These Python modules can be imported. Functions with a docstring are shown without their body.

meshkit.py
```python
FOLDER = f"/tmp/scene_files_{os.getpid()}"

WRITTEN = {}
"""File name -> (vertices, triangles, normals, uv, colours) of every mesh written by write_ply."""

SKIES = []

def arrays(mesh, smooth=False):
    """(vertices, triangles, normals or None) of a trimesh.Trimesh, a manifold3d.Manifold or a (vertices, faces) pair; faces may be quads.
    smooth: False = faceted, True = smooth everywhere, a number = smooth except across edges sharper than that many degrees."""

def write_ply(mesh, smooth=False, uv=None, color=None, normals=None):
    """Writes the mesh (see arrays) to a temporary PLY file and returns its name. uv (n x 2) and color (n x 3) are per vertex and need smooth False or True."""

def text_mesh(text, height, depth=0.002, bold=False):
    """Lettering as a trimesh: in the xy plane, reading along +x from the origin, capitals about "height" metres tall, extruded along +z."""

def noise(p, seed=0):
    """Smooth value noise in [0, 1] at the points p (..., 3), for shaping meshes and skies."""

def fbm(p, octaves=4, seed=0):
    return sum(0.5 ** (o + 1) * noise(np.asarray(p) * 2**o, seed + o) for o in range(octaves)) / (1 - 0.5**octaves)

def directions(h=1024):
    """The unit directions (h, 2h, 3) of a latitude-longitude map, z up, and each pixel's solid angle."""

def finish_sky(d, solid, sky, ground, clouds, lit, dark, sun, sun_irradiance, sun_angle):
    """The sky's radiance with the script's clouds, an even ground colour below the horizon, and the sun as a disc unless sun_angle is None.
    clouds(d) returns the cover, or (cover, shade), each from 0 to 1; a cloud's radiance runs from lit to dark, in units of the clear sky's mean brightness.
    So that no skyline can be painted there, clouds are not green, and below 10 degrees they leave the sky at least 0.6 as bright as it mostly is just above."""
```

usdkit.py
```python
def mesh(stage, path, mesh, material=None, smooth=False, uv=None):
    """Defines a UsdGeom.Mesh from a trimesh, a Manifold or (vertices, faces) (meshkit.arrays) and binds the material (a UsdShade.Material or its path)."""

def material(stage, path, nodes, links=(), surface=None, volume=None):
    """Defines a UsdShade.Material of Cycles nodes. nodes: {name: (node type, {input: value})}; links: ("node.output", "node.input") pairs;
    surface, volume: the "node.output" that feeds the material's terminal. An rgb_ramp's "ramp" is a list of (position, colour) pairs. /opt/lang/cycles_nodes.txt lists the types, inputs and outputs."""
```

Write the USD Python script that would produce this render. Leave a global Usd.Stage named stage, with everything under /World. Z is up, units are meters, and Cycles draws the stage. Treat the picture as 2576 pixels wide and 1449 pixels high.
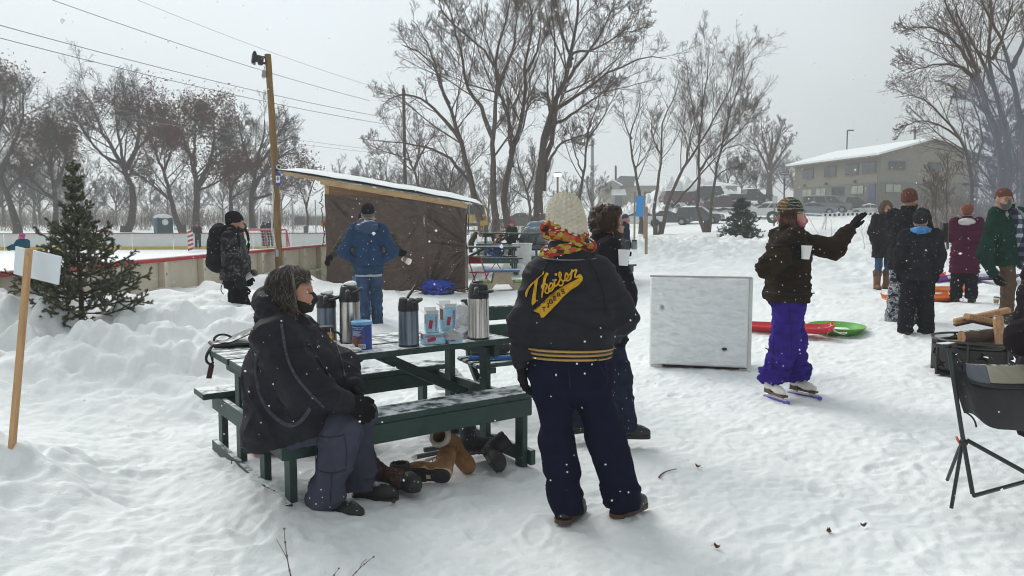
import math,random,numpy as np,trimesh,manifold3d,usdkit,meshkit
from scipy.interpolate import RBFInterpolator
from scipy.spatial import cKDTree
from shapely.geometry import Polygon,LineString,Point,box as sbox
from shapely import affinity,union_all
from pxr import Usd,UsdGeom,UsdLux,UsdShade,Gf,Sdf,Vt
stage=Usd.Stage.CreateInMemory()
UsdGeom.SetStageUpAxis(stage,'Z');UsdGeom.SetStageMetersPerUnit(stage,1.0)
UsdGeom.Xform.Define(stage,'/World');UsdGeom.Scope.Define(stage,'/World/Looks')
PI=math.pi
# camera
EYE=np.array([0,0,1.6]);PITCH=math.radians(4.87);FPX=1874.0
cam=UsdGeom.Camera.Define(stage,'/World/camera')
cam.AddTranslateOp().Set(Gf.Vec3d(0,0,1.6));cam.AddRotateXOp().Set(90-math.degrees(PITCH))
cam.CreateHorizontalApertureAttr(36.0);cam.CreateVerticalApertureAttr(20.25)
cam.CreateFocalLengthAttr(36.0*FPX/2576);cam.CreateClippingRangeAttr(Gf.Vec2f(0.05,2000))
cam.CreateExposureAttr(0.82)
# sky and sun (overcast, snowing)
SUN_EL,SUN_AZ=math.radians(38),math.radians(-35)
sundir=np.array([math.sin(SUN_AZ)*math.cos(SUN_EL),math.cos(SUN_AZ)*math.cos(SUN_EL),math.sin(SUN_EL)])
sky=UsdLux.DomeLight.Define(stage,'/World/sky')
skym=usdkit.material(stage,'/World/Looks/overcast_sky',{'tc':('texture_coordinate',{}),'s':('sky_texture',{'sky_type':'single_scattering','sun_disc':False,'sun_elevation':SUN_EL,'sun_rotation':SUN_AZ}),'dot':('vector_math',{'math_type':'dot_product','vector2':tuple(sundir)}),'glow':('map_range',{'from_min':-0.1,'from_max':1.0,'to_min':0.0,'to_max':1.0,'clamp':True}),'n':('noise_texture',{'scale':1.6,'detail':3,'roughness':0.5}),'nr':('map_range',{'from_min':0.3,'from_max':0.7,'to_min':-0.10,'to_max':0.10}),'add':('math',{'math_type':'add'}),'cr':('rgb_ramp',{'ramp':[(0,(2.1,2.22,2.18)),(0.30,(2.7,2.87,2.84)),(0.62,(4.6,4.93,5.02)),(1,(5.8,6.3,6.55))]}),'mix':('mix',{'fac':0.97}),'bg':('background_shader',{'strength':0.1})},[('tc.generated','dot.vector1'),('dot.value','glow.value'),('tc.generated','n.vector'),('n.fac','nr.value'),('glow.result','add.value1'),('nr.result','add.value2'),('add.value','cr.fac'),('s.color','mix.color1'),('cr.color','mix.color2'),('mix.color','bg.color')],surface='bg.background')
UsdShade.MaterialBindingAPI.Apply(sky.GetPrim()).Bind(skym)
sun=UsdLux.DistantLight.Define(stage,'/World/sun')
sun.CreateIntensityAttr(0.34);sun.CreateAngleAttr(36.0);sun.CreateNormalizeAttr(True);sun.CreateColorAttr(Gf.Vec3f(1.0,0.97,0.92))
sun.AddRotateZOp().Set(-math.degrees(SUN_AZ));sun.AddRotateXOp().Set(-(90-math.degrees(SUN_EL)))
# helpers: picture geometry (pixels of the 2576 wide view -> points in the world)
_c,_s=math.cos(PITCH),math.sin(PITCH)
def ray(px,py):
 x,u=(px-1288)/FPX,(724.5-py)/FPX
 return np.array([x,_c+u*_s,u*_c-_s])
def at_y(px,py,Y):d=ray(px,py);return EYE+d*(Y/d[1])
def at_z(px,py,Z):d=ray(px,py);return EYE+d*((Z-1.6)/d[2])
# helpers: naming and tagging
_names={}
def numbered(parent,name):
 k=(parent,name);n=_names.get(k,0);_names[k]=n+1
 return f'{parent}/{name}' if n==0 else f'{parent}/{name}_{n:03d}'
def tag(o,label=None,cat=None,group=None,kind=None):
 o=o.GetPrim()if hasattr(o,'GetPrim')else o
 for k,v in(('label',label),('category',cat),('group',group),('kind',kind)):
  if v:o.SetCustomDataByKey(k,v)
 return o
class Thing:
 """an Xform at the thing's base; parts are meshes given in world space (W) or in its own space (L)"""
 def __init__(s,name,label,cat,loc=(0,0,0),rz=0.0,group=None,kind=None,sc=1.0):
  s.path=numbered('/World',name);x=UsdGeom.Xform.Define(stage,s.path)
  s.loc=np.array(loc,float);s.rz=rz;s.sc=sc
  x.AddTranslateOp().Set(Gf.Vec3d(*map(float,loc)))
  if rz:x.AddRotateZOp().Set(math.degrees(rz))
  if sc!=1.0:x.AddScaleOp().Set(Gf.Vec3f(sc,sc,sc))
  s.prim=tag(x,label,cat,group,kind);s.xf=x
 def L(s,name,mesh,mat,under=None,smooth=30,label=None,kind=None):
  p=numbered(under or s.path,name)
  o=usdkit.mesh(stage,p,mesh,mat,smooth=smooth);tag(o,label,kind=kind);return p
 def W(s,name,mesh,mat,under=None,smooth=30,label=None,kind=None):
  m=as_tm(mesh).copy();v=np.asarray(m.vertices)-s.loc
  if s.rz:
   c,q=math.cos(-s.rz),math.sin(-s.rz);v=v@np.array([[c,-q,0],[q,c,0],[0,0,1]]).T
  m.vertices=v/s.sc;return s.L(name,m,mat,under,smooth,label,kind)
 def toworld(s,p):
  c,q=math.cos(s.rz),math.sin(s.rz)
  return(np.asarray(p,float)*s.sc)@np.array([[c,-q,0],[q,c,0],[0,0,1]]).T+s.loc
 def curves(s,name,pts,widths,mat,under=None,kind=None):
  p=numbered(under or s.path,name);b=UsdGeom.BasisCurves.Define(stage,p)
  b.CreateTypeAttr('linear');b.CreateCurveVertexCountsAttr(Vt.IntArray([len(q)for q in pts]))
  allp=np.vstack(pts).astype(np.float32)
  b.CreatePointsAttr(Vt.Vec3fArray.FromNumpy(allp));w=np.asarray(widths,np.float32)
  b.CreateWidthsAttr(Vt.FloatArray.FromNumpy(np.full(len(allp),w,np.float32)if w.ndim==0 else w));b.SetWidthsInterpolation('vertex')
  UsdShade.MaterialBindingAPI.Apply(b.GetPrim()).Bind(mat);tag(b,kind=kind);return p
def copy_of(src,name,label,loc,rz=0.0,sc=1.0,group=None,cat=None):
 p=numbered('/World',name);x=UsdGeom.Xform.Define(stage,p)
 x.GetPrim().GetReferences().AddInternalReference(src.path);x.GetPrim().SetInstanceable(True)
 x.ClearXformOpOrder();x.AddTranslateOp().Set(Gf.Vec3d(*map(float,loc)))
 r=x.AddRotateZOp();r.Set(math.degrees(rz))
 k=x.AddScaleOp();k.Set(Gf.Vec3f(*([float(sc)]*3 if np.ndim(sc)==0 else map(float,sc))))
 tag(x,label,cat or src.prim.GetCustomDataByKey('category'),group or src.prim.GetCustomDataByKey('group'));return p
def structure(name,mesh,mat,smooth=30,kind='structure',label=None,cat=None):
 p=numbered('/World',name);o=usdkit.mesh(stage,p,mesh,mat,smooth=smooth);return tag(o,label,cat,kind=kind)
tag(sky,'pale grey overcast sky while light snow falls','sky',kind='structure')
# helpers: meshes
def as_tm(m):
 if isinstance(m,trimesh.Trimesh):return m
 v,f,_=meshkit.arrays(m);return trimesh.Trimesh(v,f,process=False)
cat=lambda ms:trimesh.util.concatenate([as_tm(m)for m in ms])
def T(m,loc=(0,0,0),rot=(0,0,0),sc=None):
 m=as_tm(m).copy()
 if sc is not None:m.apply_scale(sc)
 if any(rot):m.apply_transform(trimesh.transformations.euler_matrix(*rot))
 m.apply_translation(loc);return m
def bx(size,loc=(0,0,0),rot=(0,0,0),b=0.0):
 """box with chamfered edges"""
 x,y,z=[s/2 for s in size]
 if b<=0:m=trimesh.creation.box(size)
 else:
  b=min(b,x*.9,y*.9,z*.9);pts=[]
  for sx in(-1,1):
   for sy in(-1,1):
    for sz in(-1,1):
     pts+=[(sx*(x-b),sy*(y-b),sz*z),(sx*(x-b),sy*y,sz*(z-b)),(sx*x,sy*(y-b),sz*(z-b))]
  m=as_tm(manifold3d.Manifold.hull_points(pts))
 return T(m,loc,rot)
def beam(a,b,w,h,up=(0,0,1),ch=0.003):
 """a board from a to b, w wide (sideways), h high (along up)"""
 a,b=np.asarray(a,float),np.asarray(b,float);d=b-a;L=np.linalg.norm(d);d/=L
 s=np.cross(d,up);s/=np.linalg.norm(s);u=np.cross(s,d)
 m=bx((L,w,h),b=ch);M=np.eye(4);M[:3,0],M[:3,1],M[:3,2],M[:3,3]=d,s,u,(a+b)/2
 if np.linalg.det(M[:3,:3])<0:M[:3,1]*=-1
 m.apply_transform(M);return m
def tube(pts,r,n=8,caps=True):
 """tube along a polyline with radius r (number or one per point)"""
 p=np.asarray(pts,float);r=np.broadcast_to(r,len(p)).astype(float)
 t=np.gradient(p,axis=0);t/=np.maximum(np.linalg.norm(t,axis=1,keepdims=True),1e-9)
 ref=np.array([0,0,1.0])if abs(t[:,2]).mean()<.8 else np.array([1.0,0,0])
 s=np.cross(t,ref);s/=np.maximum(np.linalg.norm(s,axis=1,keepdims=True),1e-9);u=np.cross(s,t)
 a=np.arange(n)*2*PI/n
 v=p[:,None]+r[:,None,None]*(np.cos(a)[None,:,None]*s[:,None]+np.sin(a)[None,:,None]*u[:,None])
 k=len(p);i=np.arange(k-1)[:,None]*n;j=np.arange(n)[None];j2=(j+1)%n
 f=np.concatenate([np.stack([i+j,i+j2,i+n+j2],-1).reshape(-1,3),np.stack([i+j,i+n+j2,i+n+j],-1).reshape(-1,3)])
 v=v.reshape(-1,3)
 if caps:
  v=np.vstack([v,p[0],p[-1]]);c0,c1=k*n,k*n+1;j=np.arange(n);j2=(j+1)%n
  f=np.vstack([f,np.stack([np.full(n,c0),j2,j],-1),np.stack([np.full(n,c1),(k-1)*n+j,(k-1)*n+j2],-1)])
 return trimesh.Trimesh(v,f[:,::-1],process=False)
def lathe(prof,n=32):
 """closed revolve of (r, z) points about z"""
 p=np.asarray(prof,float);a=np.arange(n)*2*PI/n
 v=np.stack([p[:,0,None]*np.cos(a),p[:,0,None]*np.sin(a),np.broadcast_to(p[:,1,None],(len(p),n))],-1).reshape(-1,3)
 i=np.arange(len(p)-1)[:,None]*n;j=np.arange(n)[None];j2=(j+1)%n
 f=np.concatenate([np.stack([i+j,i+j2,i+n+j2],-1).reshape(-1,3),np.stack([i+j,i+n+j2,i+n+j],-1).reshape(-1,3)])
 return trimesh.Trimesh(v,f,process=True)
def extr(poly,d):
 return cat([trimesh.creation.extrude_polygon(g,d,engine='earcut')for g in getattr(poly,'geoms',[poly])])
def cyl(a,b,r,n=12):return tube([a,b],r,n)
def arc(c,r,a0,a1,n,plane='xz'):
 a=np.linspace(a0,a1,n);z=np.zeros(n);x,y=r*np.cos(a),r*np.sin(a)
 return np.asarray(c)+{'xz':np.stack([x,z,y],-1),'xy':np.stack([x,y,z],-1),'yz':np.stack([z,x,y],-1)}[plane]
def smooth_path(pts,n=24):
 from scipy.interpolate import CubicSpline
 p=np.asarray(pts,float);t=np.r_[0,np.cumsum(np.linalg.norm(np.diff(p,axis=0),axis=1))]
 return CubicSpline(t,p)(np.linspace(0,t[-1],n))
def sheet(P,thick=0.0):
 """surface through a grid of points (n, m, 3); thick gives it a back"""
 n,m=P.shape[:2];v=P.reshape(-1,3);i=np.arange(n-1)[:,None]*m;j=np.arange(m-1)[None]
 f=np.concatenate([np.stack([i+j,i+j+1,i+m+j+1],-1).reshape(-1,3),np.stack([i+j,i+m+j+1,i+m+j],-1).reshape(-1,3)])
 mesh=trimesh.Trimesh(v,f,process=False)
 if thick:
  nrm=np.asarray(mesh.vertex_normals);w=v-nrm*thick;k=n*m
  e=np.r_[np.arange(m),np.arange(1,n)*m+m-1,(n-1)*m+np.arange(m-2,-1,-1),np.arange(n-2,0,-1)*m];e2=np.roll(e,-1)
  side=np.vstack([np.stack([e,e+k,e2+k],-1),np.stack([e,e2+k,e2],-1)])
  mesh=trimesh.Trimesh(np.vstack([v,w]),np.vstack([f,f[:,::-1]+k,side]),process=False)
 return mesh
def grainy(m,amp,freq,seed=0,octaves=3,stretch=(1,1,1)):
 """push the vertices along their normals by noise"""
 m=as_tm(m);v=np.asarray(m.vertices);d=(meshkit.fbm(v*freq*np.asarray(stretch),octaves,seed)-.5)*2*amp
 return trimesh.Trimesh(v+np.asarray(m.vertex_normals)*d[:,None],m.faces,process=False)
 # helpers: shapes given as distance fields, meshed by surface nets
def cone(a,b,r1,r2,sq=None):
 a,b=np.asarray(a,np.float32),np.asarray(b,np.float32);ba=b-a;L=max(float(ba@ba),1e-9)
 def f(p):
  q=p-a;t=np.clip((q@ba)/L,0,1);w=q-t[:,None]*ba
  if sq is not None:w=w*np.asarray(sq,np.float32)
  return np.sqrt((w*w).sum(1))-(r1+(r2-r1)*t)
 f.b=(np.minimum(a,b)-max(r1,r2)*1.6,np.maximum(a,b)+max(r1,r2)*1.6);return f
def ell(c,r,R=None):
 c,r=np.asarray(c,np.float32),np.asarray(r,np.float32)
 def f(p):
  q=p-c
  if R is not None:q=q@np.asarray(R,np.float32)
  k=np.sqrt(((q/r)**2).sum(1));k2=np.sqrt(((q/(r*r))**2).sum(1));return k*(k-1)/np.maximum(k2,1e-6)
 m=r.max();f.b=(c-m,c+m);return f
def loft(secs,cap0=True,power=2.0):
 """upright body with elliptical sections (z, cx, cy, rx, ry)"""
 S=np.asarray(secs,float);S=S[np.argsort(S[:,0])]
 from scipy.interpolate import PchipInterpolator
 I=PchipInterpolator(S[:,0],S[:,1:])
 zz=np.linspace(S[0,0],S[-1,0],200);tab=I(zz)
 def f(p):
  z=np.clip(p[:,2],S[0,0],S[-1,0]);cx,cy,rx,ry=[np.interp(z,zz,tab[:,k])for k in range(4)]
  k=(np.abs((p[:,0]-cx)/rx)**power+np.abs((p[:,1]-cy)/ry)**power)**(1/power);d=(k-1)*np.minimum(rx,ry)
  return np.maximum(d,np.maximum(S[0,0]-p[:,2],p[:,2]-S[-1,0]))
 M=S[:,3:].max();f.b=(np.array([S[:,1].min()-S[:,3].max(),S[:,2].min()-S[:,4].max(),S[0,0]]),np.array([S[:,1].max()+S[:,3].max(),S[:,2].max()+S[:,4].max(),S[-1,0]]));return f
def smin(a,b,k):
 h=np.maximum(k-np.abs(a-b),0)/k;return np.minimum(a,b)-h*h*k*.25
def nets(fs,h,k=0.03,cuts=(),holes=(),lo=None,hi=None):
 """mesh of the smooth union of fs; cuts: half spaces (point, normal) that keep the side against the normal; holes: fields taken away"""
 fs=list(fs)
 b0=np.min([f.b[0]for f in fs],0)-2.5*h;b1=np.max([f.b[1]for f in fs],0)+2.5*h
 if lo is not None:b0=np.maximum(b0,lo)
 if hi is not None:b1=np.minimum(b1,hi)
 n=np.ceil((b1-b0)/h).astype(int)+1
 ax=[(b0[i]+h*np.arange(n[i])).astype(np.float32)for i in range(3)]
 D=np.full(n,9.0,np.float32)
 for f in fs:
  i0=np.clip(((f.b[0]-.06-b0)/h).astype(int),0,n-1);i1=np.clip(np.ceil((f.b[1]+.06-b0)/h).astype(int)+1,1,n)
  g=np.stack(np.meshgrid(*[ax[i][i0[i]:i1[i]]for i in range(3)],indexing='ij'),-1);sh=g.shape[:3]
  if 0 in sh:continue
  d=f(g.reshape(-1,3)).reshape(sh);sl=tuple(slice(i0[i],i1[i])for i in range(3));D[sl]=smin(D[sl],d,k)
 if cuts or holes:
  g=np.stack(np.meshgrid(*ax,indexing='ij'),-1).reshape(-1,3);d=D.reshape(-1)
  for c,nn in cuts:
   nn=np.asarray(nn,float)/np.linalg.norm(nn);d=np.maximum(d,((g-np.asarray(c))@nn).astype(np.float32))
  for f in holes:
   hh=-f(g);kk=.012;d=-smin(-d,-hh,kk)
  D=d.reshape(n).astype(np.float32)
 D[0],D[-1]=np.maximum(D[0],h),np.maximum(D[-1],h);D[:,0],D[:,-1]=np.maximum(D[:,0],h),np.maximum(D[:,-1],h);D[:,:,0],D[:,:,-1]=np.maximum(D[:,:,0],h),np.maximum(D[:,:,-1],h)
 return _surface(D,b0,h)
def _surface(D,b0,h):
 ins=D<0;n=np.array(D.shape)
 acc=np.zeros((*(n-1),3),np.float32);cnt=np.zeros(n-1,np.float32)
 cs=[(a,b,c)for a in(0,1)for b in(0,1)for c in(0,1)]
 sl=lambda o:tuple(slice(o[i],n[i]-1+o[i])for i in range(3))
 for ax in range(3):
  for o in cs:
   if o[ax]:continue
   o2=tuple(o[i]+(i==ax)for i in range(3));A,B=D[sl(o)],D[sl(o2)];x=(A<0)!=(B<0)
   t=np.where(x,A/np.where(x,A-B,1),0)
   for i in range(3):acc[...,i]+=np.where(x,(t if i==ax else o[i]),0)
   cnt+=x
 act=cnt>0;idx=np.full(n-1,-1,np.int64);idx[act]=np.arange(act.sum())
 cell=np.argwhere(act);v=b0+h*(cell+acc[act]/cnt[act][:,None])
 faces=[]
 for ax in range(3):
  o1,o2=[i for i in range(3)if i!=ax]
  s0=[slice(1,n[i]-1)for i in range(3)];s0[ax]=slice(0,n[ax]-1);s1=list(s0);s1[ax]=slice(1,n[ax])
  a,b=ins[tuple(s0)],ins[tuple(s1)];q=np.argwhere(a!=b);flip=a[a!=b]
  off=np.ones(3,int);off[ax]=0;q=q+off
  def I(d1,d2):
   c=q.copy();c[:,o1]+=d1;c[:,o2]+=d2;return idx[c[:,0],c[:,1],c[:,2]]
  quad=np.stack([I(-1,-1),I(0,-1),I(0,0),I(-1,0)],-1)
  if ax==1:flip=~flip
  quad[~flip]=quad[~flip][:,::-1];faces.append(quad)
 Q=np.vstack(faces);Q=Q[(Q>=0).all(1)]
 return trimesh.Trimesh(v,np.vstack([Q[:,[0,1,2]],Q[:,[0,2,3]]]),process=False)
def taubin(m,it=6):
 return trimesh.smoothing.filter_taubin(as_tm(m),iterations=it)if it else m
 # materials
_mats={}
def MAT(name,nodes,links,surface='p.BSDF',volume=None):
 if name not in _mats:_mats[name]=usdkit.material(stage,'/World/Looks/'+name,nodes,links,surface=surface,volume=volume)
 return _mats[name]
def lin(*c):return tuple(((x/255)/12.92 if x/255<.04045 else((x/255+.055)/1.055)**2.4)for x in c)
def plain(name,col,rough=.5,metal=0.0,var=.12,scale=8.0,bump=0.0,bscale=60.0,stretch=(1,1,1),spec=.5,wear=None,wearcol=(.3,.3,.3),coat=0.0,snow=0.0,sheen=0.0,flecks=0.0,fscale=38.0):
 """paint, wood, cloth, plastic or metal with uneven tone; snow: a dusting where it faces up; flecks: flakes caught on it"""
 if name in _mats:return _mats[name]
 a,b=tuple(max(0,c*(1-var))for c in col),tuple(min(1,c*(1+var))for c in col)
 N={'tc':('texture_coordinate',{}),'mp':('mapping',{'scale':stretch}),'n':('noise_texture',{'scale':scale,'detail':5,'roughness':.6}),'r':('rgb_ramp',{'ramp':[(.3,a),(.7,b)]}),'p':('principled_bsdf',{'roughness':rough,'metallic':metal,'specular_ior_level':spec,'coat_weight':coat,'sheen_weight':sheen,'sheen_roughness':.4})}
 Lk=[('tc.object','mp.vector'),('mp.vector','n.vector'),('n.fac','r.fac')];out='r.color'
 if wear is not None:
  N['wn']=('noise_texture',{'scale':14,'detail':8,'roughness':.7});N['wr']=('rgb_ramp',{'ramp':[(wear,(0,0,0)),(min(1,wear+.03),(1,1,1))]});N['wm']=('mix',{'color2':wearcol})
  Lk+=[('mp.vector','wn.vector'),('wn.fac','wr.fac'),('wr.color','wm.fac'),(out,'wm.color1')];out='wm.color'
 if flecks:
  N['v']=('voronoi_texture',{'scale':fscale});N['vr']=('rgb_ramp',{'ramp':[(.09,(1,1,1)),(.15,(0,0,0))]});N['wob']=('noise_texture',{'scale':fscale*2.2,'detail':3});N['wm_']=('math',{'math_type':'multiply_add','value2':-.22,'value3':.11});N['wa']=('math',{'math_type':'add'});N['sc']=('separate_color',{})
  N['pick']=('math',{'math_type':'greater_than','value2':1-flecks});N['fm']=('math',{'math_type':'multiply'});N['fx']=('mix',{'color2':(.82,.86,.9)})
  N['big']=('noise_texture',{'scale':5.0,'detail':2});N['bigr']=('map_range',{'from_min':.35,'from_max':.65,'to_min':-.12,'to_max':.12});N['badd']=('math',{'math_type':'add'})
  Lk+=[('tc.object','v.vector'),('tc.object','wob.vector'),('wob.fac','wm_.value1'),('wm_.value','wa.value1'),('v.distance','wa.value2'),('wa.value','vr.fac'),('v.color','sc.color'),('tc.object','big.vector'),('big.fac','bigr.value'),('sc.r','badd.value1'),('bigr.result','badd.value2'),('badd.value','pick.value1'),('vr.color','fm.value1'),('pick.value','fm.value2'),('fm.value','fx.fac'),(out,'fx.color1')];out='fx.color'
 if snow:
  N['g']=('geometry',{});N['gz']=('separate_xyz',{});N['sn']=('noise_texture',{'scale':11,'detail':6,'roughness':.62});N['zr']=('map_range',{'from_min':.45,'from_max':1.0,'to_min':-.45,'to_max':.0,'clamp':True})
  N['sa']=('math',{'math_type':'add'});N['sr']=('map_range',{'from_min':.5-snow*.4,'from_max':.66-snow*.4,'to_max':.85,'clamp':True});N['sm']=('mix',{'color2':(.8,.84,.87)})
  Lk+=[('g.normal','gz.vector'),('tc.object','sn.vector'),('gz.z','zr.value'),('sn.fac','sa.value1'),('zr.result','sa.value2'),('sa.value','sr.value'),('sr.result','sm.fac'),(out,'sm.color1')];out='sm.color'
 Lk.append((out,'p.base_color'))
 if bump:
  N['bn']=('noise_texture',{'scale':bscale,'detail':4,'roughness':.6});N['b']=('bump',{'strength':min(1.0,bump),'distance':.004})
  Lk+=[('mp.vector','bn.vector'),('bn.fac','b.height'),('b.normal','p.normal')]
 return MAT(name,N,Lk)
def cloth(name,col,flecks=.22,**k):
 k=dict(dict(rough=.9,var=.25,scale=14,bump=.6,bscale=90,spec=.06,flecks=flecks,snow=0.0),**k);return plain(name,col,**k)
 # ground: lie of the snow from points seen in the photograph
def P3(px,py,Y):return at_y(px,py,Y)
_cp=[(0,-3,0),(-5,-3,.05),(5,-3,.05),(-4,1.5,.1),(0,1,0),(4,1.5,0),(-1,3,0),(1,3,0),(3,3.2,0),(3,5,.02),(1,5,0),(1.5,7,0),(3,7,.02),(-1,5,0),(0,8,0),(-1,9,.0),(0,11,.04),(2,10,.05),(-1.0,4.25,.0),(-2.2,5.2,.02),(-2.6,5.9,.05),(-1.2,7.2,.0),(-3.4,5.4,.12),(0,6.5,0),(-2,7.0,.05),(0,14,.04),(2.5,14,.15),(-1,16,.03),(-4.5,4.0,.5),(-2.58,3.78,.44),(-2.95,3.9,.50),(-3.6,3.7,.5),(-2.7,3.45,.36),(-2.25,3.75,.27),(-1.95,3.85,.1),(-2.4,4.6,.10),(-2.1,3.9,.05),(-3.6,3.0,.45),(-5,6.5,.35)]
_px=[(725,1243,4.03),(662,1200,4.3),(610,1235,4.0),(590,1168,4.6),(350,808,7.2),(640,752,8.4),(500,785,7.7),(200,810,7.3),(100,785,7.4),(20,745,7.5),(-150,725,7.5),(200,800,8.0),(300,750,9.0),(450,742,10),(200,745,8.8),(300,885,6.7),(560,850,7.2),(100,850,6.5),(120,950,6.1),(420,940,6.5),(515,712,13.6),(425,722,12.2),(700,690,15.0),(760,690,16.0),(800,742,17.0),(780,700,15.0),(830,745,17.0),(1172,730,18.4),(1000,740,16.5),(1000,800,12.0),(720,745,11.2),(640,770,9.6),(780,800,10.0),(2260,830,9.8),(2300,852,9.5),(2215,728,14.2),(2430,762,12.1),(2540,812,9.9),(2576,900,8.0),(2150,850,9.9),(1900,830,10.0),(2800,800,10),(2700,760,13),(1640,620,25),(2100,640,22),(1860,601,35),(1700,600,36),(2000,600,34),(2065,572,42),(2200,572,42),(2450,590,30),(2600,600,25),(1760,563,76),(1650,568,70),(1920,552,80),(2080,541,85),(2200,537,88),(2350,525,90),(2500,510,95),(2000,522,99),(2700,505,100),(1900,500,96),(1740,489,98),(1690,508,96),(1560,542,96),(1530,560,100),(1600,508,118),(1850,500,118),(1480,566,90),(1400,574,70),(1300,575,68),(1187,580,58),(1250,594,31),(1370,598,31),(1150,600,31),(1230,722,19.5),(1330,690,21),(1215,612,25.5),(1300,610,27),(1450,615,27),(1590,640,23),(1590,690,17),(760,590,58),(760,566,80),(300,584,62),(0,584,64),(500,584,62),(-400,584,64),(640,584,62),(900,575,75)]
_cp=np.array(_cp+[tuple(P3(*q))for q in _px]+[(-60,145,2.4),(0,160,2.6),(60,160,6),(120,120,6),(-130,90,2.4),(-40,30,0),(-40,5,.2),(-20,-10,.2),(20,-10,.2),(60,10,.6),(40,40,1.5),(-200,200,2),(200,200,8),(0,350,3),(-300,0,1),(300,0,2),(0,-300,0),(-7.5,30,.0),(-20,46,.0),(-9,46,0)])
_rbf=RBFInterpolator(_cp[:,:2],_cp[:,2],kernel='linear',smoothing=.02)
RINK0,RINK1=np.array([-5.6,6.0]),np.array([-4.3,27.0])
def near_board_x(y):return RINK0[0]+(y-RINK0[1])*(RINK1[0]-RINK0[0])/(RINK1[1]-RINK0[1])
FAR_Y=48.2
def in_rink(x,y,m=0.0):return(x<near_board_x(y)-m)&(y<FAR_Y-m)&(y>-20)
def base_z(x,y):
 x,y=np.asarray(x,float).ravel(),np.asarray(y,float).ravel();z=np.empty(len(x))
 for i in range(0,len(x),40000):z[i:i+40000]=_rbf(np.stack([x[i:i+40000],y[i:i+40000]],1))
 z+=2.6*np.exp(-((x-22.5)/6.5)**2-((y-101)/4)**2)
 dk=np.clip((near_board_x(y)-x)/.35,0,1)*np.clip((FAR_Y+2.5-y)/2.5,0,1);inside=(y>-20)
 return np.where(inside,z*(1-dk)+(-.06)*dk,z)
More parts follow.
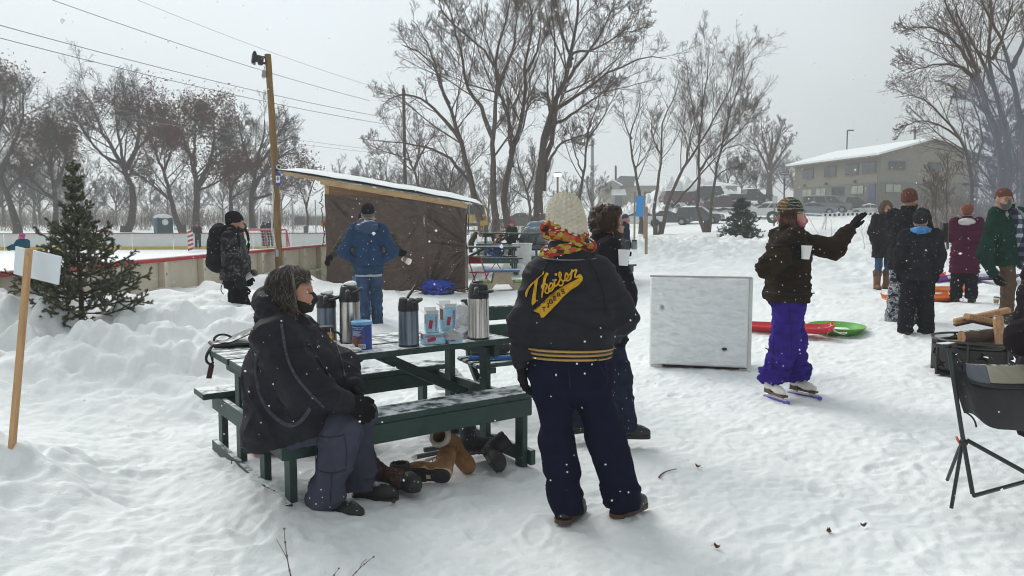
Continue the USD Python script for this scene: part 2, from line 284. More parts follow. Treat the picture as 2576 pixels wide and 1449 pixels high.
def lump(x,y):
 """heaped, trodden snow on top of the smooth lie of the land"""
 p=np.stack([x,y,np.zeros_like(x)],-1)
 heap=np.zeros_like(x)
 for cx,cy,rx,ry,a in((-4.0,7.5,2.2,1.3,1.0),(-2.9,3.7,.9,.9,.5),(-4.5,13,1.2,4,.8),(6,30,14,9,1.2),(0,27,9,4,1.0),(-3.0,16.5,1.2,2,.6),(12,20,6,8,.8),(18,97,12,8,6.0),(45,80,8,5,2.5)):
  heap=np.maximum(heap,a*np.exp(-((x-cx)/rx)**2-((y-cy)/ry)**2))
 a1=meshkit.fbm(p*.55,3,5)-.5;r=meshkit.fbm(p*1.9,3,11)-.5;ridge=1-np.abs(meshkit.fbm(p*1.4+7,3,21)-.5)*4
 chunk=np.clip((meshkit.noise(p*4.2+3,17)-.45)*3,0,1)**1.5*meshkit.noise(p*1.3,19)
 bill=np.abs(2*meshkit.noise(p*2.6+9,61)-1)+.5*np.abs(2*meshkit.noise(p*6.2+2,63)-1)+.22*np.abs(2*meshkit.noise(p*14,65)-1)
 fine=meshkit.fbm(p*6.5,3,31)-.5
 tiny=meshkit.noise(p*24,41)-.5
 dist=np.hypot(x,y);near=np.clip((30-dist)/20,0,1)
 crest=np.exp(-((x+4.4)/2.6)**2-((y-7.4)/1.4)**2)
 return .05*a1+heap*(.42*r+.12*(ridge-.55)+.16*(chunk-.22))+near*((.028+.04*crest)*fine+.014*tiny)+.016*r*near+.16*(bill-.75)*np.maximum(crest,.6*np.exp(-((x+2.9)/.8)**2-((y-3.7)/.7)**2))
_steps=None
def ground(x,y):
 x,y=np.atleast_1d(np.asarray(x,float)),np.atleast_1d(np.asarray(y,float))
 dk=np.clip((near_board_x(y)-x)/.35,0,1)*np.clip((FAR_Y+2.5-y)/2.5,0,1)*(y>-20)
 return base_z(x,y)+lump(x,y)*(1-dk)
def gz(x,y):return float(ground(x,y)[0])
def on_ground(px,py,y0=2.5,y1=120):
 """where the line of sight through a pixel meets the snow"""
 d=ray(px,py);Y=np.geomspace(y0,y1,400);q=EYE+d*(Y/d[1])[:,None]
 k=q[:,2]-ground(q[:,0],q[:,1]);i=np.argmax(k<0)
 if not(k<0).any():i=len(Y)-1
 return np.array([q[i,0],q[i,1],float(ground(q[i,0],q[i,1])[0])])
rng=np.random.default_rng(7)
ang=np.r_[np.linspace(-180,-50,40)[:-1],np.linspace(-50,-40,30)[:-1],np.linspace(-40,40,640),np.linspace(40,50,30)[1:],np.linspace(50,180,40)[1:-1]]*PI/180
rad=np.r_[[.0,.5,1.0,1.5,2.0,2.4],np.geomspace(2.7,12,300)[0:],np.geomspace(12,130,260)[1:],np.geomspace(130,160,8)[1:]]
GX,GY=np.sin(ang)[None]*rad[:,None],np.cos(ang)[None]*rad[:,None]
gx,gy=GX.ravel(),GY.ravel();gzz=base_z(gx,gy)
dk=np.clip((near_board_x(gy)-gx)/.35,0,1)*np.clip((FAR_Y+2.5-gy)/2.5,0,1)*(gy>-20)
gzz=gzz+lump(gx,gy)*(1-dk)
tree2=cKDTree(np.stack([gx,gy],1))
for _ in range(800):
 x,y=rng.uniform(-3.2,7),2.8+13*rng.uniform(0,1)**1.5;a=rng.uniform(0,PI);s=rng.uniform(.8,1.15)
 if x<-1.8 and 7<y<10:continue
 i=np.array(tree2.query_ball_point((x,y),.3))
 if len(i)==0:continue
 u=((gx[i]-x)*math.cos(a)+(gy[i]-y)*math.sin(a))/(.15*s);v=(-(gx[i]-x)*math.sin(a)+(gy[i]-y)*math.cos(a))/(.06*s);q=np.sqrt(u*u+v*v)
 gzz[i]+=rng.uniform(.2,1)*(-.015*np.clip(1.25-q,0,.45)/.45+.006*np.exp(-((q-1.45)/.25)**2))
N,Mn=GX.shape;V=np.stack([gx,gy,gzz],-1);ii=np.arange(N-1)[:,None]*Mn;jj=np.arange(Mn)[None];j2=(jj+1)%Mn
GF=np.concatenate([np.stack([ii+jj,ii+j2,ii+Mn+j2],-1).reshape(-1,3),np.stack([ii+jj,ii+Mn+j2,ii+Mn+jj],-1).reshape(-1,3)])
snow_mat=MAT('trodden_snow',{'g':('geometry',{}),'n1':('noise_texture',{'scale':.35,'detail':4}),'r1':('rgb_ramp',{'ramp':[(.3,(.84,.865,.875)),(.7,(.89,.91,.915))]}),'n4':('noise_texture',{'scale':2.6,'detail':6,'roughness':.65}),'r4':('rgb_ramp',{'ramp':[(.3,(.90,.91,.91)),(.6,(1,1,1))]}),'m':('mix',{'mix_type':'multiply','fac':.8}),'n2':('noise_texture',{'scale':9,'detail':7,'roughness':.68}),'n3':('noise_texture',{'scale':75,'detail':5,'roughness':.7}),'ad':('math',{'math_type':'multiply_add','value2':.35}),'b':('bump',{'strength':.45,'distance':.035}),'p':('principled_bsdf',{'roughness':.75,'specular_ior_level':.25})},[('g.position','n1.vector'),('g.position','n2.vector'),('g.position','n3.vector'),('g.position','n4.vector'),('n4.fac','r4.fac'),('n1.fac','r1.fac'),('r1.color','m.color1'),('r4.color','m.color2'),('m.color','p.base_color'),('n3.fac','ad.value1'),('n2.fac','ad.value3'),('ad.value','b.height'),('b.normal','p.normal')])
structure('snowy_ground',trimesh.Trimesh(V,GF[:,::-1],process=False),snow_mat,smooth=True)
haze=MAT('snowfall_haze',{'v':('principled_volume',{'color':(.93,.95,.96),'density':HAZE if 'HAZE' in globals()else .003})},[],surface=None,volume='v.volume')
structure('haze',bx((328,328,34),(0,0,14)),haze,smooth=False,kind='stuff')
# materials of the structures
green_paint=plain('dark_green_paint',(.012,.040,.032),rough=.55,var=.35,scale=9,bump=.35,bscale=40,stretch=(1,1,1),wear=.66,wearcol=(.13,.12,.085),snow=.27)
cream_board=plain('cream_board_plastic',(.58,.53,.42),rough=.6,var=.10,scale=2.5,wear=.72,wearcol=(.34,.28,.2))
white_board=plain('white_board_plastic',(.74,.78,.76),rough=.5,var=.04,scale=1.5,wear=.76,wearcol=(.42,.42,.42))
red_cap=plain('red_cap_plastic',(.42,.025,.035),rough=.5,var=.15,scale=6,wear=.7,wearcol=(.6,.5,.5),snow=.3)
yellow_strip=plain('yellow_kick_strip',(.66,.48,.06),rough=.6)
ice_mat=plain('snowy_ice',(.80,.84,.86),rough=.5,var=.03,scale=.6,bump=.3,bscale=12)
new_wood=plain('new_lumber',(.56,.38,.19),rough=.75,var=.22,scale=5,stretch=(.4,6,6),bump=.2)
plywood=plain('plywood',(.33,.19,.095),rough=.8,var=.2,scale=4,stretch=(.5,.5,5))
grey_wood=plain('weathered_stake_wood',(.30,.24,.18),rough=.85,var=.25,scale=7,stretch=(6,6,.6),bump=.3)
pole_wood=plain('treated_pole_wood',(.215,.125,.045),rough=.8,var=.28,scale=5,stretch=(8,8,.6),bump=.5,bscale=20,wear=.74,wearcol=(.07,.045,.02))
pole_dark=plain('old_pole_wood',(.085,.062,.05),rough=.9,var=.2,scale=3,stretch=(6,6,.3))
stake_wood=plain('stake_pine',(.50,.30,.145),rough=.7,var=.18,scale=5,stretch=(9,9,.5),bump=.25,wear=.72,wearcol=(.25,.13,.05))
black_plastic=plain('black_plastic',(.012,.012,.014),rough=.45,var=.2,scale=20,flecks=.12,fscale=70)
black_metal=plain('black_steel',(.02,.021,.023),rough=.4,metal=.3,var=.2)
grey_metal=plain('galvanised_grey',(.30,.31,.32),rough=.5,metal=.5,var=.15)
snow_soft=plain('settled_snow',(.84,.875,.89),rough=.8,var=.03,scale=3,bump=.8,bscale=25,spec=.25)
white_wire=plain('white_cable',(.62,.62,.6),rough=.5)
dark_wire=plain('dark_cable',(.03,.032,.036),rough=.6)
tarp_mat=plain('brown_mesh_tarp',(.115,.077,.064),rough=.55,var=.15,scale=3,bump=.4,bscale=150,flecks=.10,fscale=26,spec=.35)
# ice rink
def rl(y):return np.array([near_board_x(y),y,0])
u=(rl(27)-rl(6))/np.linalg.norm(rl(27)-rl(6));nrm_r=np.array([u[1],-u[0],0])
icey=np.array([[-70,-15,0],[near_board_x(-15)-.03,-15,0],[near_board_x(48)-.03,48,0],[-70,48,0]])
structure('ice_rink',trimesh.Trimesh(np.vstack([icey+[0,0,.02]]),[[0,1,2],[0,2,3]],process=False),ice_mat)
rb=Thing('rink_boards','near rink boards, cream back with posts and a red cap rail','rink boards',rl(6),group=None)
ys=np.arange(2.6,31,2.44)
for i,y in enumerate(ys):
 a,b=rl(y)+u*.012,rl(y+2.44)-u*.012;h=1.02
 rb.W('panel',beam(a+[0,0,.02+h/2],b+[0,0,.02+h/2],.014,h),cream_board)
 rb.W('cap_rail',beam(a+[0,0,1.075]+nrm_r*.035,b+[0,0,1.075]+nrm_r*.035,.13,.055,ch=.012),red_cap)
 rb.W('stringer',beam(a+[0,0,.50]+nrm_r*.058,b+[0,0,.50]+nrm_r*.058,.09,.04),cream_board)
 rb.W('snow_ridge',grainy(beam(a+[0,0,1.105]+nrm_r*.03,b+[0,0,1.105]+nrm_r*.03,.07,.012).subdivide().subdivide().subdivide(),.012,5,i),snow_soft,smooth=True)
 for k in(0,1.22):
  p=rl(y+k);rb.W('post',beam(p+nrm_r*.06+[0,0,.0],p+nrm_r*.06+[0,0,1.045],.10,.10,up=u),cream_board)
  for zz in(.62,.86):rb.W('bolt',cyl(p+nrm_r*.105+[0,0,zz],p+nrm_r*.118+[0,0,zz],.02,8),grey_metal)
rb.W('gate_post',beam(rl(8.6)+nrm_r*.14,rl(8.6)+nrm_r*.14+[0,0,1.0],.08,.05,up=u),grey_metal)
fb=Thing('rink_boards','white far rink boards with yellow kick strip and dark red cap','rink boards',(-30,FAR_Y,0))
for i,x in enumerate(np.arange(-46,-7,2.44)):
 y0,y1=FAR_Y-.05*(-(x))*0-max(0,-(x+18))*.16,FAR_Y-max(0,-(x+2.44+18))*.16
 a,b=np.array([x+.02,y0,0]),np.array([x+2.42,y1,0])
 fb.W('panel',beam(a+[0,0,.52],b+[0,0,.52],.014,1.0),white_board)
 fb.W('cap_rail',beam(a+[0,0,1.04],b+[0,0,1.04],.12,.05),red_cap)
 fb.W('kick_strip',beam(a+[0,-.018,.12],b+[0,-.018,.12],.012,.18),yellow_strip)
sp=Thing('striped_pad','red and white diagonally striped pad standing before the far boards','post pad',at_y(480,626,43))
c=at_y(480,626,43);c[2]=0
for i in range(9):
 z=.08+i*.125
 sp.W('stripe',as_tm(manifold3d.Manifold.hull_points([(c[0]+sx*.14,c[1]+sy*.05,z+dz+(.10 if sx>0 else 0))for sx in(-1,1)for sy in(-1,1)for dz in(0,.122)])),plain('pad_red',(.40,.03,.04))if i%2==0 else plain('pad_white',(.75,.76,.75)))
c=at_y(668,640,33);c[2]=.0
gl=Thing('hockey_goal','red tube hockey goal frame with slanting back legs and net','hockey goal',c)
goal_red=plain('goal_red_paint',(.42,.045,.06),rough=.4,var=.1,snow=.25)
cg=np.array([(668-1288)/FPX*33,33,0.02]);gu=np.array([.97,.24,0]);gn=np.array([.24,-.97,0])
L0,R0=cg-gu*.92,cg+gu*.92;up=np.array([0,0,1.35])
gl.W('crossbar',tube([L0+up,R0+up],.04,8),goal_red)
for p in(L0,R0):
 gl.W('goal_post',tube([p+up,p],.04,8),goal_red)
 gl.W('back_leg',tube([p+up+gn*.05,p+gn*1.0+gu*.25],.03,8),goal_red)
gl.W('base_bar',tube([L0+gn*1.0+gu*.25,R0+gn*1.0+gu*.25],.03,8),goal_red)
gl.W('middle_leg',tube([cg+up,cg+gn*1.02+gu*.25],.03,8),goal_red)
net=[tube([L0+gu*(1.84*t)+up*.98,L0+gu*(1.84*t+.2)+gn*.95],.006,4)for t in np.linspace(.05,.95,16)]+[tube([L0+up*(1-t)+gn*t*.95,R0+up*(1-t)+gn*t*.95],.006,4)for t in np.linspace(.1,.9,10)]
gl.W('net',cat(net),plain('net_cord',(.6,.62,.62)),kind='stuff')
for(px,y0,y1,D,r,nm)in((623,497,600,50,.05,'grey'),(649,528,600,49.5,.04,'white'),(1243,480,0,0,0,0))[:2]:
 a=at_y(px,y0,D);t=Thing('fence_pole',f'thin {nm} steel pole behind the far rink boards','pole',(a[0],D,.1));t.W('shaft',tube([(a[0],D,.1),a+[.06*(nm=='white'),0,0]],r,8),grey_metal if nm=='grey' else white_board);t.W('pole_cap',lathe([(0,.05),(r*1.3,.03),(r*1.3,-.03),(0,-.03)],8).apply_translation(a),grey_metal)
a=at_y(800,505,52);cf=Thing('chain_link_fence','grey chain link fence on thin posts beyond the rink, left of the shed','fence',(a[0],52,.4))
for px in(735,793,850):
 q=at_y(px,503,52);cf.W('post',tube([(q[0],52,.3),q],.04,6),grey_metal)
q0,q1=at_y(690,510,52),at_y(870,510,52)
cf.W('wire_mesh',cat([tube([(x,52.02,.6),(x+.9,52.02,1.5+.0)],.006,3)for x in np.arange(q0[0],q1[0]-.9,.18)]+[tube([(x+.9,52.03,.6),(x,52.03,1.5)],.006,3)for x in np.arange(q0[0],q1[0]-.9,.18)]),grey_metal,kind='stuff')
cf.W('top_rail',tube([(q0[0],52,1.55),(q1[0],52,1.55)],.022,6),grey_metal)
# shed behind the brown tarp
A,B=np.array([-4.30,17.2,0.05]),np.array([-1.083,17.55,0.05]);su=(B-A)/np.linalg.norm(B-A);Ls=np.linalg.norm((B-A)[:2]);sn=np.array([su[1],-su[0],0]);sb=-sn
def SP(a,b,z):return A*[1,1,0]+su*a+sb*b+[0,0,z]
zl,zr=2.57,2.04
shed=Thing('warming_shed','small shed wrapped in brown tarp under a snowy lean-to roof','shed',SP(Ls/2,1.1,0))
def tarp(a0,a1,z0,z1f,seed,nx,nz,pin):
 g=np.zeros((nx,nz,3));r=np.random.default_rng(seed)
 for i,s in enumerate(np.linspace(0,1,nx)):
  a=a0+(a1-a0)*s;zt=z1f(a);t=np.linspace(0,1,nz);z=z0+.0*s+(zt-z0)*t
  g[i]=SP(a,0,0)[None]+np.stack([np.zeros(nz),np.zeros(nz),z],1)
 w=np.zeros((nx,nz));S,Tt=np.meshgrid(np.linspace(0,1,nx),np.linspace(0,1,nz),indexing='ij');X,Z=S*(a1-a0),Tt*2.2
 for(cx,cz,spread,amp,k)in pin:
  dx,dz=X-cx,Z-cz;th=np.arctan2(dz,dx);rr=np.hypot(dx,dz)
  q=np.stack([th*k,rr*.5,np.full_like(th,seed)],-1);w+=.75*amp*((1-2*np.abs(meshkit.fbm(q,2,seed)-.5))**2-.5)*np.exp(-rr/spread)*np.clip(rr/.15,0,1)
 q=np.stack([X*1.1+Z*.7,Z*2.6-X*1.2,np.full_like(X,3.0)],-1);w+=.03*((1-2*np.abs(meshkit.fbm(q*1.6,3,seed+5)-.5))**2-.5)+.014*(meshkit.fbm(q*5,2,seed+9)-.5)
 edge=np.minimum(np.minimum(S,1-S)*8,1)*.7+.3
 g+=sn*((w*edge)+.05)[...,None]
 g[:,0]+=(r.normal(0,.02,nx)[:,None]*sn);g[:,0,2]+=meshkit.noise(np.stack([np.linspace(0,8,nx),np.zeros(nx),np.full(nx,seed)],-1))*.10-.03
 side=(meshkit.noise(np.stack([np.linspace(0,9,nz),np.zeros(nz),np.full(nz,seed*3.1)],-1))-.5)*.06
 g[0]-=su*(side+.01)[:,None];g[-1]+=su*(side-.005)[:,None]
 return sheet(g,.004)
ztop=lambda a:zl+(zr-zl)*a/Ls-.08-.20*np.clip(1-a/1.9,0,1)
shed.W('tarp',tarp(.03,2.27,.05,ztop,4,120,90,[(0,2.2,2.2,.16,9),(2.25,1.9,1.6,.12,9),(2.2,.6,1.0,.10,8),(1.1,2.3,1.2,.08,10)]),tarp_mat,smooth=True)
shed.W('tarp',tarp(2.262,Ls-.02,.04,ztop,8,80,90,[(1.1,1.2,1.6,.20,9),(0.0,2.1,1.3,.12,9),(.1,.1,1.2,.22,7)]),tarp_mat,smooth=True)
g=np.stack([np.stack([SP(Ls+.02,b,z)+su*(.03*math.sin(b*5+z*3))for z in np.linspace(.05,zr-.2+b*.03,20)])for b in np.linspace(-.03,2.1,20)]);shed.W('tarp',sheet(g,.004),tarp_mat,smooth=True)
for a in(.05,Ls*.5,Ls-.06):
 for b in(.08,1.7):shed.W('frame_post',beam(SP(a,b,0),SP(a,b,zl+(zr-zl)*a/Ls+(.0 if b<1 else .15)),.09,.09,up=su),new_wood)
pl=[SP(.0,.06,zl-.42),SP(2.4,.06,zl+(zr-zl)*2.4/Ls-.14),SP(Ls,.06,zr-.14),SP(Ls,.06,zr+.02),SP(0,.06,zl+.02)]
shed.W('gable_board',cat([trimesh.Trimesh(np.vstack([pl,np.array(pl)+sb*.015]),[[0,4,1],[1,4,3],[1,3,2],[5,6,9],[6,8,9],[6,7,8]],process=False)]),plywood)
ms=2.28
for a0,a1 in((-.08,ms),(ms+.004,Ls+.04)):
 shed.W('fascia_board',beam(SP(a0,-.03,zl+(zr-zl)*a0/Ls-.005),SP(a1,-.03,zl+(zr-zl)*a1/Ls-.005),.038,.12),new_wood)
def roofz(a,b):return zl+.10+(zr-zl)*a/Ls+b*.085
rx0,rx1,rb0,rb1=-1.05,Ls+.38,-.10,2.3
P=np.zeros((60,3,3));al=np.linspace(rx0,rx1,181)
rg=np.stack([np.stack([SP(a,b,roofz(a,b)-.02+.012*(1 if i%6<2 else 0))for b in(rb0,1,rb1)])for i,a in enumerate(al)])
shed.W('roof_sheet',sheet(rg,.004),plain('pale_roof_steel',(.62,.65,.67),rough=.4,metal=.2),smooth=False)
sg=np.zeros((90,24,3));
for i,a in enumerate(np.linspace(rx0+.01,rx1-.02,90)):
 for j,b in enumerate(np.linspace(rb0-.02,rb1,24)):sg[i,j]=SP(a,b,roofz(a,b)-.004)
lift=.075+.03*(meshkit.fbm(np.stack([*np.meshgrid(np.linspace(0,9,90),np.linspace(0,5,24),indexing='ij'),np.zeros((90,24))],-1),3,3)-.5)*2
edge=np.minimum(1,np.minimum.outer(np.minimum(np.arange(90),np.arange(89,-1,-1))/14,np.minimum(np.arange(24)+.55,np.arange(23,-1,-1))/1.2+.0));taper=np.clip((Ls*1.28-np.linspace(rx0,rx1,90))/1.3,.12,1)[:,None]
top=sg.copy();top[...,2]+=lift*np.sqrt(np.clip(edge,0,1))*taper
shed.W('roof_snow',cat([sheet(top[::-1]),sheet(sg)]),snow_soft,smooth=True)
shed.W('rafter',beam(SP(rx0,.9,roofz(rx0,.9)-.09),SP(.2,.9,roofz(.2,.9)-.09),.04,.09),new_wood)
def string_of(pts,r,n=40,wob=.02,seed=1):
 p=smooth_path(pts,n);rr=np.random.default_rng(seed);return tube(p+rr.normal(0,wob,p.shape),r,5)
shed.W('light_string',string_of([SP(-.02,-.06,2.35),SP(-.05,-.09,1.9),SP(-.02,-.09,1.5),SP(-.06,-.08,1.1)],.012,40,.018),dark_wire)
shed.W('orange_box',bx((.08,.06,.14),SP(-.05,.02,1.62),b=.008),plain('orange_plastic',(.55,.22,.10)))
shed.W('extension_cord',tube(smooth_path([SP(-.35,-.1,.75),SP(-.2,-.15,.55),SP(-.05,-.12,.45),SP(.05,-.12,.2),SP(.12,-.15,.06)],30),.010,6),plain('green_cord',(.10,.42,.16)))
ps=Thing('poster','pale blue poster fixed to the right corner of the tarped shed','poster',SP(Ls+.05,0,1.5))
blue_poster=plain('blue_poster_print',(.16,.38,.62),rough=.4,var=.2)
q=np.stack([np.stack([SP(Ls+.055+.04*t,-.02+.45*s,1.35+.75*t)for t in np.linspace(0,1,6)])for s in np.linspace(0,1,5)]);ps.W('print',sheet(q,.01),blue_poster)
ps.W('white_margin',sheet(np.stack([np.stack([SP(Ls+.05+.01*t,-.03+.03*s,.35+1.0*t)for t in np.linspace(0,1,6)])for s in(0,1)]),.006),plain('white_print',(.7,.72,.74)))
bt=Thing('blue_tarp','crumpled bright blue tarp lying against the foot of the shed','tarp',SP(2.55,-.35,.05))
m=trimesh.creation.icosphere(4);v=np.asarray(m.vertices);nz=meshkit.fbm(v*2.2,3,3)-.5;rg_=1-2*np.abs(meshkit.fbm(v*3.2+5,2,8)-.5)
m.vertices=v*(1+nz*.9+.35*rg_)[:,None]*[.30,.20,.16];bt.W('sheet',T(m,SP(2.55,-.35,.13)),plain('blue_tarp_plastic',(.012,.045,.38),rough=.45,var=.3,flecks=.1))
ru=Thing('brush_pile','dark heap of twigs and bark at the right foot of the shed','brush pile',SP(3.0,-.35,.03));rr=np.random.default_rng(5)
for k in range(26):
 p=SP(rr.uniform(2.2,3.5),rr.uniform(-.6,-.15),.06+rr.uniform(0,.07));d=rr.normal(0,1,3)*[.22,.15,.02];ru.W('stick',tube([p-d,p,p+d+rr.normal(0,.02,3)],rr.uniform(.006,.02),5),plain('wet_bark',(.055,.04,.03),rough=.9,snow=.2))
 # light pole
pb,pt=at_y(704,735,15.3),at_y(673,137,15.3);pb[2]=gz(pb[0],15.3)-.2
pole=Thing('light_pole','tall leaning brown wooden pole carrying floodlights beside the shed','pole',pb)
tt=np.linspace(0,1,30);pp=pb+(pt-pb)*tt[:,None];pp[:,0]+=.03*np.sin(tt*3)
pole.W('shaft',grainy(tube(pp,np.linspace(.073,.062,30),16),.004,6,3),pole_wood)
fl=Thing('floodlight','pair of black floodlights bolted to the top of the leaning pole','floodlight',at_y(650,150,15.3))
def quadbox(px,py,D,size,rot=(0,0,0),b=.01):return bx(size,at_y(px,py,D),rot,b)
fl.W('lamp_head',cat([quadbox(640,146,15.3,(.06,.22,.25),(0,.15,.25),.02),quadbox(650,148,15.25,(.16,.14,.14),(0,.2,.2),.03)]),black_metal)
fl.W('lamp_head',cat([quadbox(656,153,15.15,(.10,.16,.17),(.1,.1,.4),.02)]),black_metal)
fl.W('lens',quadbox(634.5,147,15.3,(.012,.18,.20),(0,.15,.25)),plain('lamp_glass',(.45,.47,.48),rough=.15))
fl.W('bracket',cat([beam(at_y(655,158,15.25),at_y(672,160,15.3),.05,.04),beam(at_y(660,143,15.25),at_y(671,146,15.3),.04,.04)]),black_metal)
jb=Thing('junction_box','small grey electrical box with looped cable under the floodlights','electrical box',at_y(665,186,15.25))
jb.W('box',quadbox(665,186,15.24,(.07,.06,.13)),grey_metal);jb.W('cable',tube(smooth_path([at_y(664,165,15.24),at_y(663,178,15.22),at_y(659,190,15.2),at_y(661,196,15.2),at_y(668,194,15.22)],20),.008,5),grey_metal)
sc_=Thing('security_camera','small black security camera on the pole above the shed roof','camera',at_y(698,420,15.2))
sc_.W('body',T(lathe([(0,.09),(.05,.09),(.065,.05),(.065,-.07),(0,-.07)],16),at_y(698,420,15.2),(PI/2-.3,0,.6)),black_plastic);sc_.W('lens_ring',T(lathe([(.03,.0),(.055,.0),(.055,.02),(.03,.02),(.03,0)],16),at_y(701,420.5,15.12),(PI/2-.3,0,.6)),plain('light_grey_plastic',(.5,.5,.5)))
tg=Thing('pole_sign','small blue and white tag with an emblem on the wooden pole','sign',at_y(699.5,451,15.2));c=at_y(699.5,451,15.2)
poly=Polygon([(-.035,-.13),(.035,-.13),(.05,-.06),(.05,.08),(.03,.13),(-.03,.13),(-.05,.08),(-.05,-.06)])
tg.W('plate',T(extr(poly,.01),c,(PI/2,0,0)),plain('tag_blue',(.02,.06,.32)));tg.W('label_field',T(extr(sbox(-.04,-.07,.04,.07),.004),c-[0,.011,0],(PI/2,0,0)),plain('tag_white',(.75,.77,.8)))
tg.W('emblem',T(extr(Point(0,.01).buffer(.026).difference(Point(0,.01).buffer(.016)).union(sbox(-.005,-.04,.005,.05)),.004),c-[0,.016,0],(PI/2,0,0)),plain('tag_dark',(.01,.02,.08)))
sw=Thing('pole_switch_box','grey switch box low on the wooden pole','electrical box',at_y(698,637,15.2));sw.W('box',quadbox(697,637,15.18,(.06,.07,.16),b=.006),grey_metal);sw.W('lid',quadbox(697,637,15.13,(.05,.012,.13)),plain('lid_grey',(.42,.43,.44)))
cb=Thing('string_lights','pale cables sagging from the pole to the shed roof corner','cable',at_y(688,467,15.2))
e=SP(-.02,-.05,2.42)
for k,(dz,sg_)in enumerate(((0,.18),(.03,.24))):
 a=at_y(686,466,15.22)+[0,0,dz*-.5];t=np.linspace(0,1,30);pth=a+(e+[0,0,dz]-a)*t[:,None];pth[:,2]-=sg_*4*t*(1-t);pth+=np.random.default_rng(k).normal(0,.008,pth.shape);cb.W('cable',tube(pth,.009,5),white_wire)
wr=Thing('hanging_cable','white cable running down the left side of the wooden pole','cable',at_y(687,560,15.2))
for k in range(2):wr.W('strand',tube(smooth_path([at_y(686,467,15.2),at_y(685+2*k,520,15.2),at_y(687-3*k,580,15.2),at_y(692,610,15.2),at_y(694,640,15.2)],30),.008,5),white_wire)
# wires and far poles
def far_pole(px,y0,y1,D,r,label,mat=pole_dark,arm=None):
 a,b=at_y(px[0],y0,D),at_y(px[1],y1,D);b[2]=min(b[2],gz(b[0],D))
 t=Thing('utility_pole',label,'utility pole',b);t.W('shaft',tube([b,a],[r*1.15,r*.85],10),mat)
 if arm:t.W('crossarm',beam(a+[-arm,0,-.5],a+[arm,0,-.5],.12,.14),mat)
 t.W('insulator',cat([lathe([(0,0),(.06,0),(.06,.2),(0,.2)],6).apply_translation(a)]),grey_metal);return a,b
ua,_=far_pole((1015,1021),223,480,45,.105,'slim dark utility pole rising among the trees behind the shed')
far_pole((1490,1491),350,560,120,.28,'tall pale utility pole in the haze right of the big trees',grey_metal,None)
far_pole((1507,1508),460,560,125,.14,'short utility pole with crossarm beside the tall pale one',pole_dark,.9)
far_pole((1549,1549),418,560,124,.2,'grey utility pole behind the beige building',pole_dark)
far_pole((2302,2303),322,420,118,.18,'utility pole with crossarm rising behind the two-storey building',pole_dark,1.3)
for k,(p0,p1,D0,r,lb)in enumerate((((-60,-70),(930,253),26,.012,'uppermost thick power line crossing behind the pole'),((-60,47),(1015,303),24,.012,'middle power line sloping down towards the trees'),((-60,80),(1015,319),24,.012,'lowest of the three dark power lines at the upper left'),((250,-40),(1015,240),30,.007,'thin faint power line at the top of the sky'))):
 a,b=at_y(*p0,D0),at_y(*p1,45);t=np.linspace(0,1,40);q=a+(b-a)*t[:,None];q[:,2]-=.25*4*t*(1-t)
 structure('power_line',tube(q,r,5),dark_wire,kind=None,label=lb,cat='power line')
for k,(p0,p1)in enumerate((((-60,225),(930,383)),((-60,205),(930,375)))):
 a,b=at_y(*p0,42),at_y(*p1,58);t=np.linspace(0,1,30);q=a+(b-a)*t[:,None];q[:,2]-=.3*4*t*(1-t)
 structure('power_line',tube(q,.012,5),plain('faded_cable',(.25,.26,.27)),kind=None,label=('lower' if k==0 else 'upper')+' of the two pale lines strung before the brown oaks',cat='power line')
a,b=at_y(2130,383,112),at_y(2132,328,112);lp=Thing('parking_lamp','tall dark lamp post behind the two-storey building roof','lamp post',(a[0],112,gz(a[0],112)))
lp.W('shaft',tube([(a[0],112,gz(a[0],112)),b],.10,8),black_metal);lp.W('lamp_head',bx((.9,.35,.18),b+[.45,0,.0],b=.03),black_metal)
a=at_y(1403,439,66);sl=Thing('street_lamp','lit street lamp on a brown post between the big trees','street lamp',(a[0],66,gz(a[0],66)))
sl.W('post',tube([(a[0],66,gz(a[0],66)),a+[0,0,-.2]],.09,8),plain('lamp_post_brown',(.16,.11,.07)));sl.W('lamp_housing',bx((.62,.3,.12),a+[0,0,.14],b=.03),grey_metal)
sl.W('lit_lens',bx((.58,.26,.22),a+[0,0,-.04],b=.04),MAT('lamp_glow',{'e':('emission',{'color':(1,.97,.88),'strength':3.0})},[],surface='e.emission'))
for z in(1.5,2.4):sl.W('brace',bx((.3,.08,.05),a+[0,0,-z]),grey_metal)
